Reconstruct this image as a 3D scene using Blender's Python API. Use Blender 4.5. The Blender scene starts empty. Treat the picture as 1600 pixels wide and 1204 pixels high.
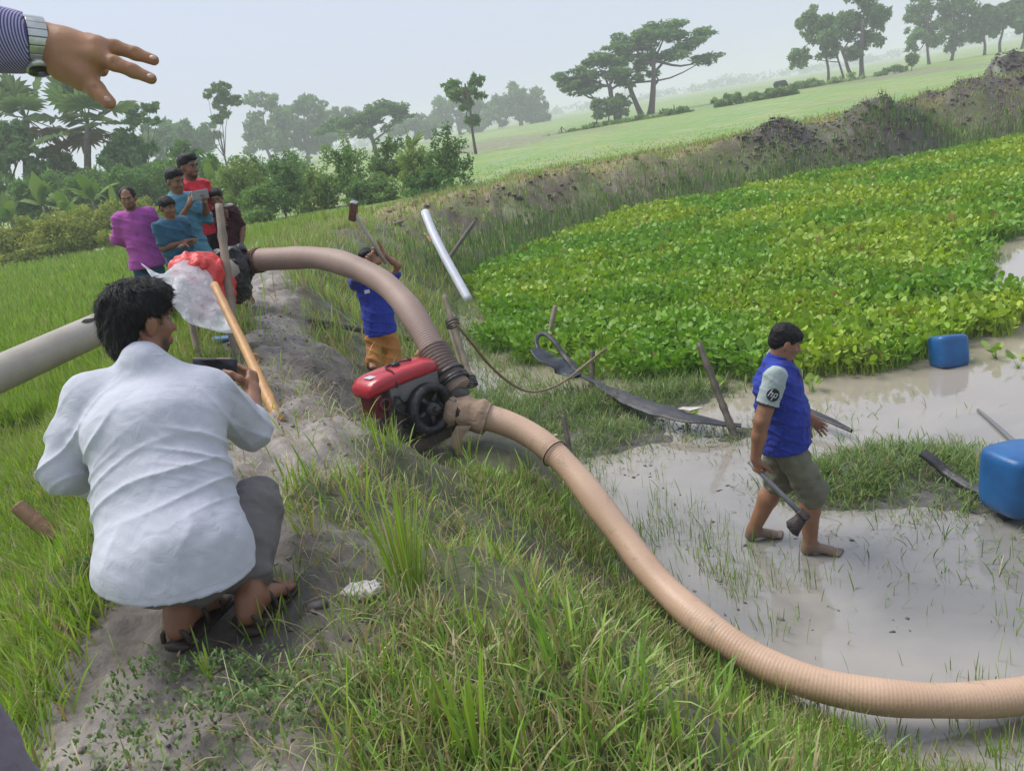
import bpy, bmesh, math, random
import numpy as np
from mathutils import Vector, Matrix

rng = np.random.default_rng(7)
random.seed(7)
SC = bpy.context.scene
COL = SC.collection

# ------------------------------------------------------------------ camera
PITCH, ROLL, FPX = math.radians(17.5), math.radians(9.4), 1300.0
CAM = np.array([0.0, 0.0, 3.0])
FW = np.array([0, math.cos(PITCH), -math.sin(PITCH)])
R0 = np.array([1.0, 0, 0]); U0 = np.array([0, math.sin(PITCH), math.cos(PITCH)])
RT = math.cos(ROLL) * R0 - math.sin(ROLL) * U0
UP = math.sin(ROLL) * R0 + math.cos(ROLL) * U0
cd = bpy.data.cameras.new('camera'); cam = bpy.data.objects.new('camera', cd); COL.objects.link(cam)
cd.sensor_width = 36.0; cd.lens = FPX / 1600.0 * 36.0; cd.clip_start = 0.05; cd.clip_end = 6000
M = Matrix.Identity(4)
for i in range(3):
    M[i][0] = RT[i]; M[i][1] = UP[i]; M[i][2] = -FW[i]; M[i][3] = CAM[i]
cam.matrix_world = M
SC.camera = cam
# ------------------------------------------------------------------ sky and sun (overcast)
SUN_EL, SUN_AZ = math.radians(58), math.radians(-60)      # azimuth from +Y towards +X
W = bpy.data.worlds.new('World'); SC.world = W; W.use_nodes = True
nt = W.node_tree; nt.nodes.clear()
o = nt.nodes.new('ShaderNodeOutputWorld'); bg = nt.nodes.new('ShaderNodeBackground')
sky = nt.nodes.new('ShaderNodeTexSky'); sky.sky_type = 'NISHITA'; sky.sun_disc = False
sky.sun_elevation = SUN_EL; sky.sun_rotation = SUN_AZ
sky.air_density = 1.0; sky.dust_density = 4.0; sky.ozone_density = 1.5
mx = nt.nodes.new('ShaderNodeMix'); mx.data_type = 'RGBA'; mx.blend_type = 'MIX'
mx.inputs['Factor'].default_value = 0.93
mx.inputs['B'].default_value = (2.75, 3.05, 3.75, 1)          # the even cloud deck
nt.links.new(sky.outputs['Color'], mx.inputs['A'])
nt.links.new(mx.outputs['Result'], bg.inputs['Color'])
bg.inputs['Strength'].default_value = 0.1
nt.links.new(bg.outputs['Background'], o.inputs['Surface'])
sl = bpy.data.lights.new('sun', 'SUN'); sun = bpy.data.objects.new('sun', sl); COL.objects.link(sun)
sl.energy = 1.5; sl.angle = math.radians(35); sl.color = (1.0, 0.965, 0.91)
sd = Vector((math.sin(SUN_AZ) * math.cos(SUN_EL), math.cos(SUN_AZ) * math.cos(SUN_EL), math.sin(SUN_EL)))
sun.rotation_euler = sd.to_track_quat('Z', 'Y').to_euler()
SC.view_settings.view_transform = 'Standard'; SC.view_settings.look = 'None'
SC.view_settings.gamma = 1.0; SC.view_settings.use_curve_mapping = False
SC.view_settings.exposure = 1.25
SC.render.engine = 'CYCLES'
SC.cycles.max_bounces = 6; SC.cycles.transparent_max_bounces = 8; SC.cycles.volume_bounces = 1
SC.cycles.use_denoising = True

# ------------------------------------------------------------------ helpers
def ray(px, py):
    return FW + (px - 800) / FPX * RT - (py - 602) / FPX * UP
def at(px, py, d):
    """the point d metres ahead (along the lens axis) seen at a pixel of the photograph"""
    return CAM + d * ray(px, py)
def onz(px, py, z):
    v = ray(px, py); return CAM + (z - CAM[2]) / v[2] * v
def proj(P):
    q = np.asarray(P, float) - CAM; d = q @ FW
    return 800 + FPX * (q @ RT) / d, 602 - FPX * (q @ UP) / d, d

def new_mesh(name, v, f, mat=None, parent=None, smooth=True, col=None, kind=None, link=True):
    """v (n,3); f: (m,k) int array or list of arrays of faces with the same k each"""
    me = bpy.data.meshes.new(name)
    v = np.asarray(v, np.float32)
    fs = f if isinstance(f, list) else [f]
    fs = [np.asarray(a, np.int32) for a in fs if len(a)]
    loops = np.concatenate([a.ravel() for a in fs]) if fs else np.zeros(0, np.int32)
    tot = np.concatenate([np.full(len(a), a.shape[1], np.int32) for a in fs])
    start = np.concatenate([[0], np.cumsum(tot)[:-1]]).astype(np.int32)
    me.vertices.add(len(v)); me.vertices.foreach_set('co', v.ravel())
    me.loops.add(len(loops)); me.loops.foreach_set('vertex_index', loops)
    me.polygons.add(len(tot)); me.polygons.foreach_set('loop_start', start); me.polygons.foreach_set('loop_total', tot)
    if smooth: me.polygons.foreach_set('use_smooth', np.ones(len(tot), bool))
    if col is not None:
        a = me.color_attributes.new('Col', 'FLOAT_COLOR', 'POINT')
        c = np.ones((len(v), 4), np.float32); c[:, :3] = col
        a.data.foreach_set('color', c.ravel())
    me.update(calc_edges=True)
    ob = bpy.data.objects.new(name, me)
    if mat is not None: me.materials.append(mat)
    if parent is not None: ob.parent = parent
    if kind: ob['kind'] = kind
    if link: COL.objects.link(ob)
    return ob

def empty(name, loc, label, cat, group=None):
    e = bpy.data.objects.new(name, None); e.location = loc; COL.objects.link(e)
    e.empty_display_size = 0.1
    return tag(e, label, cat, group)
def tag(ob, label, cat, group=None):
    ob['label'] = label; ob['category'] = cat
    if group: ob['group'] = group
    return ob
def child(name, v, f, mat, parent, **k):
    """a part given in world coordinates under a parent Empty"""
    v = np.asarray(v, float) - np.array(world_loc(parent))
    return new_mesh(name, v, f, mat, parent, **k)
def world_loc(ob):
    l = np.zeros(3)
    while ob is not None:
        l = l + np.array(ob.location); ob = ob.parent
    return l

# numpy gradient noise -------------------------------------------------
def _h(ix, iy, s):
    n = (ix.astype(np.int64) * 374761393 + iy.astype(np.int64) * 668265263 + s * 974711) & 0x7fffffff
    n = ((n ^ (n >> 13)) * 1274126177) & 0x7fffffff
    return ((n ^ (n >> 16)) & 0xffff) / 65535.0
def vnoise(x, y, s=0):
    x = np.asarray(x, float); y = np.asarray(y, float)
    ix = np.floor(x).astype(np.int64); iy = np.floor(y).astype(np.int64); fx = x - ix; fy = y - iy
    u = fx * fx * fx * (fx * (fx * 6 - 15) + 10); w = fy * fy * fy * (fy * (fy * 6 - 15) + 10)
    a = _h(ix, iy, s); b = _h(ix + 1, iy, s); c = _h(ix, iy + 1, s); d = _h(ix + 1, iy + 1, s)
    return (a * (1 - u) + b * u) * (1 - w) + (c * (1 - u) + d * u) * w
def fbm(x, y, s=0, o=4):
    t = 0; a = 1; n = 0
    for i in range(o):
        t = t + a * vnoise(x * 2 ** i, y * 2 ** i, s + 17 * i); n += a; a *= 0.5
    return t / n
def sstep(a, b, x):
    t = np.clip((np.asarray(x, float) - a) / (b - a), 0, 1); return t * t * (3 - 2 * t)
def mixc(a, b, t):
    t = np.asarray(t)[..., None]; return np.asarray(a) * (1 - t) + np.asarray(b) * t

# materials ------------------------------------------------------------
MATS = {}
def nodes_of(name):
    m = bpy.data.materials.new(name); m.use_nodes = True
    n = m.node_tree.nodes; l = m.node_tree.links
    return m, n, l, n['Principled BSDF']
def add(n, t, **k):
    x = n.new(t)
    for a, b in k.items():
        if a in x.inputs.keys(): x.inputs[a].default_value = b
        else: setattr(x, a, b)
    return x
def ramp(n, stops):
    r = n.new('ShaderNodeValToRGB'); e = r.color_ramp.elements
    while len(e) < len(stops): e.new(0.5)
    for q, (p, c) in zip(e, stops): q.position = p; q.color = (*c, 1)
    return r
def mat(name, c1, c2=None, scale=8.0, rough=0.6, bump=0.0, bscale=40.0, spec=0.5, metal=0.0, detail=5.0, stretch=None, coat=0.0):
    """two-tone noisy surface with a fine bump"""
    if name in MATS: return MATS[name]
    m, n, l, b = nodes_of(name)
    tc = add(n, 'ShaderNodeTexCoord'); src = tc.outputs['Object']
    if stretch:
        mp = add(n, 'ShaderNodeMapping'); mp.inputs['Scale'].default_value = stretch
        l.new(src, mp.inputs['Vector']); src = mp.outputs['Vector']
    if c2 is None: c2 = tuple(x * 0.72 for x in c1)
    nz = add(n, 'ShaderNodeTexNoise', Scale=scale, Detail=detail, Roughness=0.6); l.new(src, nz.inputs['Vector'])
    r = ramp(n, [(0.36, c2), (0.64, c1)]); l.new(nz.outputs['Fac'], r.inputs['Fac'])
    l.new(r.outputs['Color'], b.inputs['Base Color'])
    b.inputs['Roughness'].default_value = rough; b.inputs['Metallic'].default_value = metal
    b.inputs['Specular IOR Level'].default_value = spec; b.inputs['Coat Weight'].default_value = coat
    if bump:
        n2 = add(n, 'ShaderNodeTexNoise', Scale=bscale, Detail=4.0); l.new(src, n2.inputs['Vector'])
        bp = add(n, 'ShaderNodeBump', Strength=bump, Distance=0.02); l.new(n2.outputs['Fac'], bp.inputs['Height'])
        l.new(bp.outputs['Normal'], b.inputs['Normal'])
    MATS[name] = m
    return m
def leaf_mat(name, transl=0.35, rough=0.5, spec=0.3):
    """foliage: the leaf's own colour comes from the Col attribute; some light passes through"""
    if name in MATS: return MATS[name]
    m, n, l, b = nodes_of(name)
    at_ = add(n, 'ShaderNodeAttribute', attribute_name='Col')
    b.inputs['Roughness'].default_value = rough; b.inputs['Specular IOR Level'].default_value = spec
    l.new(at_.outputs['Color'], b.inputs['Base Color'])
    t = add(n, 'ShaderNodeBsdfTranslucent'); hs = add(n, 'ShaderNodeHueSaturation', Saturation=1.15, Value=1.25)
    l.new(at_.outputs['Color'], hs.inputs['Color']); l.new(hs.outputs['Color'], t.inputs['Color'])
    ms = add(n, 'ShaderNodeMixShader'); ms.inputs[0].default_value = transl
    l.new(b.outputs[0], ms.inputs[1]); l.new(t.outputs[0], ms.inputs[2])
    l.new(ms.outputs[0], n['Material Output'].inputs['Surface'])
    MATS[name] = m
    return m

# geometry kit -----------------------------------------------------------
def frames(P):
    """parallel-transport frames along a polyline"""
    P = np.asarray(P, float); T = np.gradient(P, axis=0); T /= np.linalg.norm(T, axis=1)[:, None] + 1e-12
    a = np.array([0, 0, 1.0]) if abs(T[0][2]) < 0.9 else np.array([1.0, 0, 0])
    N = [np.cross(T[0], a)]; N[0] /= np.linalg.norm(N[0])
    for i in range(1, len(P)):
        n = N[-1] - T[i] * (N[-1] @ T[i]); N.append(n / np.linalg.norm(n))
    N = np.array(N); return T, N, np.cross(T, N)
def tube(P, r, seg=10, cap=True, prof=None):
    """tube along P with radius r (scalar or per point); prof(angles)->radius factor"""
    P = np.asarray(P, float); n = len(P); r = np.broadcast_to(np.asarray(r, float), (n,))
    T, N, B = frames(P); a = np.linspace(0, 2 * math.pi, seg, endpoint=False)
    k = prof(a) if prof else np.ones(seg)
    V = (P[:, None] + r[:, None, None] * k[None, :, None] * (np.cos(a)[None, :, None] * N[:, None] + np.sin(a)[None, :, None] * B[:, None])).reshape(-1, 3)
    i, j = np.meshgrid(np.arange(n - 1), np.arange(seg), indexing='ij'); j2 = (j + 1) % seg
    F = np.stack([i * seg + j, i * seg + j2, (i + 1) * seg + j2, (i + 1) * seg + j], -1).reshape(-1, 4)
    fs = [F]
    if cap:
        V = np.vstack([V, P[0], P[-1]]); c0 = n * seg; q = np.arange(seg); q2 = (q + 1) % seg
        fs.append(np.vstack([np.stack([q2, q, np.full(seg, c0)], 1), np.stack([(n - 1) * seg + q, (n - 1) * seg + q2, np.full(seg, c0 + 1)], 1)]))
    return V, fs
def join(*parts):
    """concatenate (V, [faces...]) pieces into one"""
    Vs, fs, o = [], {}, 0
    for V, F in parts:
        for a in (F if isinstance(F, list) else [F]):
            a = np.asarray(a); 
            if len(a): fs.setdefault(a.shape[1], []).append(a + o)
        Vs.append(V); o += len(V)
    return np.vstack(Vs), [np.vstack(x) for x in fs.values()]
def smoothpath(P, n=40):
    """Catmull-Rom through the points"""
    P = np.asarray(P, float); Q = np.vstack([2 * P[0] - P[1], P, 2 * P[-1] - P[-2]])
    L = np.linalg.norm(np.diff(P, axis=0), axis=1); s = np.concatenate([[0], np.cumsum(L)]); out = []
    for u in np.linspace(0, s[-1], n):
        i = min(np.searchsorted(s, u, 'right') - 1, len(P) - 2); t = (u - s[i]) / max(L[i], 1e-9)
        a, b, c, d = Q[i], Q[i + 1], Q[i + 2], Q[i + 3]
        out.append(0.5 * (2 * b + (c - a) * t + (2 * a - 5 * b + 4 * c - d) * t * t + (3 * b - a - 3 * c + d) * t ** 3))
    return np.array(out)
def boxv(sx, sy, sz, bev=0.0, c=(0, 0, 0), R=None):
    bm = bmesh.new(); bmesh.ops.create_cube(bm, size=1.0)
    for v in bm.verts: v.co = Vector((v.co.x * sx, v.co.y * sy, v.co.z * sz))
    if bev: bmesh.ops.bevel(bm, geom=bm.edges[:], offset=bev, segments=3, affect='EDGES', profile=0.5)
    bm.verts.index_update()
    V = np.array([v.co[:] for v in bm.verts]); fs = {}
    for f in bm.faces: fs.setdefault(len(f.verts), []).append([v.index for v in f.verts])
    bm.free()
    if R is not None: V = V @ np.asarray(R).T
    return V + np.asarray(c), [np.array(a) for a in fs.values()]
def basis(x, zhint=(0, 0, 1)):
    """rotation whose columns are x, y, z with x along the given vector"""
    x = np.asarray(x, float); x = x / np.linalg.norm(x); z = np.asarray(zhint, float); z = z - x * (z @ x); z /= np.linalg.norm(z)
    return np.stack([x, np.cross(z, x), z], 1)

# ------------------------------------------------------------------ terrain
TOE = np.array([(30, 2.3), (3.5, 2.46), (2.2, 2.62), (1.52, 2.88), (1.17, 3.45), (0.88, 4.6), (0.3, 6.0), (-0.1, 7.4), (-0.42, 9.0), (-0.6, 11.0),
                (-0.75, 15.0), (-0.3, 18.0), (1.4, 21.2), (4.3, 23.0), (10.3, 24.6), (16.6, 25.4), (45, 28.5), (120, 34)])
def toe_dist(x, y):
    """signed distance to the pond edge, positive on land"""
    x = np.asarray(x, float); y = np.asarray(y, float); best = np.full(x.shape, 1e9); sg = np.ones(x.shape)
    for a, b in zip(TOE[:-1], TOE[1:]):
        d = b - a; L2 = d @ d
        t = np.clip(((x - a[0]) * d[0] + (y - a[1]) * d[1]) / L2, 0, 1)
        qx = x - a[0] - t * d[0]; qy = y - a[1] - t * d[1]; q = np.hypot(qx, qy)
        s = d[0] * qy - d[1] * qx
        m = q < best - 1e-9; best = np.where(m, q, best); sg = np.where(m, np.where(s > 0, 1.0, -1.0), sg)
    inside = pond_poly(x, y)
    return np.where(inside, -best, best)
def pond_poly(x, y):
    P = np.vstack([TOE, [(120, 2.4)]]); c = np.zeros(x.shape, bool); j = len(P) - 1
    for i in range(len(P)):
        xi, yi = P[i]; xj, yj = P[j]
        with np.errstate(divide='ignore', invalid='ignore'):
            c ^= ((yi > y) != (yj > y)) & (x < (xj - xi) * (y - yi) / (yj - yi + 1e-12) + xi)
        j = i
    return c
ISLES = [(2.65, 5.75, .85, 0.48, 0.12), (0.75, 7.35, 0.5, 0.35, 0.11), (1.1, 8.2, 1.3, 0.45, 0.10), (2.2, 7.0, 1.0, 0.35, 0.05), (2.9, 4.5, 0.8, 0.4, 0.035), (3.2, 5.1, 0.6, 0.25, 0.04)]
MOUNDS = [(12.4, 25.9, 1.4, 1.0, 1.2), (20.5, 32.5, 1.2, 1.0, 1.4), (9.3, 26.0, 1.0, 0.9, 0.4), (16.8, 28.0, 2.5, 1.2, 0.5), (27.5, 34.0, 2.6, 1.6, 0.9)]
def H(x, y, s=None):
    x = np.asarray(x, float); y = np.asarray(y, float)
    if s is None: s = toe_dist(x, y)
    wob = (fbm(x * 0.9, y * 0.9, 5, 3) - 0.5)
    s2 = s + wob * 0.5 * np.clip(np.abs(s) * 2, 0, 1)
    far = sstep(12, 21, y)
    hc = 1.72 - 0.42 * far + 0.0 * x
    ws = 1.75 + 0.3 * far + .55 * sstep(-.2, 1.2, x) * (1 - sstep(3.4, 5.2, y))
    tt = np.clip((s2 + .1) / (ws + .1), 0, 1.2); up = 1 - np.log1p(np.exp((1 - tt ** 1.2) * 14)) / 14; up = np.clip(up, 0, 1)
    wc = 1.05 + 0.6 * far
    dn = sstep(0, 1, (s2 - ws - wc) / (1.5 + 2 * far))
    fld = 1.0 + 0.0 * x
    z = hc * up * (1 - dn) + fld * dn
    rough_ = sstep(16, 20, y) * sstep(.2, .8, s) * (1 - sstep(3.5, 5, s)); z = z + rough_ * ((fbm(x * .8, y * .8, 141, 4) - .5) * .7 + (fbm(x * 3, y * 3, 142, 3) - .5) * .25)
    bed = -0.06 - 0.22 * sstep(2.0, 5.5, -s) + 0.02 * (s > -9)
    z = np.where(s > 0, z, bed)
    # relief
    near = np.clip(1.2 - np.hypot(x, y) / 30, 0.15, 1)
    lump = (fbm(x * 2.2, y * 2.2, 11, 4) - 0.5) * 0.16 + (fbm(x * 7, y * 7, 31, 3) - 0.5) * 0.085 - .045 * (1 - np.abs(2 * fbm(x * 4.5, y * 4.5, 32, 3) - 1)) ** 4 + (fbm(x * 24, y * 24, 47, 2) - 0.5) * 0.02
    crest = sstep(0.3, 1.2, s) 
    z = z + lump * near * (0.25 + 0.75 * crest) * np.where(s > 0, 1, 0.45)
    for cx, cy, rx, ry, h in ISLES:
        z = z + h * np.exp(-(((x - cx) / rx) ** 2 + ((y - cy) / ry) ** 2)) * (0.75 + 0.5 * fbm(x * 6, y * 6, 3, 3))
    for cx, cy, rx, ry, h in MOUNDS:
        z = z + h * np.exp(-(((x - cx) / rx) ** 2 + ((y - cy) / ry) ** 2) ** 1.3) * (0.7 + 0.6 * fbm(x * 2.5, y * 2.5, 9, 4))
    pd_ = np.exp(-(np.hypot((x + .42) / .66, (y - 5.1) / .80)) ** 4); z = z * (1 - pd_) + (1.04 + .3 * lump) * pd_     # dug-in shelf for the pump
    # worn hollow of the path along the crest, and land that falls a little into the distance
    return z
def gpt(px, py, t0=1.5, t1=60, n=420):
    """where the line of sight through a pixel meets the ground"""
    v = ray(px, py); t = np.geomspace(t0, t1, n); P = CAM + t[:, None] * v; h = np.maximum(H(P[:, 0], P[:, 1]), 0.0); k = np.argmax(P[:, 2] < h); return P[k]
def Hs(x, y): return float(H(np.array([x]), np.array([y]))[0])

def axis(lo, hi, a, b, step, g=1.09):
    c = list(np.arange(a, b, step)); s = step; v = c[-1]
    while v < hi: s *= g; v += s; c.append(v)
    s = step; v = c[0]
    while v > lo: s *= g; v -= s; c.insert(0, v)
    return np.array(c)
def stretch_axis(c, mid_hi, mid_step, hi, g=1.07):
    """carry an axis on: coarser steps up to mid_step as far as mid_hi, then growing to the horizon"""
    c = list(c); s = c[-1] - c[-2]
    while c[-1] < mid_hi: s = min(s * g, mid_step); c.append(c[-1] + s)
    while c[-1] < hi: s *= 1.10; c.append(c[-1] + s)
    return np.array(c)
gx = stretch_axis(axis(-1800, 4.1, -3.6, 4.2, 0.036), 33, .36, 1800); gy = stretch_axis(axis(-60, 8.9, 0.9, 9.0, 0.036), 37, .26, 3000)
X, Y = np.meshgrid(gx, gy, indexing='ij')
S = toe_dist(X, Y); Z = H(X, Y, S)
nx, ny = X.shape
i, j = np.meshgrid(np.arange(nx - 1), np.arange(ny - 1), indexing='ij')
GF = np.stack([i * ny + j, (i + 1) * ny + j, (i + 1) * ny + j + 1, i * ny + j + 1], -1).reshape(-1, 4)
# ground cover colours: wet mud, dry mud, soil under grass, green fields
PATH = np.array([(-.78, .3), (-.88, 1.1), (-.98, 1.75), (-1.10, 2.4), (-1.16, 3.2), (-1.16, 4.0), (-1.22, 4.8), (-1.55, 6.2), (-2.25, 8.3), (-3.0, 11.0), (-3.4, 14.0)])
def path_dist(x, y):
    best = np.full(np.shape(x), 1e9)
    for a, b in zip(PATH[:-1], PATH[1:]):
        d = b - a; t = np.clip(((x - a[0]) * d[0] + (y - a[1]) * d[1]) / (d @ d), 0, 1); best = np.minimum(best, np.hypot(x - a[0] - t * d[0], y - a[1] - t * d[1]))
    return best
def path_mask(x, y, s):
    q = path_dist(x, y) + (fbm(x * 2.3, y * 2.3, 71, 4) - 0.5) * 0.5 - .12 * (y < 2.9)
    return (1 - sstep(.24, .46, q)) * (1 - sstep(10.5, 14, y))
PM = path_mask(X, Y, S)
n1 = fbm(X * 3, Y * 3, 21, 4); n2 = fbm(X * 0.35, Y * 0.35, 22, 4)
c = mixc((0.115, 0.10, 0.065), (0.085, 0.10, 0.042), n1)                          # soil with thatch
c = mixc(c, mixc((0.30, 0.262, 0.238), (0.125, 0.108, 0.097), sstep(.3, .7, fbm(X * 2.2, Y * 2.2, 23, 5))), PM * 0.92)   # trodden silt
c = mixc(c, mixc((0.14, 0.13, 0.118), (0.085, 0.08, 0.07), n1), 1 - sstep(-0.1, 0.25, S))    # wet pond mud
fieldm = sstep(3.8, 5.0, S)
fg = mixc((0.19, 0.31, 0.06), (0.26, 0.33, 0.085), sstep(.35, .7, n2)); fg = mixc(fg, (0.20, 0.19, 0.10), sstep(.62, .8, fbm(X * .06, Y * .02, 5, 3)) * (Y > 35) * .8)
c = mixc(c, fg, fieldm)
# far bank: brown broken slope with a straw-coloured lip
fb = sstep(15, 20, Y) * (1 - fieldm) * sstep(0, .6, S)
bc = mixc((0.14, 0.11, 0.082), (0.13, 0.145, 0.06), sstep(.4, .6, fbm(X * 1.3, Y * 1.3, 33, 4)))
bc = mixc(bc, (0.26, 0.21, 0.09), sstep(1.7, 2.6, S))
c = mixc(c, bc, fb)
for cx, cy, rx, ry, h in MOUNDS:
    mm = np.exp(-(((X - cx) / rx) ** 2 + ((Y - cy) / ry) ** 2)) * sstep(.32, .55, fbm(X * 1.1, Y * 1.1, 44, 3))
    c = mixc(c, mixc((0.125, 0.105, 0.095), (0.06, 0.05, 0.045), n1), np.clip(mm * 2, 0, 1))
m, n, l, b = nodes_of('earth')
a_ = add(n, 'ShaderNodeAttribute', attribute_name='Col'); tc = add(n, 'ShaderNodeTexCoord')
nz = add(n, 'ShaderNodeTexNoise', Scale=14.0, Detail=8.0, Roughness=0.65); l.new(tc.outputs['Object'], nz.inputs['Vector'])
rr = ramp(n, [(0.3, (0.62, 0.62, 0.62)), (0.7, (1.25, 1.25, 1.25))]); l.new(nz.outputs['Fac'], rr.inputs['Fac'])
mm_ = add(n, 'ShaderNodeMix', data_type='RGBA', blend_type='MULTIPLY'); mm_.inputs['Factor'].default_value = 1
l.new(a_.outputs['Color'], mm_.inputs['A']); l.new(rr.outputs['Color'], mm_.inputs['B']); l.new(mm_.outputs['Result'], b.inputs['Base Color'])
nw = add(n, 'ShaderNodeTexNoise', Scale=1.6, Detail=3.0); l.new(tc.outputs['Object'], nw.inputs['Vector'])
rw = ramp(n, [(0.35, (0.28,) * 3), (0.62, (0.85,) * 3)]); l.new(nw.outputs['Fac'], rw.inputs['Fac']); l.new(rw.outputs['Color'], b.inputs['Roughness'])
nb = add(n, 'ShaderNodeTexNoise', Scale=45.0, Detail=6.0, Roughness=0.7); l.new(tc.outputs['Object'], nb.inputs['Vector'])
bp = add(n, 'ShaderNodeBump', Strength=0.55, Distance=0.015); l.new(nb.outputs['Fac'], bp.inputs['Height']); l.new(bp.outputs['Normal'], b.inputs['Normal'])
b.inputs['Specular IOR Level'].default_value = 0.4
g = new_mesh('ground', np.stack([X, Y, Z], -1).reshape(-1, 3), GF, m, col=c.reshape(-1, 3), kind='structure')
g['label'] = 'muddy earth dyke, pond bed and green fields running to the horizon'

# pond water: opaque with silt, mirror-like film on top
m, n, l, b = nodes_of('silty_water')
tc = add(n, 'ShaderNodeTexCoord')
nz = add(n, 'ShaderNodeTexNoise', Scale=0.55, Detail=4.0); l.new(tc.outputs['Object'], nz.inputs['Vector'])
nz.inputs['Scale'].default_value = .9; nz.inputs['Distortion'].default_value = .8
r = ramp(n, [(0.30, (0.19, 0.182, 0.17)), (0.52, (0.26, 0.246, 0.225)), (0.72, (0.325, 0.30, 0.265))]); l.new(nz.outputs['Fac'], r.inputs['Fac']); sx_ = add(n, 'ShaderNodeSeparateXYZ'); l.new(tc.outputs['Object'], sx_.inputs[0]); mr_ = add(n, 'ShaderNodeMapRange'); mr_.inputs['From Min'].default_value = 5.6; mr_.inputs['From Max'].default_value = 8.0; l.new(sx_.outputs['Y'], mr_.inputs['Value'])     # deeper, browner water away from the mud
mt_ = add(n, 'ShaderNodeMix', data_type='RGBA'); l.new(mr_.outputs['Result'], mt_.inputs['Factor']); l.new(r.outputs['Color'], mt_.inputs['A']); mt_.inputs['B'].default_value = (.34, .295, .235, 1); l.new(mt_.outputs['Result'], b.inputs['Base Color'])
b.inputs['Roughness'].default_value = 0.07; b.inputs['IOR'].default_value = 1.33; b.inputs['Specular IOR Level'].default_value = 0.7; b.inputs['Coat Weight'].default_value = .6; b.inputs['Coat Roughness'].default_value = .02
mp = add(n, 'ShaderNodeMapping'); mp.inputs['Scale'].default_value = (3.0, 7.0, 1); l.new(tc.outputs['Object'], mp.inputs['Vector'])
nb = add(n, 'ShaderNodeTexNoise', Scale=2.0, Detail=3.0); l.new(mp.outputs['Vector'], nb.inputs['Vector'])
bp = add(n, 'ShaderNodeBump', Strength=0.07, Distance=0.03); l.new(nb.outputs['Fac'], bp.inputs['Height']); l.new(bp.outputs['Normal'], b.inputs['Normal'])
nr2 = add(n, 'ShaderNodeTexNoise', Scale=1.1, Detail=5.0, Distortion=.6); l.new(tc.outputs['Object'], nr2.inputs['Vector']); rr2 = ramp(n, [(.38, (.015,) * 3), (.70, (.07,) * 3)]); l.new(nr2.outputs['Fac'], rr2.inputs['Fac']); l.new(rr2.outputs['Color'], b.inputs['Roughness'])
w = new_mesh('pond_water', [(-2.0, 1.5, 0), (60, 1.5, 0), (60, 32, 0), (-2, 32, 0)], np.array([[0, 1, 2, 3]]), m, kind='structure', smooth=False)
w['label'] = 'silty grey pond water with a shallow muddy margin'
# ------------------------------------------------------------------ grass and ground cover
def blades(name, B, h, w, az, bend, colr, mat_, kind='stuff', label=None, seg=3, droop=None, parent=None, link=True):
    """N blades as one mesh: B base (N,3), h height, w width, az lean azimuth, bend lean amount, colr (N,3)"""
    N = len(B); h = np.broadcast_to(h, (N,)); w = np.broadcast_to(w, (N,)); bend = np.broadcast_to(bend, (N,))
    dirx, diry = np.cos(az), np.sin(az)
    t = np.linspace(0, 1, seg + 1)
    th = bend[:, None] * (0.25 + 0.75 * t[None]) * np.ones((1, seg + 1))          # lean angle grows along the blade
    ds = h[:, None] / seg
    hx = np.concatenate([np.zeros((N, 1)), np.cumsum(np.sin(th[:, 1:]) * ds, 1)], 1)
    hz = np.concatenate([np.zeros((N, 1)), np.cumsum(np.cos(th[:, 1:]) * ds, 1)], 1)
    P = B[:, None] + np.stack([hx * dirx[:, None], hx * diry[:, None], hz], -1)
    sa = az + math.pi / 2 + rng.uniform(-.9, .9, N)
    side = np.stack([np.cos(sa), np.sin(sa), np.zeros(N)], -1)
    wt = w[:, None] * np.where(t < 0.999, 1.0 - 0.55 * t ** 2, 0)[None] * (0.7 + 0.6 * np.sin(np.clip(t * 2.2, 0, 1.57)))[None] * 0.5
    L = P[:, :-1] - side[:, None] * wt[:, :-1, None]; Rr = P[:, :-1] + side[:, None] * wt[:, :-1, None]
    nv = seg * 2 + 1
    V = np.empty((N, nv, 3)); V[:, 0:2 * seg:2] = L; V[:, 1:2 * seg:2] = Rr; V[:, -1] = P[:, -1]
    o = (np.arange(N) * nv)[:, None]
    Q = [o + np.array([[2 * k, 2 * k + 1, 2 * k + 3, 2 * k + 2]]) for k in range(seg - 1)]
    T = o + np.array([[2 * seg - 2, 2 * seg - 1, 2 * seg]])
    c = np.repeat(colr[:, None], nv, 1)
    ob = new_mesh(name, V.reshape(-1, 3), [np.vstack(Q), T], mat_, parent, smooth=True, col=c.reshape(-1, 3), kind=kind, link=link)
    if label: ob['label'] = label
    return ob
def scatter(n, x0, x1, y0, y1, dens):
    """n tries in a box kept with probability dens(x, y, s)"""
    x = rng.uniform(x0, x1, n); y = rng.uniform(y0, y1, n); s = toe_dist(x, y)
    k = rng.random(n) < dens(x, y, s); return x[k], y[k], s[k]
def wedge(n, y0, y1, xl, xr, dens, pw=1.0):
    """points in the view wedge (x from xl*y to xr*y), denser near for pw>1"""
    u = rng.random(n); y = y0 + (y1 - y0) * u ** pw; x = y * rng.uniform(xl, xr, n); s = toe_dist(x, y)
    k = rng.random(n) < dens(x, y, s); return x[k], y[k], s[k]
GREEN = np.array([(0.19, 0.32, 0.06), (0.25, 0.39, 0.08), (0.33, 0.46, 0.115), (0.22, 0.30, 0.09)])
STRAW = np.array([(0.44, 0.36, 0.18), (0.34, 0.26, 0.13), (0.30, 0.27, 0.12), (0.48, 0.43, 0.25)])
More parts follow.
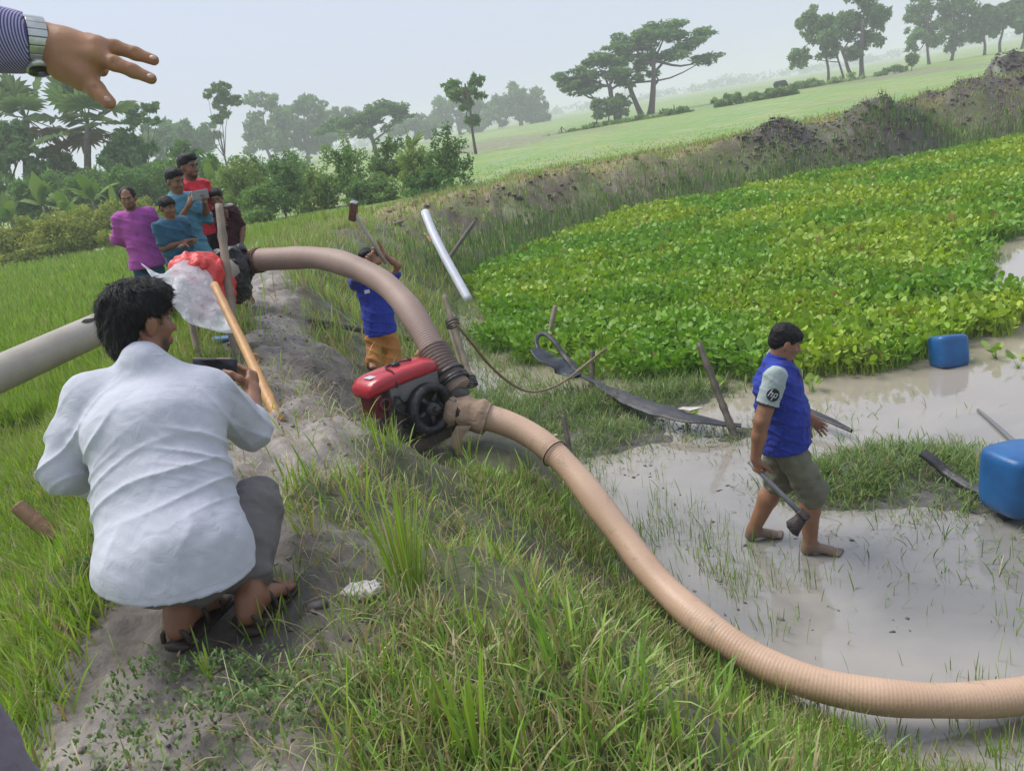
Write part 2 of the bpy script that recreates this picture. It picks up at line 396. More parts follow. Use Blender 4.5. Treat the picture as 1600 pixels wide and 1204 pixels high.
def gcol(N, straw=0.15, jit=0.25, pal=GREEN):
    c = pal[rng.integers(0, len(pal), N)] * rng.uniform(1 - jit, 1 + jit, (N, 1))
    k = rng.random(N) < straw; c[k] = STRAW[rng.integers(0, 4, k.sum())] * rng.uniform(.7, 1.15, (k.sum(), 1)); return c
GM = leaf_mat('grass_blade', 0.3, 0.45, 0.35)
def lay(x, y, dz=-0.01): return np.stack([x, y, H(x, y) + dz], -1)
def no_go(x, y):
    """keep grass off the spots where things stand"""
    k = np.ones(len(x), bool)
    for cx, cy, r in ((-1.12, 2.5, .30), (-0.62, 5.3, .42), (-.25, 5.45, .35), (-.45, 4.85, .42), (-.1, 5.05, .3)): k &= np.hypot(x - cx, y - cy) > r
    return k

# pond-side slope of the dyke: tangled fine grass, green and straw
def d_slope(x, y, s):
    cl = fbm(x * 1.6, y * 1.6, 61, 4); e = sstep(-0.05, 0.25, s) * (x > -1.7 - .3 * np.clip(y - 5, 0, 9)) * (1 - .97 * path_mask(x, y, s))
    return e * (0.12 + 0.88 * sstep(.40, .55, cl)) * (1 - sstep(6.5, 12, y) * .4)
x, y, s = scatter(190000, -1.6, 3.6, 1.1, 6.5, d_slope); k = no_go(x, y); x, y = x[k], y[k]
N = len(x); lo = fbm(x * 2.5, y * 2.5, 63, 3)
blades('slope_grass', lay(x, y), rng.uniform(.04, .16, N) * (.5 + .9 * lo), rng.uniform(.0026, .0065, N), rng.uniform(0, 6.28, N), rng.uniform(.15, 1.45, N), gcol(N, .40, .35), GM,
       label='tangled green and straw-coloured grass on the pond side of the dyke')
x, y, s = scatter(60000, -5, 1.5, 6.5, 18, d_slope); N = len(x)
blades('slope_grass', lay(x, y), rng.uniform(.10, .32, N), rng.uniform(.006, .013, N), rng.uniform(0, 6.28, N), rng.uniform(.1, 1.0, N), gcol(N, .36, pal=GREEN * 1.1), GM,
       label='taller grass on the slope behind the pump')
# sparse grass and straw on the trodden crest
def d_crest(x, y, s):
    return (path_dist(x, y) < .7) * sstep(.46, .62, fbm(x * 1.9, y * 1.9, 64, 4)) * (1 - .55 * path_mask(x, y, s))
x, y, s = scatter(70000, -4.5, 2.5, 1.0, 12, d_crest); k = no_go(x, y); x, y = x[k], y[k]; N = len(x)
blades('crest_grass', lay(x, y), rng.uniform(.03, .12, N), rng.uniform(.002, .005, N), rng.uniform(0, 6.28, N), rng.uniform(.3, 1.5, N), gcol(N, .45), GM,
       label='thin grass and straw on the trodden top of the dyke')
# field side: dense bright young rice and grass
def d_field(x, y, s):
    return (x < np.interp(y, PATH[:, 1], PATH[:, 0]) - .25) * sstep(.34, .55, path_dist(x, y) + (fbm(x * 1.3, y * 1.3, 65, 3) - .5) * .5) * (.55 + .45 * sstep(.3, .6, fbm(x * .8, y * .8, 66, 3)))
FP = np.array([(0.23, 0.37, 0.055), (0.28, 0.42, 0.07), (0.34, 0.44, 0.10), (0.22, 0.33, 0.06)])
x, y, s = wedge(120000, 1.0, 7.5, -1.15, -.12, d_field, 1.0); k = no_go(x, y); x, y = x[k], y[k]; N = len(x); lo = fbm(x * 1.5, y * 1.5, 67, 3)
blades('field_grass', lay(x, y), rng.uniform(.05, .17, N) * (.5 + lo), rng.uniform(.003, .008, N), rng.uniform(0, 6.28, N), rng.uniform(.1, 1.0, N), gcol(N, .18, pal=FP), GM,
       label='lush bright grass growing on the field side of the dyke')
x, y, s = wedge(110000, 7.5, 27, -.78, -.12, d_field, 1.5); N = len(x)
blades('field_grass', lay(x, y), rng.uniform(.12, .32, N), rng.uniform(.010, .02, N) * (y / 10), rng.uniform(0, 6.28, N), rng.uniform(.05, .7, N), gcol(N, .05, pal=FP * .95), GM,
       label='young bright green rice field left of the dyke', seg=2)
# marsh grass: the margin between mud and hyacinth, and the matted islets
def d_marsh(x, y, s):
    q = np.zeros(len(x))
    for cx, cy, rx, ry, h in ISLES[:3]: q = np.maximum(q, np.exp(-(((x - cx) / (rx * .95)) ** 2 + ((y - cy) / (ry * .95)) ** 2) ** 2))
    for cx, cy, rx, ry, h in ISLES[3:]: q = np.maximum(q, .35 * np.exp(-(((x - cx) / rx) ** 2 + ((y - cy) / ry) ** 2)))
    band = np.exp(-((s + .35) / .75) ** 2) * sstep(6.4, 7.6, y)
    return np.maximum(q, band) * (.35 + .65 * sstep(.35, .55, fbm(x * 2.4, y * 2.4, 68, 3)))
xa, ya, sa_ = scatter(90000, -1.4, 4.2, 3.8, 18.5, d_marsh); xb, yb, sb_ = scatter(26000, 1.5, 4.2, 4.9, 6.6, d_marsh); xc, yc, sc2 = scatter(16000, -.6, 2.6, 6.6, 9.4, d_marsh); x = np.concatenate([xa, xb, xc]); y = np.concatenate([ya, yb, yc]); N = len(x)
blades('marsh_grass', np.stack([x, y, np.maximum(H(x, y), -.02)], -1), rng.uniform(.05, .17, N) * np.where(y > 8, 1.5, 1), rng.uniform(.004, .009, N), rng.uniform(0, 6.28, N), rng.uniform(.5, 1.7, N),
       gcol(N, .10, pal=np.array([(0.13, 0.23, 0.05), (0.18, 0.27, 0.075), (0.22, 0.31, 0.08), (0.10, 0.17, 0.045)])), GM, label='matted green marsh grass between the mud and the hyacinth')
# sparse upright shoots standing in the wet mud
def d_reed(x, y, s):
    e = sstep(-1.0, -.05, s) * sstep(.35, .0, s); e = np.maximum(e * .9, sstep(.55, .68, fbm(x * 1.5, y * 1.5, 69, 3)) * sstep(-2.2, -.4, s) * (s < 0) * .55)
    e = np.maximum(e, .5 * np.exp(-(((x - 2.9) / .9) ** 2 + ((y - 4.0) / .35) ** 2)))
    return e * (.04 + .96 * sstep(.5, .62, fbm(x * 2.4, y * 2.4, 70, 3)))
x, y, s = scatter(30000, -.2, 3.9, 2.5, 7.2, d_reed); k = (y < 6.6); x, y = x[k], y[k]; N = len(x)
blades('mud_shoots', np.stack([x, y, np.maximum(H(x, y), -.02)], -1), rng.uniform(.04, .22, N), rng.uniform(.003, .006, N), rng.uniform(0, 6.28, N), rng.uniform(.0, .9, N),
       gcol(N, .08, pal=GREEN * .8), GM, label='thin dark grass shoots standing in the wet mud')
# far bank and the fields beyond
def d_bank(x, y, s): return sstep(0, .3, s) * (1 - sstep(4.5, 7, s)) * (.45 + .55 * sstep(.36, .5, fbm(x * .9, y * .9, 73, 4)))
x, y, s = scatter(120000, -6, 32, 17, 38, d_bank); N = len(x); st = np.clip(.15 + .4 * sstep(.6, 2.2, s) , 0, 1)
cb = gcol(N, 0, pal=GREEN * 1.15); kk = rng.random(N) < st * .85; cb[kk] = STRAW[rng.integers(0, 3, kk.sum())] * rng.uniform(.6, 1.0, (kk.sum(), 1))
blades('bank_grass', lay(x, y), rng.uniform(.06, .24, N), rng.uniform(.014, .026, N), rng.uniform(0, 6.28, N), rng.uniform(.1, .9, N), cb, GM, seg=2,
       label='straw and green grass on the far bank of the pond')
def d_foot(x, y, s): return sstep(-.9, .0, s) * (1 - sstep(.6, 1.2, s))
x, y, s = scatter(60000, -2, 30, 16, 30, d_foot); N = len(x)
blades('bank_grass', np.stack([x, y, np.maximum(H(x, y), 0)], -1), rng.uniform(.15, .5, N), rng.uniform(.018, .03, N), rng.uniform(0, 6.28, N), rng.uniform(.05, .5, N), gcol(N, .04, pal=np.array([(0.12, 0.21, 0.06), (0.14, 0.24, 0.07), (0.10, 0.18, 0.05)])), GM, seg=2,
       label='soft green grass along the foot of the far bank')
x, y, s = wedge(22000, 27, 48, -.3, .75, lambda x, y, s: sstep(5, 7, s) * (1 - sstep(34, 46, y)), 1.4); N = len(x)
blades('meadow_grass', lay(x, y, -.02), rng.uniform(.04, .10, N), rng.uniform(.02, .04, N), rng.uniform(0, 6.28, N), rng.uniform(.05, .7, N), gcol(N, .03, .08, pal=FP * .8), GM, seg=2,
       label='pale green meadow beyond the far bank')

# tall broad-bladed tufts near the lens (stray rice plants)
TB, TH, TW, TA, TBd, TC = [], [], [], [], [], []
def tuft(px, py, z, n, h, w, spread=.05, lean=.5, straw=.1):
    p = gpt(px, py); p[2] -= .01
    for _ in range(n):
        a = rng.uniform(0, 6.28); r_ = spread * rng.random() ** .5
        TB.append((p[0] + r_ * math.cos(a), p[1] + r_ * math.sin(a), p[2])); TH.append(h * rng.uniform(.55, 1.1)); TW.append(w * rng.uniform(.6, 1.2))
        TA.append(a); TBd.append(rng.uniform(.05, lean)); TC.append(gcol(1, straw, pal=FP)[0])
for a in [(640, 925, 1.45, 70, .40, .006, .045, .55), (560, 790, 1.5, 14, .30, .006, .08, .8), (490, 840, 1.55, 30, .20, .005, .06, .7), (600, 700, 1.35, 30, .22, .006, .10, .6),
          (660, 690, 1.25, 34, .26, .006, .12, .6), (720, 720, 1.1, 26, .22, .006, .12, .6), (545, 1200, 1.6, 7, .30, .010, .03, .5), (700, 1190, 1.5, 10, .26, .009, .06, .5),
          (750, 1195, 1.45, 9, .34, .010, .05, .4), (740, 1000, 1.3, 8, .20, .007, .06, .6), (830, 1200, 1.3, 12, .25, .008, .08, .6), (900, 1050, 1.0, 16, .20, .006, .1, .7),
          (1450, 1192, .1, 24, .16, .006, .10, .7), (1530, 1180, .05, 24, .15, .006, .10, .8), (1590, 1160, .05, 22, .16, .006, .09, .8), (1400, 1160, .1, 20, .14, .006, .09, .7), (1490, 1150, .03, 14, .12, .005, .09, .8), (1570, 1200, .1, 26, .17, .007, .10, .8), (1130, 900, .1, 26, .16, .005, .10, .5), (1160, 930, .1, 26, .17, .005, .12, .5), (1080, 870, .2, 26, .16, .005, .12, .5), (1210, 985, .05, 24, .15, .005, .12, .6), (1290, 1180, .35, 22, .25, .006, .1, .5), (1340, 1190, .3, 18, .28, .006, .08, .5), (1180, 1150, .5, 18, .2, .006, .1, .6), (1050, 1160, .7, 18, .2, .006, .1, .6),
          (60, 1120, 1.7, 12, .16, .008, .06, .9), (40, 980, 1.5, 30, .22, .006, .08, .9), (90, 1010, 1.6, 14, .2, .006, .05, 1.0), (330, 1060, 1.7, 5, .16, .008, .02, .6),
          (415, 1000, 1.65, 12, .16, .006, .05, .7), (450, 960, 1.6, 22, .18, .006, .07, .7), (520, 1010, 1.6, 12, .22, .006, .06, .8), (600, 1060, 1.55, 10, .2, .006, .06, .8),
          (680, 1100, 1.45, 8, .24, .006, .07, .9), (790, 880, 1.15, 20, .18, .005, .08, .7), (850, 960, 1.0, 18, .18, .005, .08, .8), (460, 760, 1.6, 20, .16, .005, .06, .8),
          (1100, 1020, .55, 16, .18, .005, .08, .7), (960, 900, .7, 18, .18, .005, .08, .6), (880, 800, .6, 16, .22, .005, .08, .6), (830, 740, .7, 16, .22, .005, .1, .6)]: tuft(*a)
blades('rice_tufts', np.array(TB), np.array(TH), np.array(TW), np.array(TA), np.array(TBd), np.array(TC), GM, seg=5, label='tall broad-bladed rice tufts standing in the slope grass')
# small creeping weeds with round leaves
def discs(B, r, nrm, colr, k=6, cup=.0):
    N = len(B); a = np.linspace(0, 2 * math.pi, k, endpoint=False)
    nrm = nrm / np.linalg.norm(nrm, axis=1)[:, None]; h = np.where(np.abs(nrm[:, 2:]) < .9, np.array([[0, 0, 1.]]), np.array([[1., 0, 0]]))
    u = np.cross(nrm, h); u /= np.linalg.norm(u, axis=1)[:, None]; v = np.cross(nrm, u); r = np.broadcast_to(r, (N,))
    ring = B[:, None] + r[:, None, None] * (np.cos(a)[None, :, None] * u[:, None] + np.sin(a)[None, :, None] * v[:, None] + cup * nrm[:, None])
    V = np.concatenate([B[:, None], ring], 1); o = (np.arange(N) * (k + 1))[:, None, None]; q = np.arange(k)
    F = (o + np.stack([np.zeros(k, int), 1 + q, 1 + (q + 1) % k], -1)[None]).reshape(-1, 3)
    return V.reshape(-1, 3), F, np.repeat(colr, k + 1, 0)
B = []
for px, py, z, n_, sp in [(430, 1080, 1.7, 220, .07), (360, 1065, 1.7, 160, .06), (500, 1110, 1.65, 160, .07), (380, 1150, 1.75, 200, .1), (270, 1085, 1.75, 90, .06), (190, 1090, 1.7, 80, .06),
                          (300, 1170, 1.75, 120, .1), (140, 890, 1.65, 200, .07), (165, 930, 1.65, 160, .06), (130, 860, 1.6, 120, .06), (105, 985, 1.7, 70, .06), (180, 1180, 1.75, 120, .08)]:
    p = gpt(px, py); q = p + rng.normal(0, 1, (n_, 3)) * (sp, sp, 0); q[:, 2] = H(q[:, 0], q[:, 1]) + rng.uniform(.005, .05, n_); B.append(q)
B = np.vstack(B); N = len(B); nr = rng.normal(0, .5, (N, 3)) + (0, 0, 1)
k3 = np.repeat(np.arange(N), 2); B = B[k3] + rng.normal(0, .006, (len(k3), 3)); N = len(B)
blades('creeping_weeds', B, rng.uniform(.010, .024, N), rng.uniform(.005, .010, N), rng.uniform(0, 6.28, N), rng.uniform(.5, 1.5, N), gcol(N, .08, .3, pal=np.array([(0.15, 0.24, 0.08), (0.20, 0.29, 0.11), (0.12, 0.19, 0.06)])), GM, seg=3, label='small leafy weeds creeping over the trodden mud')
# clods of soil: on the trodden path, and broken lumps on the far bank
ICO = None
def clods(name, B, r, colr, label, mat_):
    bm = bmesh.new(); bmesh.ops.create_icosphere(bm, subdivisions=1, radius=1.0); bm.verts.index_update(); V0 = np.array([v.co[:] for v in bm.verts]); F0 = np.array([[v.index for v in f.verts] for f in bm.faces]); bm.free()
    N = len(B); nv = len(V0); sh = rng.uniform(.55, 1.25, (N, 1, 3)); sh[:, :, 2] *= .45; jit = rng.normal(1, .30, (N, nv, 1)); an = rng.uniform(0, 6.28, N); ca, sa = np.cos(an), np.sin(an)
    V = V0[None] * sh * jit; V = np.stack([V[..., 0] * ca[:, None] - V[..., 1] * sa[:, None], V[..., 0] * sa[:, None] + V[..., 1] * ca[:, None], V[..., 2]], -1) * np.asarray(r)[:, None, None] + B[:, None]
    F = (np.arange(N)[:, None, None] * nv + F0[None]).reshape(-1, 3); ob = new_mesh(name, V.reshape(-1, 3), F, mat_, col=np.repeat(colr, nv, 0), kind='stuff', smooth=True); ob['label'] = label
EARTH = bpy.data.materials['earth']
x, y, s = scatter(9000, -2.6, .4, 1.0, 8.0, lambda x, y, s: path_mask(x, y, s) * sstep(.42, .6, fbm(x * 2.8, y * 2.8, 151, 3)) + .12 * (path_dist(x, y) < .8)); N = len(x)
clods('mud_clods', lay(x, y, .0), rng.uniform(.003, .013, N) * np.where(rng.random(N) < .05, 2.6, 1), mixc((.24, .205, .182), (.125, .105, .093), rng.random(N)), 'loose clods of grey mud on the trodden dyke top', EARTH)
x, y, s = scatter(9000, -5, 34, 17, 38, lambda x, y, s: sstep(.3, .9, s) * (1 - sstep(2.8, 4.4, s)) * (.25 + .75 * sstep(.42, .56, fbm(x * .7, y * .7, 152, 3)))); N = len(x)
clods('soil_clods', lay(x, y, .02), rng.uniform(.02, .075, N) * np.where(rng.random(N) < .06, 2.2, 1), mixc((.17, .135, .11), (.085, .068, .058), rng.random(N)), 'broken brown soil lumps covering the far bank', EARTH)
bx, by = [], []
for cx, cy, rx, ry, h in MOUNDS: m_ = 500; bx.append(cx + rng.normal(0, rx * .75, m_)); by.append(cy + rng.normal(0, ry * .75, m_))
x, y = np.concatenate(bx), np.concatenate(by); N = len(x); clods('heap_clods', lay(x, y, .02), rng.uniform(.02, .075, N), mixc((.15, .125, .11), (.08, .066, .058), rng.random(N)), 'dark dug-out lumps heaped on the far bank', EARTH)
x, y, s = scatter(2600, -.3, 4, 3.4, 8, lambda x, y, s: (s < .1) * (.25 + .75 * (y > 6)) * sstep(.58, .70, fbm(x * 2.0, y * 2.0, 153, 3)) * (s > -2.6)); N = len(x)
clods('wet_clods', np.stack([x, y, np.full(N, .0)], -1), rng.uniform(.004, .022, N), mixc((.15, .138, .124), (.08, .073, .066), rng.random(N)), 'dark wet mud lumps breaking the shallow water', EARTH)
# broad fresh blades standing through the fine grass
def d_broad(x, y, s): return d_slope(x, y, s) * sstep(.45, .62, fbm(x * 1.8, y * 1.8, 154, 3))
x, y, s = scatter(17000, -1.5, 3.6, 1.1, 6.5, d_broad); k = no_go(x, y); x, y = x[k], y[k]; N = len(x)
blades('broad_grass', lay(x, y), rng.uniform(.07, .22, N), rng.uniform(.005, .0095, N), rng.uniform(0, 6.28, N), rng.uniform(.1, 1.3, N), gcol(N, .10, .3, pal=np.array([(0.17, 0.32, 0.05), (0.22, 0.38, 0.065), (0.29, 0.42, 0.09), (0.15, 0.27, 0.06)])), GM, seg=4, label='broad bright grass blades rising through the slope grass')
# loose straw lying on the mud
x, y, s = scatter(5200, -2.2, .6, 1.2, 5.5, lambda x, y, s: sstep(.6, 1.2, s) * (1 - sstep(3.2, 3.6, s)) * sstep(.42, .6, fbm(x * 2, y * 2, 91, 3))); k = no_go(x, y); x, y = x[k], y[k]; N = len(x)
blades('loose_straw', lay(x, y, .012), rng.uniform(.05, .20, N), rng.uniform(.0018, .004, N), rng.uniform(0, 6.28, N), rng.uniform(1.3, 1.6, N), gcol(N, .85), GM, label='dry straw and cut stalks lying on the mud')

# ------------------------------------------------------------------ water hyacinth
HY = np.array([(-.35, 11.2), (.5, 9.9), (.95, 9.3), (1.75, 8.75), (2.95, 8.1), (3.9, 7.95), (4.5, 8.05), (5.2, 8.2), (6.0, 9.2), (6.35, 10.2), (6.9, 11.4), (7.4, 12.3), (8.4, 12.8), (14, 12.9), (14, 14.2), (9.0, 14.0), (8.6, 14.9), (10, 15.3), (14, 15.3), (30, 16),
               (30, 26.0), (16.6, 24.9), (10.3, 24.0), (4.3, 22.5), (1.5, 20.3), (-.1, 17.2), (-.4, 15)])
def in_poly(P, x, y):
    c = np.zeros(x.shape, bool); j = len(P) - 1
    for i in range(len(P)):
        xi, yi = P[i]; xj, yj = P[j]; c ^= ((yi > y) != (yj > y)) & (x < (xj - xi) * (y - yi) / (yj - yi + 1e-12) + xi); j = i
    return c
HM = leaf_mat('hyacinth_leaf', 0.28, 0.45, 0.35)
def paddles(B, r, h, az, tilt, colr):
    """round spoon-shaped leaves on a swollen stalk: fan of 9 with a cupped blade"""
    N = len(B); k = 8; a = np.linspace(0, 2 * math.pi, k, endpoint=False)
    d = np.stack([np.cos(az), np.sin(az), np.zeros(N)], -1); sd_ = np.stack([-np.sin(az), np.cos(az), np.zeros(N)], -1); zz = np.array([0, 0, 1.])
    top = B + d * (h * .45)[:, None] + zz * h[:, None]
    ax = d * np.sin(tilt)[:, None] + zz * np.cos(tilt)[:, None]; nr = np.cross(sd_, ax)
    cen = top + ax * (r * .9)[:, None]
    ring = cen[:, None] + (np.cos(a)[None, :, None] * ax[:, None] * (r * 1.0)[:, None, None] + np.sin(a)[None, :, None] * sd_[:, None] * (r * .92)[:, None, None]) + nr[:, None] * (np.abs(np.sin(a)) * .22 - .1)[None, :, None] * r[:, None, None]
    V = np.concatenate([cen[:, None], ring, (B + sd_ * .008)[:, None], (B - sd_ * .008)[:, None], (top)[:, None]], 1); nv = k + 4; q = np.arange(k); o = np.arange(N) * nv
    F = (o[:, None, None] + np.stack([np.zeros(k, int), 1 + q, 1 + (q + 1) % k], -1)[None]).reshape(-1, 3); F2 = o[:, None] + np.array([[k + 1, k + 2, k + 3]])
    return V.reshape(-1, 3), np.vstack([F, F2]), np.repeat(colr, nv, 0)
def hyac(n, y0, y1, x0, x1, r0, r1):
    x = rng.uniform(x0, x1, n); y = rng.uniform(y0, y1, n)
    k = in_poly(HY + 0, x + (fbm(x * 1.2, y * 1.2, 81, 3) - .5) * 1.0, y + (fbm(x * 1.2, y * 1.2, 82, 3) - .5) * 1.0) & (rng.random(n) < .35 + .65 * sstep(.28, .42, fbm(x * 1.8, y * 1.8, 83, 3)))
    k &= (np.abs(x / y) < .78)
    x, y = x[k], y[k]; N = len(x); hh = fbm(x * .9, y * .9, 84, 3)
    cv = fbm(x * .5, y * .5, 85, 4)
    c = mixc((0.178, 0.352, 0.04), (0.31, 0.437, 0.05), sstep(.35, .65, cv)) * rng.uniform(.72, 1.2, (N, 1))
    w_ = rng.random(N); c[w_ < .015] = (.30, .21, .07); c[(w_ > .015) & (w_ < .08)] *= (1.35, 1.15, .9)
    B = np.stack([x, y, rng.uniform(-.02, .02, N) + .0], -1)
    return paddles(B, rng.uniform(r0, r1, N), rng.uniform(.05, .26, N) * (.5 + .9 * hh), rng.uniform(0, 6.28, N), rng.uniform(-.2, 1.35, N), c)
parts = [hyac(78000, 7.6, 13.5, -1, 10.5, .024, .048), hyac(100000, 13.5, 26.3, -1, 20, .036, .062)]
V = np.vstack([p[0] for p in parts]); F = np.vstack([parts[0][1], parts[1][1] + len(parts[0][0])]); cc = np.vstack([p[2] for p in parts])
ob = new_mesh('water_hyacinth', V, F, HM, col=cc, kind='stuff'); ob['label'] = 'dense bright green mat of water hyacinth covering the pond'
# a few plants adrift near the floating drum: these can be told apart
for px, py, n_, lab in [(1555, 560, 9, 'small hyacinth rosette adrift right of the far blue drum'), (1590, 575, 7, 'hyacinth rosette adrift at the right edge beside the drum'), (1270, 612, 10, 'low hyacinth plant at the mat edge behind the walking man'),
                        (1120, 612, 9, 'lone hyacinth plant beside the leaning stake in the water'), (1075, 665, 8, 'yellowish weed plant at the edge of the grey mud')]:
    p = onz(px, py, 0.0); B = p + rng.normal(0, .012, (n_, 3)) * (1, 1, 0); a = rng.uniform(0, 6.28, n_)
    V, F, cc = paddles(B, rng.uniform(.03, .05, n_), rng.uniform(.05, .12, n_), a, rng.uniform(.3, 1.2, n_), gcol(n_, 0, pal=FP))
    tag(new_mesh('hyacinth_plant', V - p, F, HM, col=cc), lab, 'water plant', 'hyacinth plants adrift').location = p

# ------------------------------------------------------------------ trees and shrubs
LM = leaf_mat('tree_leaf', 0.3, 0.65, 0.12)
BARK = mat('bark', (0.115, 0.09, 0.07), (0.06, 0.05, 0.04), 6, .9, .5, 20)
def leaf_cloud(clumps, n, ls, c1, c2, flat=0.0, hollow=.55):
    """leaf-sized faces through a set of clumps (cx,cy,cz,rx,ry,rz): each clump is many uneven sprays with gaps between"""
    cl = np.array(clumps, float); vol = (cl[:, 3] * cl[:, 4] * cl[:, 5]) ** .7; ns = 16; nsp = ns * len(cl)
    sc_ = rng.normal(0, 1, (nsp, 3)); sc_ *= (rng.random(nsp) ** .45 * 1.02 / np.linalg.norm(sc_, axis=1))[:, None]
    ck = np.repeat(np.arange(len(cl)), ns); sc_ = cl[ck, :3] + sc_ * cl[ck, 3:6]; sr = rng.uniform(.20, .42, nsp)
    w_ = vol[ck] * sr ** 2; sp = rng.choice(nsp, n, p=w_ / w_.sum()); k = ck[sp]
    d = rng.normal(0, 1, (n, 3)); d /= np.linalg.norm(d, axis=1)[:, None]; rad = rng.random(n) ** .42
    P = sc_[sp] + d * (rad * sr[sp])[:, None] * np.stack([cl[k, 3], cl[k, 4], np.maximum(cl[k, 5], cl[k, 3] * .4)], 1) * 1.15
    a = rng.normal(0, 1, (n, 3)); a[:, 2] *= 1 - flat; a /= np.linalg.norm(a, axis=1)[:, None]; b = np.cross(a, rng.normal(0, 1, (n, 3))); b[:, 2] *= 1 - flat; b /= np.linalg.norm(b, axis=1)[:, None]
    L = ls * rng.uniform(.55, 1.25, n)[:, None]
    V = np.stack([P - a * L, P - b * L * .42, P + a * L, P + b * L * .42], 1)
    F = np.arange(4 * n).reshape(n, 4); t = rng.random(n); hue = rng.random(nsp)[sp]
    c = mixc(c1, c2, .45 * t + .55 * hue) * rng.uniform(.8, 1.2, (n, 1))
    return V.reshape(-1, 3), F, np.repeat(c, 4, 0)
def limbs(base, top, tr, ends, bend=.028):
    """trunk from base to top with tapered limbs to each end"""
    base = np.array(base, float); top = np.array(top, float); L = np.linalg.norm(top - base); o = rng.normal(0, bend * L, (4, 3)) * (1, 1, .2); o[0] = 0; o[-1] = 0
    P = smoothpath(base + (top - base) * np.linspace(0, 1, 4)[:, None] + o, 10)
    ps = [tube(P, np.linspace(tr, tr * .55, 10) * np.concatenate([[1.35, 1.12], np.ones(8)]), 8)]
    for e in ends:
        s_ = P[rng.integers(5, 10)]; e = np.array(e, float); m_ = (s_ + e) / 2 + rng.normal(0, .06 * L, 3); m_[2] -= .03 * L
        ps.append(tube(smoothpath([s_, m_, e], 7), np.linspace(tr * .45, tr * .10, 7), 5))
    return join(*ps)
def tree(name, label, base, h, clumps, n, ls, c1, c2, tr, top=.55, lean=(0, 0), flat=0., group=None, extra_trunk=None, hollow=.5):
    """clumps are offsets from the base in metres"""
    base = np.array(base, float); e = empty(name, base, label, 'shrub' if 'shrub' in name or 'hedge' in name else 'tree', group)
    cl = [(c_[0], c_[1], c_[2], c_[3], c_[4], c_[5]) for c_ in clumps]
    tp = (lean[0], lean[1], h * top); V, F = limbs((0, 0, -.3), tp, tr, [c_[:3] for c_ in cl])
    if extra_trunk: V2, F2 = limbs((extra_trunk[0], 0, -.3), extra_trunk[1], tr * .8, [c_[:3] for c_ in cl[::2]]); V, F = join((V, F), (V2, F2))
    new_mesh('trunk', V, F, BARK, e)
    V, F, c_ = leaf_cloud(cl, int(n * 1.55), ls * .86, c1, c2, flat, hollow); new_mesh('crown', V, F, LM, e, col=c_, smooth=False)
    return e
def px_clumps(base, d, specs, depth=.8):
    """clumps given as photo pixels (x, y, rx, ry) at the tree's distance"""
    out = []
    for x_, y_, rx, ry in specs:
        p = at(x_, y_, d) - base; k = d / FPX; out.append((p[0], p[1] + rng.uniform(-.4, .4) * rx * k, p[2], rx * k, rx * k * depth, ry * k))
    return out
DG1, DG2 = (0.09, 0.19, 0.055), (0.19, 0.32, 0.10)
MG1, MG2 = (0.13, 0.24, 0.06), (0.27, 0.39, 0.11)
YG1, YG2 = (0.20, 0.26, 0.06), (0.42, 0.44, 0.12)
def ptree(name, label, bx, by, d, top_px, specs, n, ls, c1, c2, tr, group=None, top=.55, flat=0., depth=.8, extra=None, hollow=.5):
    b = at(bx, by, d); b[2] = Hs(b[0], b[1]); h = (top_px) * d / FPX; cl = px_clumps(b, d, specs, depth)
    cx = np.mean([c_[0] for c_ in cl]); return tree(name, label, b, h, cl, n, ls, c1, c2, tr, top, (cx * .35, 0), flat, group, extra, hollow)
# the umbrella pair in the middle distance
ptree('rain_tree', 'wide umbrella-crowned tree with forked trunk in the green meadow', 1016, 176, 100, 140,
      [(1045, 45, 40, 14), (1085, 60, 38, 12), (1010, 62, 42, 16), (1060, 82, 42, 14), (1105, 92, 26, 6), (1000, 95, 32, 14), (975, 70, 32, 16), (1020, 115, 14, 5)], 5200, .42, DG1, DG2, .42, 'umbrella trees in the meadow', .55, .6, .9, (-1.0, (-3.0, 0, 6.0)))
ptree('rain_tree', 'low spreading tree left of the forked umbrella tree', 965, 186, 98, 95,
      [(930, 100, 34, 14), (900, 122, 32, 13), (950, 118, 32, 13), (915, 140, 30, 8), (968, 92, 26, 13), (985, 125, 20, 9), (890, 132, 18, 9)], 4200, .42, DG1, DG2, .40, 'umbrella trees in the meadow', .55, .6, .9)
ptree('meadow_shrub', 'dark drooping bush under the umbrella trees', 950, 190, 97, 40, [(938, 168, 18, 16), (965, 165, 20, 18), (975, 158, 14, 10)], 1300, .38, DG1, DG2, .1)
for q, (x_, y_, rx, ry, lab) in enumerate([(880, 216, 32, 9, 'leftmost low bush of the ditch hedge below the umbrella trees'), (935, 203, 34, 12, 'dark ditch bush just left of the forked trunk'), (1000, 192, 36, 12, 'dark ditch bush at the foot of the forked trunk'),
                                          (1055, 180, 32, 13, 'ditch bush right of the forked trunk'), (1135, 160, 22, 11, 'round bush alone in the meadow right of the umbrella trees'), (1190, 153, 24, 8, 'low bush in the meadow left of the black animal'), (1225, 145, 26, 9, 'low bush in front of the black animal')]):
    ptree('ditch_shrub', lab, x_, y_ + ry * .8, 80, 2 * ry, [(x_ - rx * .4, y_, rx * .6, ry * .8), (x_ + rx * .35, y_ - 2, rx * .65, ry)], 900, .32, DG1, MG2, .08, 'bushes along the meadow ditch')
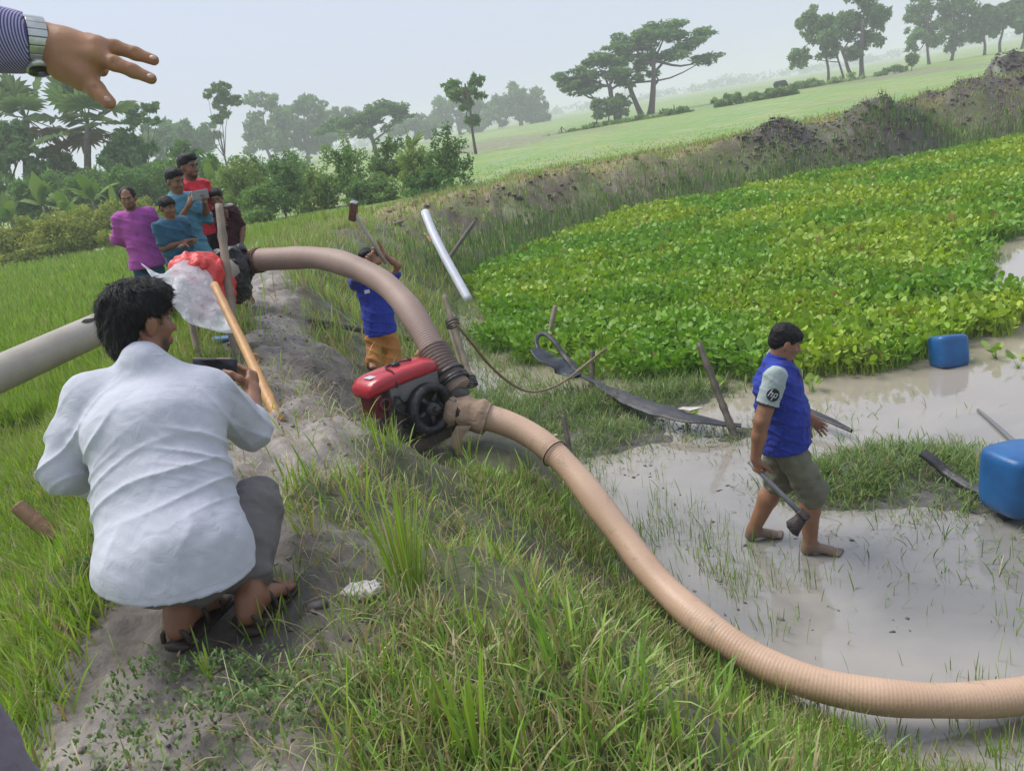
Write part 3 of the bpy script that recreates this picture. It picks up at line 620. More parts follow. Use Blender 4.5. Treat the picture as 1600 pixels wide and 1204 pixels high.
# right-hand trees
ptree('roadside_tree', 'tall leafy tree with bare forked stem at upper right', 1347, 122, 105, 140, [(1345, 20, 34, 26), (1375, 30, 18, 22), (1360, 62, 28, 14), (1325, 45, 26, 20), (1330, 85, 16, 12), (1345, -10, 30, 20)], 3800, .40, DG1, DG2, .32, 'trees by the far road', .6, 0, .8, (-.8, (-2.6, 0, 4)))
ptree('roadside_tree', 'slender leaning tree left of the forked one', 1294, 126, 108, 120, [(1262, 30, 24, 22), (1275, 62, 26, 18), (1255, 90, 20, 14), (1300, 45, 22, 20), (1295, 80, 20, 12)], 3000, .40, MG1, DG2, .2, 'trees by the far road', .6, 0, .8, (2.2, (1.2, 0, 4.5)))
for bx, by, tp, specs, lab in [(1452, 96, 120, [(1445, 20, 26, 22), (1430, 55, 20, 14), (1458, 50, 24, 18), (1440, -8, 22, 18), (1425, 75, 10, 8)], 'leafy tree at the left end of the far right row'),
                               (1486, 84, 120, [(1485, 15, 26, 28), (1488, 55, 24, 24), (1508, 30, 20, 26), (1492, -15, 28, 20)], 'densest tall tree of the far right row'),
                               (1538, 79, 80, [(1538, 35, 20, 16), (1525, 55, 14, 12), (1545, 18, 16, 10)], 'small thin-stemmed tree of the far right row'),
                               (1563, 72, 80, [(1565, 28, 20, 16), (1580, 12, 18, 10), (1555, 45, 12, 10)], 'pale thin-stemmed tree near the right edge of the row'),
                               (1596, 68, 80, [(1592, 25, 20, 16), (1604, 10, 18, 14), (1600, 42, 14, 10)], 'last tree of the far row, cut by the right edge')]:
    ptree('roadside_tree', lab, bx, by, 125, tp, specs, 2600, .46, MG1, DG2, .22, 'trees by the far road', .6, 0, .8)
for x_, y_, rx, ry, lab in [(1316, 128, 30, 9, 'scrub at the foot of the roadside trees'), (1375, 118, 12, 6, 'small scrub clump right of the forked roadside tree'), (1398, 108, 14, 6, 'small scrub between the two tree groups'), (1424, 92, 9, 7, 'tiny scrub left of the dense row'), (1265, 133, 18, 8, 'scrub left of the slender leaning tree')]:
    ptree('road_shrub', lab, x_, y_ + ry * .7, 100, 2 * ry, [(x_, y_, rx, ry)], 420, .4, MG1, MG2, .06, 'scrub below the roadside trees')
# lone young tree between fields
ptree('young_tree', 'lone slim young tree with two tiers of leaves at the field edge', 744, 243, 62, 130, [(722, 145, 22, 12), (745, 125, 14, 9), (705, 135, 14, 7), (728, 165, 12, 8), (738, 190, 12, 8), (750, 150, 10, 5)], 1100, .30, MG1, DG2, .11, None, .8)
# hazy trees far behind
for bx, by, d, tp, specs, n_, lab in [(815, 200, 230, 70, [(800, 165, 30, 28), (830, 168, 30, 28), (845, 178, 18, 18), (775, 180, 24, 16)], 3200, 'rounded hazy tree clump on the horizon left of the umbrella trees'),
                                      (720, 210, 235, 60, [(700, 175, 26, 20), (740, 178, 30, 24), (685, 190, 20, 14)], 2400, 'hazy trees on the horizon behind the lone young tree'),
                                      (420, 245, 170, 110, [(412, 165, 28, 20), (435, 195, 34, 30), (400, 210, 24, 26), (425, 225, 36, 20)], 3200, 'tall blue-grey tree behind the boys and banana plants'),
                                      (480, 245, 175, 110, [(470, 165, 30, 14), (485, 195, 30, 26), (500, 215, 34, 22), (455, 215, 24, 22)], 3200, 'tall blue-grey tree right of the other tall one'),
                                      (545, 235, 200, 70, [(530, 180, 24, 14), (560, 195, 30, 16), (520, 205, 20, 16)], 1800, 'low hazy tree behind the flat-topped tree'),
                                      (650, 225, 210, 60, [(640, 195, 30, 14), (670, 200, 24, 14)], 1400, 'low hazy tree right of the flat-topped tree'),
                                      (300, 260, 130, 70, [(275, 215, 26, 26), (305, 225, 24, 24), (325, 205, 18, 18)], 2200, 'hazy mid-green tree behind the standing boys'),
                                      (255, 265, 120, 60, [(240, 225, 22, 26), (262, 215, 16, 18)], 1500, 'hazy tree left of the standing boys')]:
    ptree('distant_tree', lab, bx, by, d, tp, specs, n_, d * .0042, DG1, DG2, d * .0022, 'hazy trees on the horizon', .6, 0, .8)
ptree('spreading_tree', 'dark flat-topped tree rising behind the shrubs', 590, 250, 110, 80, [(560, 185, 40, 10), (525, 195, 30, 8), (600, 172, 36, 12), (625, 180, 24, 10), (585, 200, 36, 10), (505, 205, 16, 5)], 3600, .40, DG1, DG2, .35, None, .6, .5, .8)
ptree('slender_tree', 'slender tree with rounded leaf tufts above the banana plants', 345, 230, 85, 105, [(345, 140, 15, 10), (325, 147, 9, 6), (366, 158, 11, 7), (344, 162, 14, 10), (340, 185, 10, 8), (352, 178, 8, 6)], 1500, .30, DG1, DG2, .12, None, .8)
ptree('slender_tree', 'thin-limbed tree with flat sprays just below the pointing hand', 216, 260, 60, 95, [(200, 172, 14, 6), (232, 168, 14, 8), (218, 185, 20, 8), (245, 190, 12, 5)], 900, .26, DG1, DG2, .10, None, .75)
ptree('broadleaf_tree', 'dark dense tree behind the man in pink', 205, 330, 50, 120, [(200, 225, 30, 24), (215, 260, 30, 26), (185, 250, 26, 26), (225, 235, 18, 20), (200, 290, 34, 24)], 3600, .24, (0.10, 0.205, 0.065), (0.21, 0.34, 0.11), .2)
ptree('broadleaf_tree', 'dark dense tree at the far left behind the fan palm', 20, 330, 50, 120, [(15, 215, 30, 24), (40, 235, 26, 20), (5, 260, 32, 30), (55, 270, 26, 24), (25, 300, 36, 26)], 3600, .24, (0.10, 0.205, 0.065), (0.21, 0.34, 0.11), .2)
ptree('broadleaf_tree', 'olive tree between the two fan palms', 90, 335, 52, 110, [(85, 250, 26, 20), (110, 265, 26, 24), (75, 285, 26, 26), (130, 290, 30, 24)], 3000, .24, (0.10, 0.14, 0.045), MG2, .16)
ptree('broadleaf_tree', 'mid-green tree behind the boys on the dyke', 300, 330, 48, 110, [(290, 250, 30, 22), (262, 265, 26, 24), (320, 262, 24, 22), (285, 295, 34, 24), (240, 285, 24, 24)], 3200, .22, MG1, (0.15, 0.26, 0.09), .16)
# shrubs: yellow-green hedge left, bushes behind the far end of the dyke
HG = 'hedge bushes beyond the rice field'
for q, (x_, y_, rx, ry, lab) in enumerate([(-10, 385, 46, 44, 'yellow-green hedge bush at the left edge'), (35, 375, 46, 46, 'second hedge bush from the left edge'), (85, 365, 44, 44, 'hedge bush under the left fan palm'), (130, 358, 44, 42, 'hedge bush left of the man in pink'), (178, 350, 40, 42, 'hedge bush right behind the man in pink'),
                                          (225, 345, 36, 36, 'hedge bush between the man in pink and the boys')]):
    ptree('hedge_shrub', lab, x_, y_ + ry * .75, 27, 2 * ry, [(x_ - rx * .3, y_ + ry * .2, rx * .8, ry * .8), (x_ + rx * .4, y_, rx * .7, ry * .9), (x_, y_ - ry * .3, rx * .6, ry * .6), (x_, y_ + ry * .6, rx, ry * .4)], 2000, .085, (0.20, 0.26, 0.06), YG2, .05, HG, .5, 0, .8, None, .3)
for q, (x_, y_, rx, ry, d, lab) in enumerate([(-5, 315, 40, 40, 40, 'thicket bush at the left edge behind the yellow hedge'), (40, 318, 38, 36, 39, 'thicket bush behind the left banana plants'), (88, 308, 40, 40, 41, 'thicket bush behind the banana under the left palm'), (135, 305, 38, 40, 39, 'thicket bush behind the pale-leaved banana'),
                                             (180, 300, 38, 42, 38, 'thicket bush behind the man in pink'), (232, 300, 40, 44, 39, 'thicket bush left behind the boys'), (285, 296, 40, 46, 40, 'thicket bush right behind the boys'), (338, 290, 40, 46, 38, 'thicket bush behind the pale-leaved banana on the right'), (395, 285, 40, 46, 39, 'thicket bush behind the boy in maroon'), (465, 282, 44, 40, 42, 'thicket bush behind the tall pale bush')]):
    ptree('thicket_shrub', lab, x_, y_ + ry * .8, d, 2 * ry, [(x_ - rx * .35, y_ + ry * .1, rx * .75, ry * .8), (x_ + rx * .35, y_ - ry * .1, rx * .75, ry * .8), (x_, y_ - ry * .4, rx * .55, ry * .6), (x_, y_ + ry * .55, rx, ry * .5)], 2300, .13, MG1, (0.20, 0.32, 0.10), .06, 'thicket behind the hedge', .5, 0, .8, None, .3)
SG = 'bushes at the far end of the dyke'
for bx, by, d, x_, y_, rx, ry, a, b_, lab in [(405, 345, 29, 405, 318, 30, 34, MG1, MG2, 'bush right of the boy in maroon'), (450, 335, 29, 450, 285, 32, 50, MG1, (0.17, 0.27, 0.10), 'tall pale bush right of the group of boys'), (500, 330, 30, 497, 300, 34, 36, YG1, MG2, 'yellowish bush left of the hammer'),
                                              (545, 320, 30, 540, 265, 36, 50, MG1, MG2, 'leafy bush above the raised hammer'), (590, 318, 29.5, 590, 295, 38, 24, DG1, MG2, 'dark low bush right above the hammer head'), (605, 310, 33, 605, 250, 36, 34, MG1, (0.19, 0.26, 0.08), 'bush in the middle of the shrub row'),
                                              (650, 300, 31, 650, 262, 34, 40, YG1, MG2, 'yellow-green bush left of the big rounded one'), (700, 292, 30, 698, 250, 38, 48, MG1, (0.14, 0.22, 0.075), 'big rounded bush at the right end of the shrub row'), (665, 300, 28.5, 668, 288, 36, 20, DG1, MG1, 'dark low bush under the big rounded one'),
                                              (560, 318, 29, 558, 300, 22, 18, DG1, MG2, 'small dark bush left of the hammer head'), (375, 330, 31, 372, 290, 34, 40, YG1, MG2, 'yellowish bush behind the boy in maroon')]:
    ptree('bush_shrub', lab, bx, by, d, 2 * ry, [(x_ - rx * .35, y_ + ry * .1, rx * .7, ry * .8), (x_ + rx * .35, y_, rx * .7, ry * .9), (x_, y_ - ry * .35, rx * .6, ry * .65), (x_, y_ + ry * .5, rx, ry * .5)], 2200, .09, a, b_, .05, SG, .5, 0, .8, None, .3)
# fan palms ------------------------------------------------------------
PALMBARK = mat('palm_trunk', (0.12, 0.105, 0.085), (0.06, 0.05, 0.04), 5, .9, .6, 12)
def fan_palm(px, py, d, crown_y, rad, label):
    b = at(px, py, d); b[2] = Hs(b[0], b[1]); top = at(px + 6, crown_y, d); e = empty('fan_palm', b, label, 'palm tree', 'fan palms'); t = top - b
    V, F = tube(np.array([[0, 0, -.3], t * .3 + (.1, 0, 0), t * .7, t]), [.28, .22, .2, .2], 9); new_mesh('trunk', V, F, PALMBARK, e)
    for k in range(20):
        a = rng.uniform(0, 6.28); el = rng.uniform(-.9, 1.45); dead = el < -.35
        dr = np.array([math.cos(a) * math.cos(el), math.sin(a) * math.cos(el), math.sin(el)]); R = rad * rng.uniform(.45, .62)
        hub = t + dr * R; Bm = basis(dr, (0, 0, 1) if abs(dr[2]) < .95 else (1, 0, 0)); V, Fs = tube([t, t + dr * R * .5, hub], [.05, .035, .03], 4)
        seg = 15; an = np.linspace(-1.9, 1.9, seg); rl = R * (1.0 - .22 * np.abs(an) / 1.9); tri = []; vv = []
        for q, aa in enumerate(an):
            u = math.cos(aa) * Bm[:, 0] + math.sin(aa) * Bm[:, 1]; w_ = -math.sin(aa) * Bm[:, 0] + math.cos(aa) * Bm[:, 1]; fold = Bm[:, 2] * (.06 * R * (-1) ** q)
            vv += [hub, hub + u * rl[q] * .6 - w_ * R * .075 + fold, hub + u * rl[q] - np.array([0, 0, .14 * R]), hub + u * rl[q] * .6 + w_ * R * .075 - fold]; tri.append([4 * q, 4 * q + 1, 4 * q + 2, 4 * q + 3])
        cc = np.array((.17, .13, .07) if dead else (0.15, 0.225, 0.085)) * rng.uniform(.75, 1.3)
        V2, F2 = join((V, Fs), (np.array(vv), np.array(tri))); new_mesh('frond', V2, F2, LM, e, col=np.tile(cc, (len(V2), 1)), smooth=False)
fan_palm(35, 350, 52, 185, 3.0, 'fan palm with a round crown at the far left')
fan_palm(132, 345, 50, 195, 3.3, 'fan palm with drooping dead leaves under the pointing hand')
# banana plants ---------------------------------------------------------
BST = mat('banana_stem', (0.16, 0.20, 0.08), (0.10, 0.09, 0.05), 5, .6, .2, 15)
def banana(px, py, d, hpx, label, nl=8):
    b = at(px, py, d); b[2] = Hs(b[0], b[1]); h = hpx * d / FPX; e = empty('banana_plant', b, label, 'banana plant', 'banana plants behind the hedge')
    V, F = tube([[0, 0, -.1], [.03, 0, h * .25], [.0, 0, h * .5]], [.13, .11, .06], 8); new_mesh('stem', V, F, BST, e)
    for k in range(nl):
        a = rng.uniform(0, 6.28); el = rng.uniform(.55, 1.5) if k else 1.52; L = h * rng.uniform(.42, .62); P = []; p = np.array([0, 0, h * .48]); n_ = 9
        for i_ in range(n_):
            P.append(p.copy()); ee = el - (1.5 if k else .25) * (i_ / n_) ** 1.6; p = p + L / n_ * np.array([math.cos(a) * math.cos(ee), math.sin(a) * math.cos(ee), math.sin(ee)])
        P = np.array(P); t = np.linspace(0, 1, n_); w_ = L * .15 * np.clip(np.sin(np.clip((t - .12) / .88, 0, 1) * math.pi) ** .55, .03, 1); sd_ = np.array([-math.sin(a), math.cos(a), 0])
        rag = rng.uniform(.75, 1.1, n_); Lf = P - sd_ * (w_ * rag)[:, None] - (0, 0, .0) * t[:, None] - np.array([0, 0, 1]) * (w_ * .35)[:, None]; Rg = P + sd_ * (w_ * rag[::-1])[:, None] - np.array([0, 0, 1]) * (w_ * .35)[:, None]
        V = np.vstack([Lf, P, Rg]); q = np.arange(n_ - 1); F = np.vstack([np.stack([q, q + 1, n_ + q + 1, n_ + q], 1), np.stack([n_ + q, n_ + q + 1, 2 * n_ + q + 1, 2 * n_ + q], 1)])
        cc = mixc((0.085, 0.165, 0.035), (0.17, 0.25, 0.06), np.array(rng.random() if k else 1.0)); new_mesh('leaf', V, F, LM, e, col=np.tile(cc, (len(V), 1)))
for px, py, d, hp, lab in [(75, 345, 38, 110, 'banana plant with broad leaves left of the middle of the hedge'), (105, 335, 36, 95, 'banana plant directly under the left fan palm'), (150, 330, 37, 105, 'banana plant with an upright pale leaf left of the man in pink'), (20, 355, 38, 90, 'banana plant at the left edge behind the hedge'),
                           (340, 315, 36, 95, 'banana plant with an upright pale leaf right behind the boys'), (375, 315, 35, 85, 'banana plant right of the one with the pale leaf'), (395, 320, 33, 70, 'small banana plant behind the boy in maroon'), (185, 340, 36, 75, 'small banana plant behind the man in pink'),
                           (648, 260, 44, 80, 'banana plant with drooping leaves above the shrub row'), (560, 270, 44, 62, 'banana plant with grey leaves in the shrub row'), (120, 345, 34, 70, 'small banana plant in front of the dark trees'), (50, 350, 34, 62, 'small banana plant left in front of the dark trees')]:
    banana(px, py, d, hp, lab)
# far grey tree belts on the horizon: read as one mass
cl = []
for x_ in np.linspace(-420, 620, 90):
    cl.append((x_ + rng.uniform(-6, 6), 620 + .25 * x_ + rng.uniform(-30, 30), 3.5, rng.uniform(6, 16), 6, rng.uniform(2.5, 5.5)))
V, F, c_ = leaf_cloud(cl, 16000, 1.3, DG1, DG2); ob = new_mesh('distant_woods', V, F, LM, col=c_, smooth=False, kind='stuff'); ob['label'] = 'far hazy belt of woods along the horizon'
# haze ------------------------------------------------------------------
bm = bmesh.new(); bmesh.ops.create_cube(bm, size=1.0); me = bpy.data.meshes.new('haze'); bm.to_mesh(me); bm.free()
hz = bpy.data.objects.new('haze', me); COL.objects.link(hz); hz['kind'] = 'stuff'; hz['label'] = 'pale humid haze over the fields'
hz.scale = (4400, 3800, 30); hz.location = (0, 1500, 13.0)
m = bpy.data.materials.new('haze'); m.use_nodes = True; n = m.node_tree.nodes; n.remove(n['Principled BSDF'])
pv = n.new('ShaderNodeVolumePrincipled'); pv.inputs['Color'].default_value = (0.925, 0.925, 1.0, 1); pv.inputs['Density'].default_value = 0.0019; pv.inputs['Anisotropy'].default_value = 0.0
m.node_tree.links.new(pv.outputs[0], n['Material Output'].inputs['Volume']); me.materials.append(m)
# ------------------------------------------------------------------ people: smooth-blended body volumes turned into one skin
class Vol:
    """a signed-distance volume of blended tapered limbs, meshed as one continuous surface"""
    def __init__(s): s.p = []; s.clips = []; s.disp = None
    def cap(s, a, b, ra, rb, k=.03, op='+'):
        s.p.append(('cap', np.array(a, float), np.array(b, float), ra, rb, None, k, op)); return s
    def chain(s, P, R, k=.03):
        for i in range(len(P) - 1): s.cap(P[i], P[i + 1], R[i], R[i + 1], k)
        return s
    def ecap(s, a, b, ra, rb, side, k=.04, op='+'):
        """ra, rb = (half width along side, half depth)"""
        s.p.append(('ecap', np.array(a, float), np.array(b, float), ra, rb, np.array(side, float), k, op)); return s
    def ell(s, c, r, R=None, k=.02, op='+'):
        s.p.append(('ell', np.array(c, float), np.array(r, float), np.eye(3) if R is None else np.asarray(R), None, None, k, op)); return s
    def clip(s, pt, n):
        n = np.array(n, float); s.clips.append((np.array(pt, float), n / np.linalg.norm(n))); return s
    def _bb(s, q):
        if q[0] == 'ell': r = np.abs(q[3]) @ q[2]; return q[1] - r, q[1] + r
        m = max(np.max(q[3]), np.max(q[4])); return np.minimum(q[1], q[2]) - m, np.maximum(q[1], q[2]) + m
    def mesh(s, res):
        bb = [s._bb(q) for q in s.p if q[7] == '+']; mar = 0.05
        lo = np.min([b[0] for b in bb], 0) - .03; hi = np.max([b[1] for b in bb], 0) + .03
        n = np.ceil((hi - lo) / res).astype(int) + 1; D = np.full(n, 1.0, np.float32)
        ax = [lo[i] + res * np.arange(n[i]) for i in range(3)]
        for q in s.p:
            b0, b1 = s._bb(q); sl = tuple(slice(max(0, int((b0[i] - mar - lo[i]) / res)), min(n[i], int((b1[i] + mar - lo[i]) / res) + 2)) for i in range(3))
            G = np.meshgrid(ax[0][sl[0]], ax[1][sl[1]], ax[2][sl[2]], indexing='ij'); P = np.stack(G, -1).astype(np.float32)
            if P.size == 0: continue
            if q[0] == 'ell':
                L = (P - q[1]) @ q[3]; L = L / q[2]; rr_ = np.linalg.norm(L, axis=-1); g_ = np.linalg.norm(L / q[2], axis=-1); d = rr_ * (rr_ - 1) / np.maximum(g_, 1e-6)
            else:
                ab = q[2] - q[1]; L2 = max(ab @ ab, 1e-9); t = np.clip(((P - q[1]) @ ab) / L2, 0, 1); off = P - q[1] - t[..., None] * ab
                if q[0] == 'cap': d = np.linalg.norm(off, axis=-1) - (q[3] + (q[4] - q[3]) * t)
                else:
                    e = q[5]; e = e - ab * (e @ ab) / L2; e = e / np.linalg.norm(e); u = off @ e; w2 = np.maximum((off ** 2).sum(-1) - u * u, 0)
                    rx = q[3][0] + (q[4][0] - q[3][0]) * t; ry = q[3][1] + (q[4][1] - q[3][1]) * t
                    kk = np.sqrt((u / rx) ** 2 + w2 / ry ** 2); gg = np.sqrt((u / rx ** 2) ** 2 + w2 / ry ** 4); d = kk * (kk - 1) / np.maximum(gg, 1e-6)
            D0 = D[sl]; k = q[6]
            if q[7] == '+':
                h = np.clip(.5 + .5 * (D0 - d) / k, 0, 1); D[sl] = D0 * (1 - h) + d * h - k * h * (1 - h)
            else:
                h = np.clip(.5 - .5 * (D0 + d) / k, 0, 1); D[sl] = D0 * (1 - h) + (-d) * h + k * h * (1 - h)
        if s.disp is not None or s.clips:
            G = np.stack(np.meshgrid(*ax, indexing='ij'), -1).astype(np.float32)
            if s.disp is not None:
                nb = np.abs(D) < .06; D[nb] += s.disp(G[nb])
            for p_, nn in s.clips: D = np.maximum(D, (G - p_) @ nn)
        return surface_nets(D, lo, res)
def surface_nets(D, lo, res):
    nx, ny, nz = D.shape; sg = D < 0
    cnt = np.zeros((nx - 1, ny - 1, nz - 1), np.int8)
    for a in (0, 1):
        for b in (0, 1):
            for c in (0, 1): cnt += sg[a:nx - 1 + a, b:ny - 1 + b, c:nz - 1 + c]
    act = (cnt > 0) & (cnt < 8); I, J, K = np.nonzero(act); idx = np.full(act.shape, -1, np.int32); idx[I, J, K] = np.arange(len(I))
    acc = np.zeros((len(I), 3)); num = np.zeros(len(I)); corners = [(a, b, c) for a in (0, 1) for b in (0, 1) for c in (0, 1)]
    val = {c: D[I + c[0], J + c[1], K + c[2]] for c in corners}
    for c in corners:
        for x_ in range(3):
            if c[x_] == 0:
                e = list(c); e[x_] = 1; e = tuple(e); v0, v1 = val[c], val[e]; m_ = (v0 < 0) != (v1 < 0)
                t = np.where(m_, v0 / np.where(v0 == v1, 1, v0 - v1), 0); p = np.tile(np.array(c, float), (len(I), 1)); p[:, x_] = t
                acc[m_] += p[m_]; num[m_] += 1
    V = lo + res * (np.stack([I, J, K], -1) + acc / num[:, None]); F = []
    for x_ in range(3):
        s0 = [slice(None)] * 3; s1 = [slice(None)] * 3; s0[x_] = slice(0, -1); s1[x_] = slice(1, None)
        a, b = sg[tuple(s0)], sg[tuple(s1)]; Q = np.stack(np.nonzero(a != b), -1); o1, o2 = [i for i in range(3) if i != x_]
        Q = Q[(Q[:, o1] > 0) & (Q[:, o2] > 0) & (Q[:, o1] < D.shape[o1] - 1) & (Q[:, o2] < D.shape[o2] - 1)]
        if not len(Q): continue
        ins = a[Q[:, 0], Q[:, 1], Q[:, 2]]; q = []
        for d1, d2 in ((-1, -1), (0, -1), (0, 0), (-1, 0)):
            c = Q.copy(); c[:, o1] += d1; c[:, o2] += d2; q.append(idx[c[:, 0], c[:, 1], c[:, 2]])
        q = np.stack(q, 1); fl = ins if x_ != 1 else ~ins; q[~fl] = q[~fl][:, ::-1]; F.append(q)
    F = np.vstack(F); return V, F[(F >= 0).all(1)]
def wavy(seed, freq, amp, dirs=6):
    r = np.random.default_rng(seed); K = r.normal(0, freq, (dirs, 3)); ph = r.uniform(0, 6.28, dirs)
    return lambda P: amp * sum(np.sin(P @ K[i] + ph[i] + 1.3 * np.sin(P @ K[(i + 1) % dirs][::-1] * .5)) for i in range(dirs)) / dirs ** .5
def nrm(v): v = np.asarray(v, float); return v / np.linalg.norm(v)
def rot(axis_, a): return np.array(Matrix.Rotation(a, 3, Vector(axis_)))
SK1, SK2 = (0.30, 0.155, 0.088), (0.235, 0.115, 0.062)
def skin_mat():
    if 'skin' in MATS: return MATS['skin']
    m, n, l, b = nodes_of('skin'); a_ = add(n, 'ShaderNodeAttribute', attribute_name='Col'); tc = add(n, 'ShaderNodeTexCoord')
    nz = add(n, 'ShaderNodeTexNoise', Scale=18.0, Detail=5.0); l.new(tc.outputs['Object'], nz.inputs['Vector']); r = ramp(n, [(.3, (.82, .80, .78)), (.7, (1.12, 1.1, 1.08))]); l.new(nz.outputs['Fac'], r.inputs['Fac'])
    x_ = add(n, 'ShaderNodeMix', data_type='RGBA', blend_type='MULTIPLY'); x_.inputs['Factor'].default_value = 1; l.new(a_.outputs['Color'], x_.inputs['A']); l.new(r.outputs['Color'], x_.inputs['B']); l.new(x_.outputs['Result'], b.inputs['Base Color'])
    b.inputs['Roughness'].default_value = .48; b.inputs['Specular IOR Level'].default_value = .4; b.inputs['Subsurface Weight'].default_value = .12; b.inputs['Subsurface Radius'].default_value = (.01, .004, .002); b.inputs['Subsurface Scale'].default_value = .5
    n2 = add(n, 'ShaderNodeTexNoise', Scale=160.0, Detail=3.0); l.new(tc.outputs['Object'], n2.inputs['Vector']); bp = add(n, 'ShaderNodeBump', Strength=.12, Distance=.004); l.new(n2.outputs['Fac'], bp.inputs['Height']); l.new(bp.outputs['Normal'], b.inputs['Normal'])
    MATS['skin'] = m; return m
def cloth(name, c1, c2=None, weave=240., wr=.35, rough=.85, scale=5., stripe=None):
    """woven cloth: soft colour drift, fine weave and crease relief"""
    if name in MATS: return MATS[name]
    m, n, l, b = nodes_of(name); tc = add(n, 'ShaderNodeTexCoord'); src = tc.outputs['Object']; c2 = c2 or tuple(.86 * q for q in c1)
    nz = add(n, 'ShaderNodeTexNoise', Scale=scale, Detail=6.0); l.new(src, nz.inputs['Vector']); r = ramp(n, [(.35, c2), (.65, c1)]); l.new(nz.outputs['Fac'], r.inputs['Fac']); out = r.outputs['Color']
    if stripe:
        wv = add(n, 'ShaderNodeTexWave', Scale=stripe[1], Distortion=0.0, wave_type='BANDS', bands_direction=stripe[2]); l.new(src, wv.inputs['Vector']); rs = ramp(n, [(.45, (0, 0, 0)), (.55, (1, 1, 1))]); l.new(wv.outputs['Fac'], rs.inputs['Fac'])
        x_ = add(n, 'ShaderNodeMix', data_type='RGBA'); l.new(rs.outputs['Color'], x_.inputs['Factor']); l.new(out, x_.inputs['A']); x_.inputs['B'].default_value = (*stripe[0], 1); out = x_.outputs['Result']
    l.new(out, b.inputs['Base Color']); b.inputs['Roughness'].default_value = rough; b.inputs['Specular IOR Level'].default_value = .2; b.inputs['Sheen Weight'].default_value = .08
    n1 = add(n, 'ShaderNodeTexNoise', Scale=16.0, Detail=4.0, Distortion=.8); l.new(src, n1.inputs['Vector']); n2 = add(n, 'ShaderNodeTexNoise', Scale=weave, Detail=2.0); l.new(src, n2.inputs['Vector'])
    b1 = add(n, 'ShaderNodeBump', Strength=wr, Distance=.03); l.new(n1.outputs['Fac'], b1.inputs['Height']); b2 = add(n, 'ShaderNodeBump', Strength=.15, Distance=.003); l.new(n2.outputs['Fac'], b2.inputs['Height']); l.new(b1.outputs['Normal'], b2.inputs['Normal']); l.new(b2.outputs['Normal'], b.inputs['Normal'])
    MATS[name] = m; return m
HAIR = mat('black_hair', (0.012, 0.011, 0.011), (0.006, 0.006, 0.006), 60, .55, .5, 90, .22, stretch=(1, 1, .25))
EYE = mat('eye_white', (.30, .27, .24), rough=.3); IRIS = mat('iris', (.012, .008, .006), rough=.15)
def head_vol(vol, c, R, s=1.0, jaw=1.0):
    """head centred at c; columns of R are right, forward, up"""
    T = lambda *p: c + R @ (np.array(p) * s); E = lambda p, r, k=.025, op='+': vol.ell(T(*p), np.array(r) * s, R, k * s, op)
    E((0, -.012, .035), (.076, .096, .084)); E((0, .024, -.03), (.062, .068, .088)); E((0, .045, -.088 * jaw), (.042, .040, .034), .03); E((0, .012, -.065), (.056, .06, .05))
    for sx in (-1, 1):
        E((sx * .040, .062, -.030), (.026, .026, .024), .02); E((sx * .0785, -.004, -.012), (.011, .022, .033), .006); E((sx * .032, .103, .006), (.019, .016, .011), .012, '-')
    vol.cap(T(-.034, .085, .026), T(.034, .085, .026), .012 * s, .012 * s, .012 * s); vol.cap(T(0, .090, .008), T(0, .113, -.032), .009 * s, .0145 * s, .010 * s)
    vol.cap(T(-.012, .100, -.037), T(.012, .100, -.037), .009 * s, .009 * s, .008 * s)
    vol.cap(T(-.020, .094, -.064), T(.020, .094, -.064), .0075 * s, .0075 * s, .008 * s); vol.cap(T(-.018, .092, -.076), T(.018, .092, -.076), .0085 * s, .0085 * s, .008 * s)
    vol.ell(T(0, .108, -.070), np.array((.026, .010, .0025)) * s, R, .004, '-')
def face_parts(e, c, R, s, brow=True):
    T = lambda *p: c + R @ (np.array(p) * s)
    for sx in (-1, 1):
        V, F, = ball(T(sx * .031, .0825, .006), np.array((.0130, .0105, .0060)) * s, R); ob = child('eye', V, F, EYE, e)
        V, F = ball(T(sx * .031, .0915, .0055), np.array((.0062, .0025, .0055)) * s, R); child('iris', V, F, IRIS, ob)
        if brow:
            P = [T(sx * .014, .101, .024), T(sx * .03, .1005, .029), T(sx * .048, .090, .024)]; V, F = tube(smoothpath(P, 7), np.array([.003, .0045, .0048, .0045, .004, .003, .0015]) * s, 6); child('eyebrow', V, F, HAIR, e)
def ball(c, r, R=None, u=10, v=7):
    a = np.linspace(0, 2 * math.pi, u, endpoint=False); b = np.linspace(-math.pi / 2, math.pi / 2, v)
    V = np.stack([np.cos(b)[:, None] * np.cos(a), np.cos(b)[:, None] * np.sin(a), np.sin(b)[:, None] * np.ones(u)], -1).reshape(-1, 3) * np.broadcast_to(r, 3)
    if R is not None: V = V @ np.asarray(R).T
    i_, j_ = np.meshgrid(np.arange(v - 1), np.arange(u), indexing='ij'); j2 = (j_ + 1) % u
    return V + c, [np.stack([i_ * u + j_, i_ * u + j2, (i_ + 1) * u + j2, (i_ + 1) * u + j_], -1).reshape(-1, 4)]
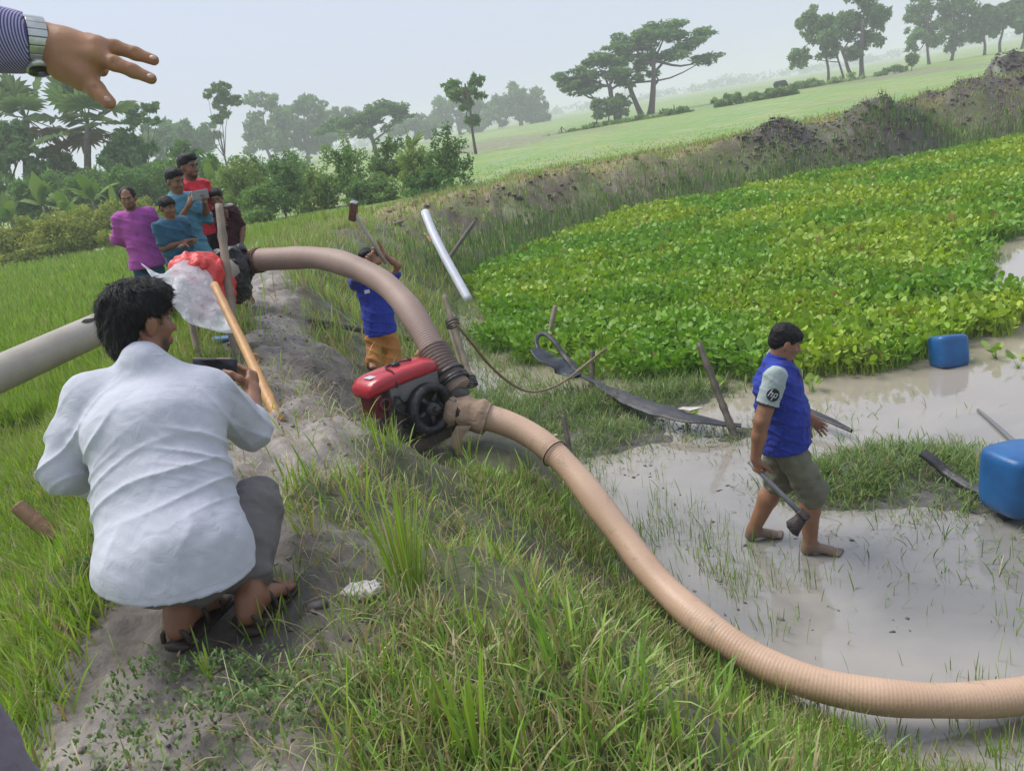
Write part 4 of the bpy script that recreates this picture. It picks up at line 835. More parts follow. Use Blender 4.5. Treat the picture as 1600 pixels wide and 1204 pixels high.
def hair_cap(e, c, R, s, style='short', res=.006, seed=3, amp=.0018):
    T = lambda *p: c + R @ (np.array(p) * s); h = Vol(); E = lambda p, r, k=.02, op='+': h.ell(T(*p), np.array(r) * s, R, k * s, op)
    if style == 'bald':
        E((0, -.018, .036), (.090, .100, .086)); E((0, -.055, -.015), (.074, .055, .065)); E((0, .105, .03), (.064, .085, .10), .015, '-'); E((0, .10, -.06), (.12, .085, .10), .015, '-')
    elif style == 'tuft':
        E((0, -.016, .048), (.083, .100, .086)); E((0, .035, .105), (.062, .062, .032)); E((-.01, .085, .085), (.045, .03, .022)); E((0, -.055, -.01), (.066, .055, .06))
        E((0, .095, -.045), (.11, .075, .105), .02, '-')
    elif style == 'fringe':
        E((0, -.012, .045), (.085, .104, .086)); E((0, .055, .062), (.068, .05, .040)); E((0, -.055, -.01), (.068, .055, .06)); E((0, .10, -.055), (.12, .078, .098), .015, '-')
    else:
        E((0, -.014, .044), (.084, .101, .085)); E((0, .04, .085), (.068, .055, .036)); E((0, -.055, -.015), (.068, .055, .065)); E((0, .10, -.045), (.12, .08, .105), .015, '-')
    h.clip(T(0, -.02, -.055 if style != 'long' else -.09), R @ np.array((0, .25, -1.)))
    for sx in (-1, 1): E((sx * .08, .0, -.018), (.020, .020, .030), .01, '-')
    h.disp = lambda P: wavy(seed, 160 / s, amp)(P) + wavy(seed + 1, 60 / s, amp * .8)(P)
    V, F = h.mesh(res); return child('hair', V, F, HAIR, e)
def hand_vol(vol, w, d, nrm_, side, s=1.0, curl=(.25, .3, .35, .4), spread=.16, thumb=(.5, .3), k=.010):
    """wrist w, pointing d, palm facing nrm_; side=+1 puts the thumb on d x nrm_ side; curl = bend per joint for index..little"""
    d = nrm(d); nn = nrm(nrm_ - d * (np.dot(nrm_, d))); t = np.cross(d, nn) * side
    kn = w + d * .088 * s
    vol.ecap(w - d * .01, w + d * .082 * s, (.026 * s, .017 * s), (.040 * s, .0135 * s), t, .02)
    tips = []
    for i_, (off, L, r_) in enumerate([(.030, .074, .0093), (.010, .083, .0095), (-.011, .076, .0092), (-.030, .060, .0080)]):
        p = kn + t * off * s - d * (.004 + .006 * abs(i_ - 1)) * s; u = nrm(d + t * spread * (off / .03)); c_ = curl[i_]; ang = c_ * .7
        for seg_, fr in enumerate((.45, .31, .24)):
            v_ = math.cos(ang) * u + math.sin(ang) * nn; q = p + v_ * L * fr * s; vol.cap(p, q, r_ * s * (1 - .09 * seg_), r_ * s * (.91 - .09 * seg_), k * .6); p = q; ang += c_
        tips.append(p)
    b = w + d * .022 * s + t * .026 * s + nn * .006 * s; u = nrm(d * math.cos(thumb[0] + .35) + t * math.sin(thumb[0] + .35) + nn * thumb[1])
    m1 = b + u * .042 * s; u2 = nrm(u + d * .35 + nn * thumb[1] * .3); m2 = m1 + u2 * .034 * s; u3 = nrm(u2 + d * .25); m3 = m2 + u3 * .026 * s
    vol.cap(b, m1, .016 * s, .0125 * s, .02); vol.cap(m1, m2, .0118 * s, .0105 * s, .008); vol.cap(m2, m3, .0105 * s, .0085 * s, .006)
    return tips + [m3]
def foot_vol(vol, ank, fwd, s=1.0, toes=True):
    f = nrm(np.array(fwd) * (1, 1, 0)); sd_ = np.array([f[1], -f[0], 0]); z0 = ank[2] - .075 * s
    g_ = lambda a, b, c_: np.array([ank[0], ank[1], z0]) + f * a * s + sd_ * b * s + np.array([0, 0, c_ * s])
    vol.cap(ank, g_(-.025, 0, .035), .036 * s, .034 * s, .02); vol.ecap(g_(.0, 0, .055), g_(.13, 0, .024), (.034 * s, .036 * s), (.044 * s, .020 * s), sd_, .03)
    if toes:
        for i_, (b, l_, r_) in enumerate([(-.026, .052, .0135), (-.007, .046, .0105), (.009, .040, .0100), (.023, .033, .0095), (.036, .025, .0088)]): vol.cap(g_(.125 - .018 * (i_ > 2), b, .018), g_(.135 + l_, b * 1.12, .011), r_ * s, r_ * s * .9, .008)
def skin_cols(V, base, spots=()):
    c = np.tile(np.array(base), (len(V), 1))
    for ctr, rad, colr, soft in spots:
        d = np.linalg.norm(V - np.asarray(ctr), axis=1); c = mixc(c, colr, 1 - sstep(rad * (1 - soft), rad, d))
    return c
def face_spots(c, R, s, lip=(.26, .10, .075), beard=None):
    T = lambda *p: c + R @ (np.array(p) * s); sp = [(T(0, .1, -.070), .022 * s, lip, .5)]
    if beard:
        for p in ((0, .09, -.105), (.03, .07, -.095), (-.03, .07, -.095), (.045, .045, -.075), (-.045, .045, -.075)): sp.append((T(*p), .036 * s, beard, .7))
        for p in ((0, .108, -.050), (.016, .105, -.052), (-.016, .105, -.052)): sp.append((T(*p), .014 * s, beard, .5))
    return sp
def stand_joints(loc, yaw, h, over=None, lean=(0, 0)):
    """default standing joints in world space; yaw turns local +y (forward); over = {joint: local xyz at 1.68 m}"""
    J = dict(pelvis=(0, 0, .93), waist=(0, -.005, 1.06), chest=(0, -.01, 1.26), neck=(0, -.01, 1.42), head=(0, .02, 1.565), shR=(.168, -.01, 1.375), shL=(-.168, -.01, 1.375), elR=(.235, -.03, 1.10), elL=(-.235, -.03, 1.10),
             wrR=(.25, .06, .86), wrL=(-.25, .06, .86), hipR=(.09, 0, .90), hipL=(-.09, 0, .90), knR=(.10, .03, .49), knL=(-.10, .03, .49), anR=(.105, -.01, .085), anL=(-.105, -.01, .085))
    J.update(over or {}); k = h / 1.68; ca, sa = math.cos(yaw), math.sin(yaw); out = {}
    for n_, p in J.items():
        p = np.array(p, float) * k; p[0] += lean[0] * p[2]; p[1] += lean[1] * p[2]
        out[n_] = np.array([loc[0] + ca * p[0] - sa * p[1], loc[1] + sa * p[0] + ca * p[1], loc[2] + p[2]])
    return out, k, np.array([ca, sa, 0.0]), np.array([-sa, ca, 0.0])
def head_R(fwd, side, pitch=0.0, turn=0.0, roll_=0.0):
    z = np.array([0, 0, 1.0]); f = rot(z, turn) @ fwd; s_ = np.cross(f, z); R = np.stack([s_, f, z], 1)
    return R @ rot((1, 0, 0), -pitch) @ rot((0, 1, 0), roll_)
def body_core(v, J, k, side, arms=True):
    v.ecap(J['pelvis'], J['waist'], (.145 * k, .10 * k), (.130 * k, .092 * k), side); v.ecap(J['waist'], J['chest'], (.130 * k, .092 * k), (.145 * k, .100 * k), side)
    v.ecap(J['chest'], J['neck'] - (0, 0, .07 * k), (.145 * k, .100 * k), (.09 * k, .065 * k), side)
    v.cap(J['neck'] - (0, 0, .04 * k), J['head'] - (0, 0, .05 * k), .054 * k, .050 * k, .03)
    for q in 'RL':
        v.cap(J['neck'] - (0, 0, .055 * k), J['sh' + q] - (0, 0, .02 * k), .045 * k, .050 * k, .05)
        if arms: v.cap(J['sh' + q] - (0, 0, .02 * k), J['el' + q], .047 * k, .037 * k, .03); v.cap(J['el' + q], J['el' + q] * .65 + J['wr' + q] * .35, .037 * k, .036 * k, .02); v.cap(J['el' + q] * .65 + J['wr' + q] * .35, J['wr' + q], .036 * k, .024 * k, .02)
        v.cap(J['hip' + q], J['kn' + q], .080 * k, .052 * k, .04); c_ = J['kn' + q] * .66 + J['an' + q] * .34; v.cap(J['kn' + q], c_, .050 * k, .053 * k, .03); v.cap(c_, J['an' + q], .053 * k, .034 * k, .03)
def shirt_vol(J, k, side, ease=.018, hem=-.06, sleeve=1.0, hemflare=.0):
    v = Vol(); e = ease * k; J2 = J['pelvis'] + (0, 0, hem * k)
    v.ecap(J2, J['waist'], (.180 * k + e + hemflare, .130 * k + e + hemflare), (.152 * k + e, .112 * k + e), side, .05); v.ecap(J['waist'], J['chest'], (.152 * k + e, .112 * k + e), (.152 * k + e, .108 * k + e), side, .05)
    v.ecap(J['chest'], J['neck'] - (0, 0, .085 * k), (.152 * k + e, .108 * k + e), (.085 * k + e, .066 * k + e), side, .06); v.cap(J['neck'] - (0, 0, .06 * k), J['neck'] + (0, 0, .03 * k), .066 * k, .060 * k, .03)
    for q in 'RL':
        s0 = J['sh' + q] - (0, 0, .025 * k); v.cap(J['neck'] - (0, 0, .055 * k), s0, .046 * k + e * .5, .052 * k + e * .8, .06)
        if sleeve > 0:
            a, b = s0, J['el' + q]; u = min(1, sleeve); v.cap(a, a + (b - a) * u, .054 * k + e * .8, (.054 - .008 * u) * k + e, .05)
            if sleeve > 1: w_ = J['wr' + q]; v.cap(b, b + (w_ - b) * (sleeve - 1), .046 * k + e, .034 * k + e * .8, .03)
    return v
def pants_vol(J, k, side, ease=.012, to=1.0, knee=.0):
    v = Vol(); e = ease * k; v.ecap(J['pelvis'] - (0, 0, .05 * k), J['pelvis'] + (0, 0, .05 * k), (.150 * k + e * .6, .108 * k + e * .6), (.138 * k, .097 * k), side, .05)
    for q in 'RL':
        v.cap(J['hip' + q] - (0, 0, .03 * k), J['kn' + q], .080 * k + e * .7, .062 * k + e + knee, .04)
        if to > 0: v.cap(J['kn' + q], J['kn' + q] + (J['an' + q] - J['kn' + q]) * to, .062 * k + e + knee, .05 * k + e, .03)
    return v
def finish_body(e, v, res, base, spots=()):
    V, F = v.mesh(res); return child('body', V, F, skin_mat(), e, col=skin_cols(V, base, spots))
def garment(e, name, v, res, m_, seed=1, fold=.004, freq=26., label=None):
    wq = wavy(seed, freq, fold); wb = wavy(seed + 77, 7, 1.2); v.disp = (lambda P: wq(P) - 1.7 * fold * (1 - np.abs(np.sin(P[..., 2] * 34 + 15 * P[..., 0] + 9 * P[..., 1] + wb(P)))) ** 3) if fold else None
    V, F = v.mesh(res); ob = child(name, V, F, m_, e)
    if label: ob['label'] = label
    return ob

# -- standing onlookers -------------------------------------------------
def feet_at(px, py, d):
    """ground point under a head-top pixel at a distance, and the height that fits"""
    t = at(px, py, d); g_ = Hs(t[0], t[1]); return np.array([t[0], t[1], g_]), t[2] - g_
def onlooker(label, px, py, d, yaw, over, hair, shirt_m, pants_m, sleeve, skin=SK1, head=(0, 0, 0), beard=None, to=1.0, hem=-.06, flare=.0, curls=None, res=.0095, headz=None, h=None, hands=True, lean=(0, 0)):
    loc, hh = feet_at(px, py, d); h = h or hh; e = empty('person', loc, label, 'person'); J, k, side, fwd = stand_joints(loc, yaw, h, over, lean)
    R = head_R(fwd, side, *head); v = Vol(); hs = .92 * k if h > 1.5 else k * 1.06
    body_core(v, J, k, side); head_vol(v, J['head'], R, hs)
    for q, sg_ in (('R', 1), ('L', -1)):
        d_ = nrm(J['wr' + q] - J['el' + q]); cu = (curls or {}).get(q, (.35, .38, .4, .42)); pn = (curls or {}).get('n' + q, -side * sg_)
        if hands: hand_vol(v, J['wr' + q], d_, pn, (curls or {}).get('s' + q, 1), k * 1.02, cu)
        foot_vol(v, J['an' + q], fwd, k, toes=False)
    finish_body(e, v, res, skin, face_spots(J['head'], R, hs, beard=beard)); hair_cap(e, J['head'], R, hs, hair, res * .8, seed=int(px)); face_parts(e, J['head'], R, hs)
    sv = shirt_vol(J, k, side, .016, hem, sleeve, flare); 
    for q in 'RL':
        if 0 < sleeve < 1: a, b = J['sh' + q], J['el' + q]; 
    nb = J['neck'] + (0, 0, .022 * k); sv.clip(nb, (fwd * .45 + (0, 0, 1))); sv.clip(J['pelvis'] + (0, 0, (hem - .03) * k), (0, 0, -1))
    garment(e, 'shirt', sv, res, shirt_m, int(px), .006, 30.); pv_ = pants_vol(J, k, side, .012, to); garment(e, 'trousers', pv_, res, pants_m, int(px) + 1, .005, 25.)
    return e, J, k, R, side, fwd, hs
# ------------------------------------------------------------------ pump set on the slope
STEEL = mat('oily_steel', (0.075, 0.075, 0.078), (0.03, 0.03, 0.032), 12, .42, .4, 45, .5, .55)
CAST = mat('muddy_cast_iron', (0.12, 0.115, 0.105), (0.05, 0.05, 0.05), 9, .62, .5, 40, .4, .25)
REDP = mat('worn_red_paint', (0.48, 0.022, 0.035), (0.36, 0.02, 0.03), 4, .30, .08, 60, .5, 0, coat=.35)
GREYP = mat('dusty_grey_panel', (0.20, 0.19, 0.175), (0.13, 0.125, 0.12), 6, .6, .2, 40)
BLACK = mat('black_rubber', (0.018, 0.018, 0.02), (0.010, 0.010, 0.011), 10, .5, .3, 60)
Z0 = 1.60
E1, E2 = onz(562, 608, Z0), onz(668, 566, Z0); AX = nrm(E2 - E1); LEN = np.linalg.norm(E2 - E1); MID = (E1 + E2) / 2
NB = np.array([AX[1], -AX[0], 0.0])                                 # towards the lens
ps = empty('pump_set', (MID[0], MID[1], Z0 - .55), 'muddy diesel pump set with a glossy red tank cover on the dyke slope', 'water pump')
EB = np.stack([AX, -NB, [0, 0, 1.0]], 1)                           # columns: along, away, up
def eb(a, n_, u): return MID + AX * a + NB * n_ + np.array([0, 0, u])
def ebox(name, a, n_, u, sx, sy, sz, m_, bev=.01, par=None):
    V, F = boxv(sx, sy, sz, bev, (0, 0, 0)); V = V @ EB.T + eb(a, n_, u); return child(name, V, F, m_, par or ps)
# red tank cover: lofted rounded lid with a sloping nose
prof = []
for t_, w_, h_, dz in [(-.50, .60, .50, -.035), (-.485, .80, .72, -.025), (-.42, .93, .92, -.008), (-.30, 1.0, 1.0, 0), (0, 1.0, 1.0, .004), (.30, 1.0, 1.0, 0), (.44, .96, .95, -.006), (.485, .86, .78, -.016), (.50, .62, .55, -.028)]:
    ring = []
    for a in np.linspace(0, 2 * math.pi, 28, endpoint=False):
        cx, sz = math.cos(a), math.sin(a); ex = abs(cx) ** .45 * math.copysign(1, cx); ez = abs(sz) ** .55 * math.copysign(1, sz)
        ring.append(eb(t_ * LEN, ex * .125 * w_, .0 + ez * (.055 if ez > 0 else .045) * h_ + dz))
    prof.append(ring)
PV = np.array(prof).reshape(-1, 3); nr_, sg2 = len(prof), 28; i, j = np.meshgrid(np.arange(nr_ - 1), np.arange(sg2), indexing='ij'); j2 = (j + 1) % sg2
LF = np.stack([i * sg2 + j, i * sg2 + j2, (i + 1) * sg2 + j2, (i + 1) * sg2 + j], -1).reshape(-1, 4); q = np.arange(sg2); PV2 = np.vstack([PV, PV[:sg2].mean(0), PV[-sg2:].mean(0)]); caps = np.vstack([np.stack([(q + 1) % sg2, q, np.full(sg2, len(PV))], 1), np.stack([len(PV) - sg2 + q, len(PV) - sg2 + (q + 1) % sg2, np.full(sg2, len(PV) + 1)], 1)])
hood = child('tank_cover', PV2, [LF, caps], REDP, ps); hood['label'] = 'glossy red tank cover tied with a dark cord'
ebox('number_plate', -.36 * LEN, .02, .052, .05, .07, .006, mat('pale_sticker', (.62, .60, .66), rough=.4), .002, hood)
ebox('side_panel', .12 * LEN, .0, -.095, LEN * .72, .215, .12, GREYP, .012)
ebox('crankcase', .02, -.01, -.27, LEN * .66, .20, .26, CAST, .03)
ebox('cylinder_head', .40 * LEN, -.0, -.17, .13, .17, .16, CAST, .02)
ebox('radiator_grille', -.40 * LEN, .02, -.12, .05, .17, .15, mat('dark_red_paint', (.16, .02, .02), rough=.6), .006)
for k_ in range(6): ebox('fin', .40 * LEN + .07, .0, -.11 - .022 * k_, .03, .15, .008, CAST, .002)
for k_ in (-1, 1): ebox('skid_rail', 0, k_ * .11, -.455, LEN * 1.25, .06, .07, mat('wet_timber', (.10, .075, .05), (.05, .04, .03), 8, .7, .5, 25), .006)
# flywheel with rim, spokes and hub on the near side
def ringv(c, ax_, R1, R2, w_, n_=36):
    ax_ = nrm(ax_); h = np.array([0, 0, 1.]); u = nrm(np.cross(ax_, h)); v = np.cross(ax_, u); V = []
    for a in np.linspace(0, 2 * math.pi, n_, endpoint=False):
        d_ = math.cos(a) * u + math.sin(a) * v; V += [c + d_ * R1 - ax_ * w_, c + d_ * R2 - ax_ * w_, c + d_ * R2 + ax_ * w_, c + d_ * R1 + ax_ * w_]
    F = [];
    for k in range(n_):
        a, b = 4 * k, 4 * ((k + 1) % n_)
        for e_ in range(4): F.append([a + e_, a + (e_ + 1) % 4, b + (e_ + 1) % 4, b + e_])
    return np.array(V), np.array(F), u, v
FC = eb(.20 * LEN, .155, -.24); V, F, fu, fv = ringv(FC, NB, .115, .165, .032); fw = child('flywheel', V, F, STEEL, ps)
for k_ in range(5):
    a = 6.283 * k_ / 5 + .3; d_ = math.cos(a) * fu + math.sin(a) * fv; V, F = tube([FC + d_ * .03, FC + d_ * .12], [.022, .017], 8); child('spoke', V, F, STEEL, fw)
V, F = tube([FC - NB * .05, FC + NB * .045], [.045, .04], 14); child('hub', V, F, CAST, fw); V, F = tube([FC + NB * .045, FC + NB * .075], [.02, .02], 10); child('shaft_end', V, F, STEEL, fw)
# front lamp ring under the cover and a bent exhaust stub, tap and fuel line
V, F, *_ = ringv(eb(-.36 * LEN, .12, -.11), NB, .028, .04, .012, 20); child('lamp_ring', V, F, mat('dark_red_paint', (.16, .02, .02)), ps)
V, F = tube(smoothpath([eb(.46 * LEN, .06, -.12), eb(.58 * LEN, .08, -.1), eb(.60 * LEN, .09, -.02)], 9), .022, 9); child('exhaust_stub', V, F, STEEL, ps)
V, F = tube(smoothpath([eb(-.1, .11, -.09), eb(-.14, .14, -.16), eb(-.06, .145, -.22), eb(.0, .12, -.2)], 14), .008, 7); child('fuel_line', V, F, BLACK, ps)
V, F = tube([eb(.02, -.0, .05), eb(.02, -.0, .078)], [.03, .028], 16); child('filler_cap', V, F, BLACK, ps)
V, F = tube(smoothpath([eb(.44 * LEN, .07, -.2), eb(.52 * LEN, .10, -.24), eb(.56 * LEN, .10, -.32)], 8), .014, 8); child('water_pipe', V, F, CAST, ps)
V, F = tube([eb(-.05, .13, -.17), eb(-.12, .17, -.08)], [.008, .008], 8); child('throttle_lever', V, F, STEEL, ps); V, F = ball(eb(-.12, .17, -.08), (.014,) * 3); child('lever_knob', V, F, BLACK, ps)
for a_, u_ in ((-.2, -.2), (-.12, -.3), (.02, -.35)): V, F = tube([eb(a_ * LEN, .09, u_), eb(a_ * LEN, .125, u_)], [.016, .012], 8); child('bolt_head', V, F, STEEL, ps)
# pump: volute, coupling, outlet neck up and inlet towards the pond
PC = at(698, 640, 5.45); V, F = tube([eb(.30 * LEN, .0, -.27), PC], [.05, .055], 12); child('coupling', V, F, CAST, ps)
V, F = ball(PC, (.12, .10, .12), None, 16, 11); child('volute', V, F, CAST, ps)
OUT = at(717, 604, 5.42); INL = at(748, 650, 5.38)
V, F = tube(smoothpath([PC, (PC + OUT) / 2, OUT], 8), [.085, .085, .084, .083, .082, .082, .082, .082], 16); child('outlet_neck', V, F, CAST, ps)
V, F = tube([PC, INL], [.085, .082], 16); child('inlet_neck', V, F, CAST, ps)
for c_, d_ in ((PC * .5 + OUT * .5, OUT - PC), (PC * .45 + INL * .55, INL - PC)):
    V, F, fu2, fv2 = ringv(c_, d_, .05, .118, .012, 24); fl = child('flange', V, F, STEEL, ps)
    for k_ in range(6): a = 6.283 * k_ / 6; p_ = c_ + (math.cos(a) * fu2 + math.sin(a) * fv2) * .102; V, F = tube([p_ - nrm(d_) * .02, p_ + nrm(d_) * .022], .009, 6); child('bolt', V, F, STEEL, fl)
# cord tied over the cover
CORD = mat('dark_cord', (.035, .022, .022), rough=.8)
cp = [eb(-.16 * LEN, .128, -.04), eb(-.14 * LEN, .10, .052), eb(-.1 * LEN, .0, .064), eb(-.02 * LEN, -.03, .066), eb(.12 * LEN, -.02, .066), eb(.25 * LEN, .01, .064), eb(.3 * LEN, -.06, .062)]
V, F = tube(smoothpath(cp, 30), .006, 7); ob = tag(new_mesh('tie_cord', V - cp[0], F, CORD), 'dark cord tied across the red tank cover', 'cord'); ob.location = cp[0]
# ------------------------------------------------------------------ hoses and pipes
def hose_mat(name, c1, c2, pitch, depth=.25, rough=.45):
    m, n, l, b = nodes_of(name); tc = add(n, 'ShaderNodeTexCoord'); nz = add(n, 'ShaderNodeTexNoise', Scale=3.0, Detail=6.0); l.new(tc.outputs['Object'], nz.inputs['Vector'])
    r = ramp(n, [(.32, c2), (.68, c1)]); l.new(nz.outputs['Fac'], r.inputs['Fac']); l.new(r.outputs['Color'], b.inputs['Base Color']); b.inputs['Roughness'].default_value = rough
    ns_ = add(n, 'ShaderNodeTexNoise', Scale=9.0, Detail=8.0, Roughness=.7, Distortion=.5); l.new(tc.outputs['Object'], ns_.inputs['Vector']); rs_ = ramp(n, [(.58, (0, 0, 0)), (.78, (1, 1, 1))]); l.new(ns_.outputs['Fac'], rs_.inputs['Fac'])      # mud splashes and scuffs
    mx_ = add(n, 'ShaderNodeMix', data_type='RGBA'); l.new(rs_.outputs['Color'], mx_.inputs['Factor']); l.new(r.outputs['Color'], mx_.inputs['A']); mx_.inputs['B'].default_value = (.20, .165, .135, 1); l.new(mx_.outputs['Result'], b.inputs['Base Color'])
    n2 = add(n, 'ShaderNodeTexNoise', Scale=70.0, Detail=3.0); l.new(tc.outputs['Object'], n2.inputs['Vector']); bp = add(n, 'ShaderNodeBump', Strength=.15, Distance=.01); l.new(n2.outputs['Fac'], bp.inputs['Height']); l.new(bp.outputs['Normal'], b.inputs['Normal']); return m
def ribbed(P, r, pitch=.02, depth=.0035, seg=22, worn=False):
    """corrugated hose along a smooth path"""
    L = np.linalg.norm(np.diff(P, axis=0), axis=1).sum(); n_ = int(L / pitch * 4); Q = smoothpath(P, n_); s_ = np.linspace(0, L, n_); 
    dv = depth * (np.clip(.5 + 1.6 * np.sin(s_ * 2.3 + 2 * np.sin(s_ * .9)), .12, 1.3) if worn else 1); Q = Q + (np.stack([np.sin(s_ * 5.1), np.sin(s_ * 4.3 + 1), np.sin(s_ * 6.1 + 2)], 1) * .006 if worn else 0)
    return tube(Q, r + dv * np.sin(s_ / pitch * 2 * math.pi) + (.0025 * np.sin(s_ * 7.3) + .002 * np.sin(s_ * 13.1 + 1) if worn else 0), seg)
def px_path(L): return np.array([at(*q) for q in L])
TAN = hose_mat('tan_hose', (0.57, 0.388, 0.27), (0.49, 0.32, 0.215), .02)
BRN = hose_mat('dusty_hose', (0.34, 0.24, 0.19), (0.25, 0.175, 0.145), .02, rough=.6)
PTAN = px_path([(742, 650, 5.40), (775, 657, 5.38), (815, 672, 5.32), (858, 700, 5.22), (905, 748, 5.08), (958, 818, 4.88), (1020, 900, 4.62), (1085, 962, 4.40), (1160, 1014, 4.20), (1240, 1054, 4.04), (1330, 1082, 3.93), (1420, 1095, 3.86), (1520, 1093, 3.84), (1630, 1078, 3.86), (1750, 1050, 3.95)])
V, F = ribbed(smoothpath(PTAN, 60), .082, .018, .0005, 26, True); ob = tag(new_mesh('suction_hose', V - PTAN[0], F, TAN), 'thick tan ribbed hose curving from the pump down into the pond', 'hose', 'hoses and pipes of the pump'); ob.location = PTAN[0]
PBR = px_path([(384, 409, 6.75), (430, 404, 6.62), (485, 402, 6.45), (540, 413, 6.22), (592, 437, 5.98), (634, 477, 5.76), (665, 522, 5.58), (688, 568, 5.47), (710, 598, 5.43), (716, 606, 5.42)])
hs_ = empty('discharge_hose', PBR[0], 'dusty brown ribbed hose arching from the pump up to the grey pipe', 'hose', 'hoses and pipes of the pump')
V, F = ribbed(smoothpath(PBR, 60), .088, .017, .0012, 26, True); child('hose_wall', V, F, BRN, hs_)
sl_ = smoothpath(px_path([(677, 545, 5.51), (690, 571, 5.465), (710, 598, 5.43)]), 30); V, F = ribbed(sl_, .101, .024, .0028, 22); ob = child('rubber_sleeve', V, F, mat('dusty_dark_sleeve', (.16, .105, .085), (.09, .065, .055), 7, .7, .4, 40), hs_); ob['label'] = 'dark ribbed rubber sleeve clamped at the lower end'
for p_ in (sl_[22], sl_[27], sl_[29]):
    V, F, *_ = ringv(p_, sl_[-1] - sl_[0], .100, .115, .008, 26); child('wire_clamp', V, F, STEEL, hs_)
PVC = mat('weathered_grey_pipe', (0.40, 0.36, 0.30), (0.31, 0.275, 0.23), 3, .5, .1, 50)
PG = np.array([at(-140, 646, 3.85), at(385, 410, 6.8)]); L_ = np.linspace(0, 1, 24)[:, None]; PP = PG[0] + (PG[1] - PG[0]) * L_
gp = empty('pipe', PG[0], 'straight grey plastic pipe with a broken hole running left over the field', 'pipe', 'hoses and pipes of the pump'); V, F = tube(PP, .096, 24); child('pipe_wall', V, F, PVC, gp)
# broken hole: dark ragged patch standing a hair proud of the wall
hp = at(128, 505, 4.95); q = np.clip(((hp - PG[0]) @ (PG[1] - PG[0])) / ((PG[1] - PG[0]) @ (PG[1] - PG[0])), 0, 1); hc = PG[0] + (PG[1] - PG[0]) * q; tn = nrm(PG[1] - PG[0]); up_ = nrm(np.array([0, 0, 1.]) - tn * tn[2]); sd2 = np.cross(tn, up_)
vv = [hc + (up_ * math.cos(.55) + sd2 * math.sin(.55)) * .0975]
for k_ in range(12):
    a = 6.283 * k_ / 12; du = math.cos(a) * .062 * rng.uniform(.7, 1.1); da = .55 + math.sin(a) * .26 * rng.uniform(.6, 1.1); vv.append(hc + tn * (du + .25 * math.sin(a) * .06) + (up_ * math.cos(da) + sd2 * math.sin(da)) * .0975)
child('broken_hole', np.array(vv), np.array([[0, 1 + k, 1 + (k + 1) % 12] for k in range(12)]), mat('hole_dark', (.012, .011, .010), rough=.9), gp)
WP = px_path([(664, 332, 16.6), (676, 362, 16.2), (692, 395, 15.8), (712, 432, 15.4), (734, 472, 15.0)]); V, F = tube(smoothpath(WP, 24), .085, 16); ob = tag(new_mesh('plastic_pipe', V - WP[-1], F, mat('pale_plastic', (.58, .60, .66), (.48, .50, .56), 4, .45)), 'pale plastic pipe slanting down the far bank into the pond', 'pipe', 'hoses and pipes of the pump'); ob.location = WP[-1]
# rag wound round the pump inlet
RAG = cloth('muddy_rag', (.42, .29, .20), (.30, .215, .15), 150, .6, scale=9)
rp = smoothpath(px_path([(700, 640, 5.42), (728, 645, 5.40), (762, 655, 5.385)]), 12); rp = smoothpath(rp, 40); V, F = tube(rp, .110 + .006 * np.sin(np.arange(40) * .45), 48, False, lambda a: 1 + .03 * np.sin(3 * a) + .02 * np.sin(7 * a + 1)); V = V + wavy(5, 34, .005)(V)[:, None] * np.array([.5, .5, 1])
fl1 = at(700, 668, 5.30); tail = smoothpath(np.array([at(725, 665, 5.30), at(712, 690, 5.29), at(722, 715, 5.29)]), 8); w_ = np.linspace(.05, .02, 8); tv = np.vstack([tail - RT * w_[:, None], tail + RT * w_[:, None]]); q = np.arange(7); tf = np.stack([q, q + 1, 8 + q + 1, 8 + q], 1)
V, F = join((V, F), (tv, tf)); ob = tag(new_mesh('rag', V - rp[0], F, RAG), 'mud-stained tan rag wound round the pump inlet', 'rag'); ob.location = rp[0]; md = ob.modifiers.new('thick', 'SOLIDIFY'); md.thickness = .004
# ------------------------------------------------------------------ bamboo and wooden stakes
BAM = mat('grey_bamboo', (0.26, 0.205, 0.15), (0.15, 0.12, 0.09), 7, .7, .3, 30, stretch=(1, 1, .3)); BDK = mat('wet_bamboo', (0.12, 0.095, 0.07), (0.06, 0.05, 0.038), 7, .6, .3, 30); BOR = mat('fresh_bamboo', (0.50, 0.27, 0.09), (0.36, 0.18, 0.06), 6, .5, .2, 30, stretch=(1, 1, .3))
def stake(label, p0, p1, r, m_=None, name='bamboo_stake', nodes=4, group='bamboo stakes', cut=True):
    """p0 lower end, p1 upper end"""
    p0 = np.array(p0, float); p1 = np.array(p1, float); n_ = 26; t = np.linspace(0, 1, n_); P = p0 + (p1 - p0) * t[:, None] + wavy(int(abs(p0[0]) * 1000) % 997, 3, .0025)(p0 + (p1 - p0) * t[:, None])[:, None] * np.array([1, .4, 0])
    rr_ = r * (1.05 - .15 * t)
    for k in range(1, nodes): c_ = k / nodes; rr_ = rr_ + r * .22 * np.exp(-((t - c_) / .015) ** 2)
    V, F = tube(P, rr_, 10); o_ = new_mesh(name, V - p0, F, m_ or BAM); o_.location = p0; return tag(o_, label, 'stake', group)
def gstake(label, x0, y0, d0, x1, y1, d1, r, m_=None, sink=.12, **k):
    g_ = (gpt(x0, y0) - CAM) @ FW if sink == .12 else d0; b = at(x0, y0, g_); t = at(x1, y1, d1 * g_ / d0); return stake(label, b - nrm(t - b) * sink, t, r, m_, **k)
gstake('tall grey bamboo post in front of the boy in maroon, holding the pipe', 368, 553, 6.45, 342, 320, 6.75, .034, nodes=5)
gstake('short bamboo stub under the plastic sheet, left of the slanting pole', 312, 565, 6.0, 296, 492, 6.1, .024)
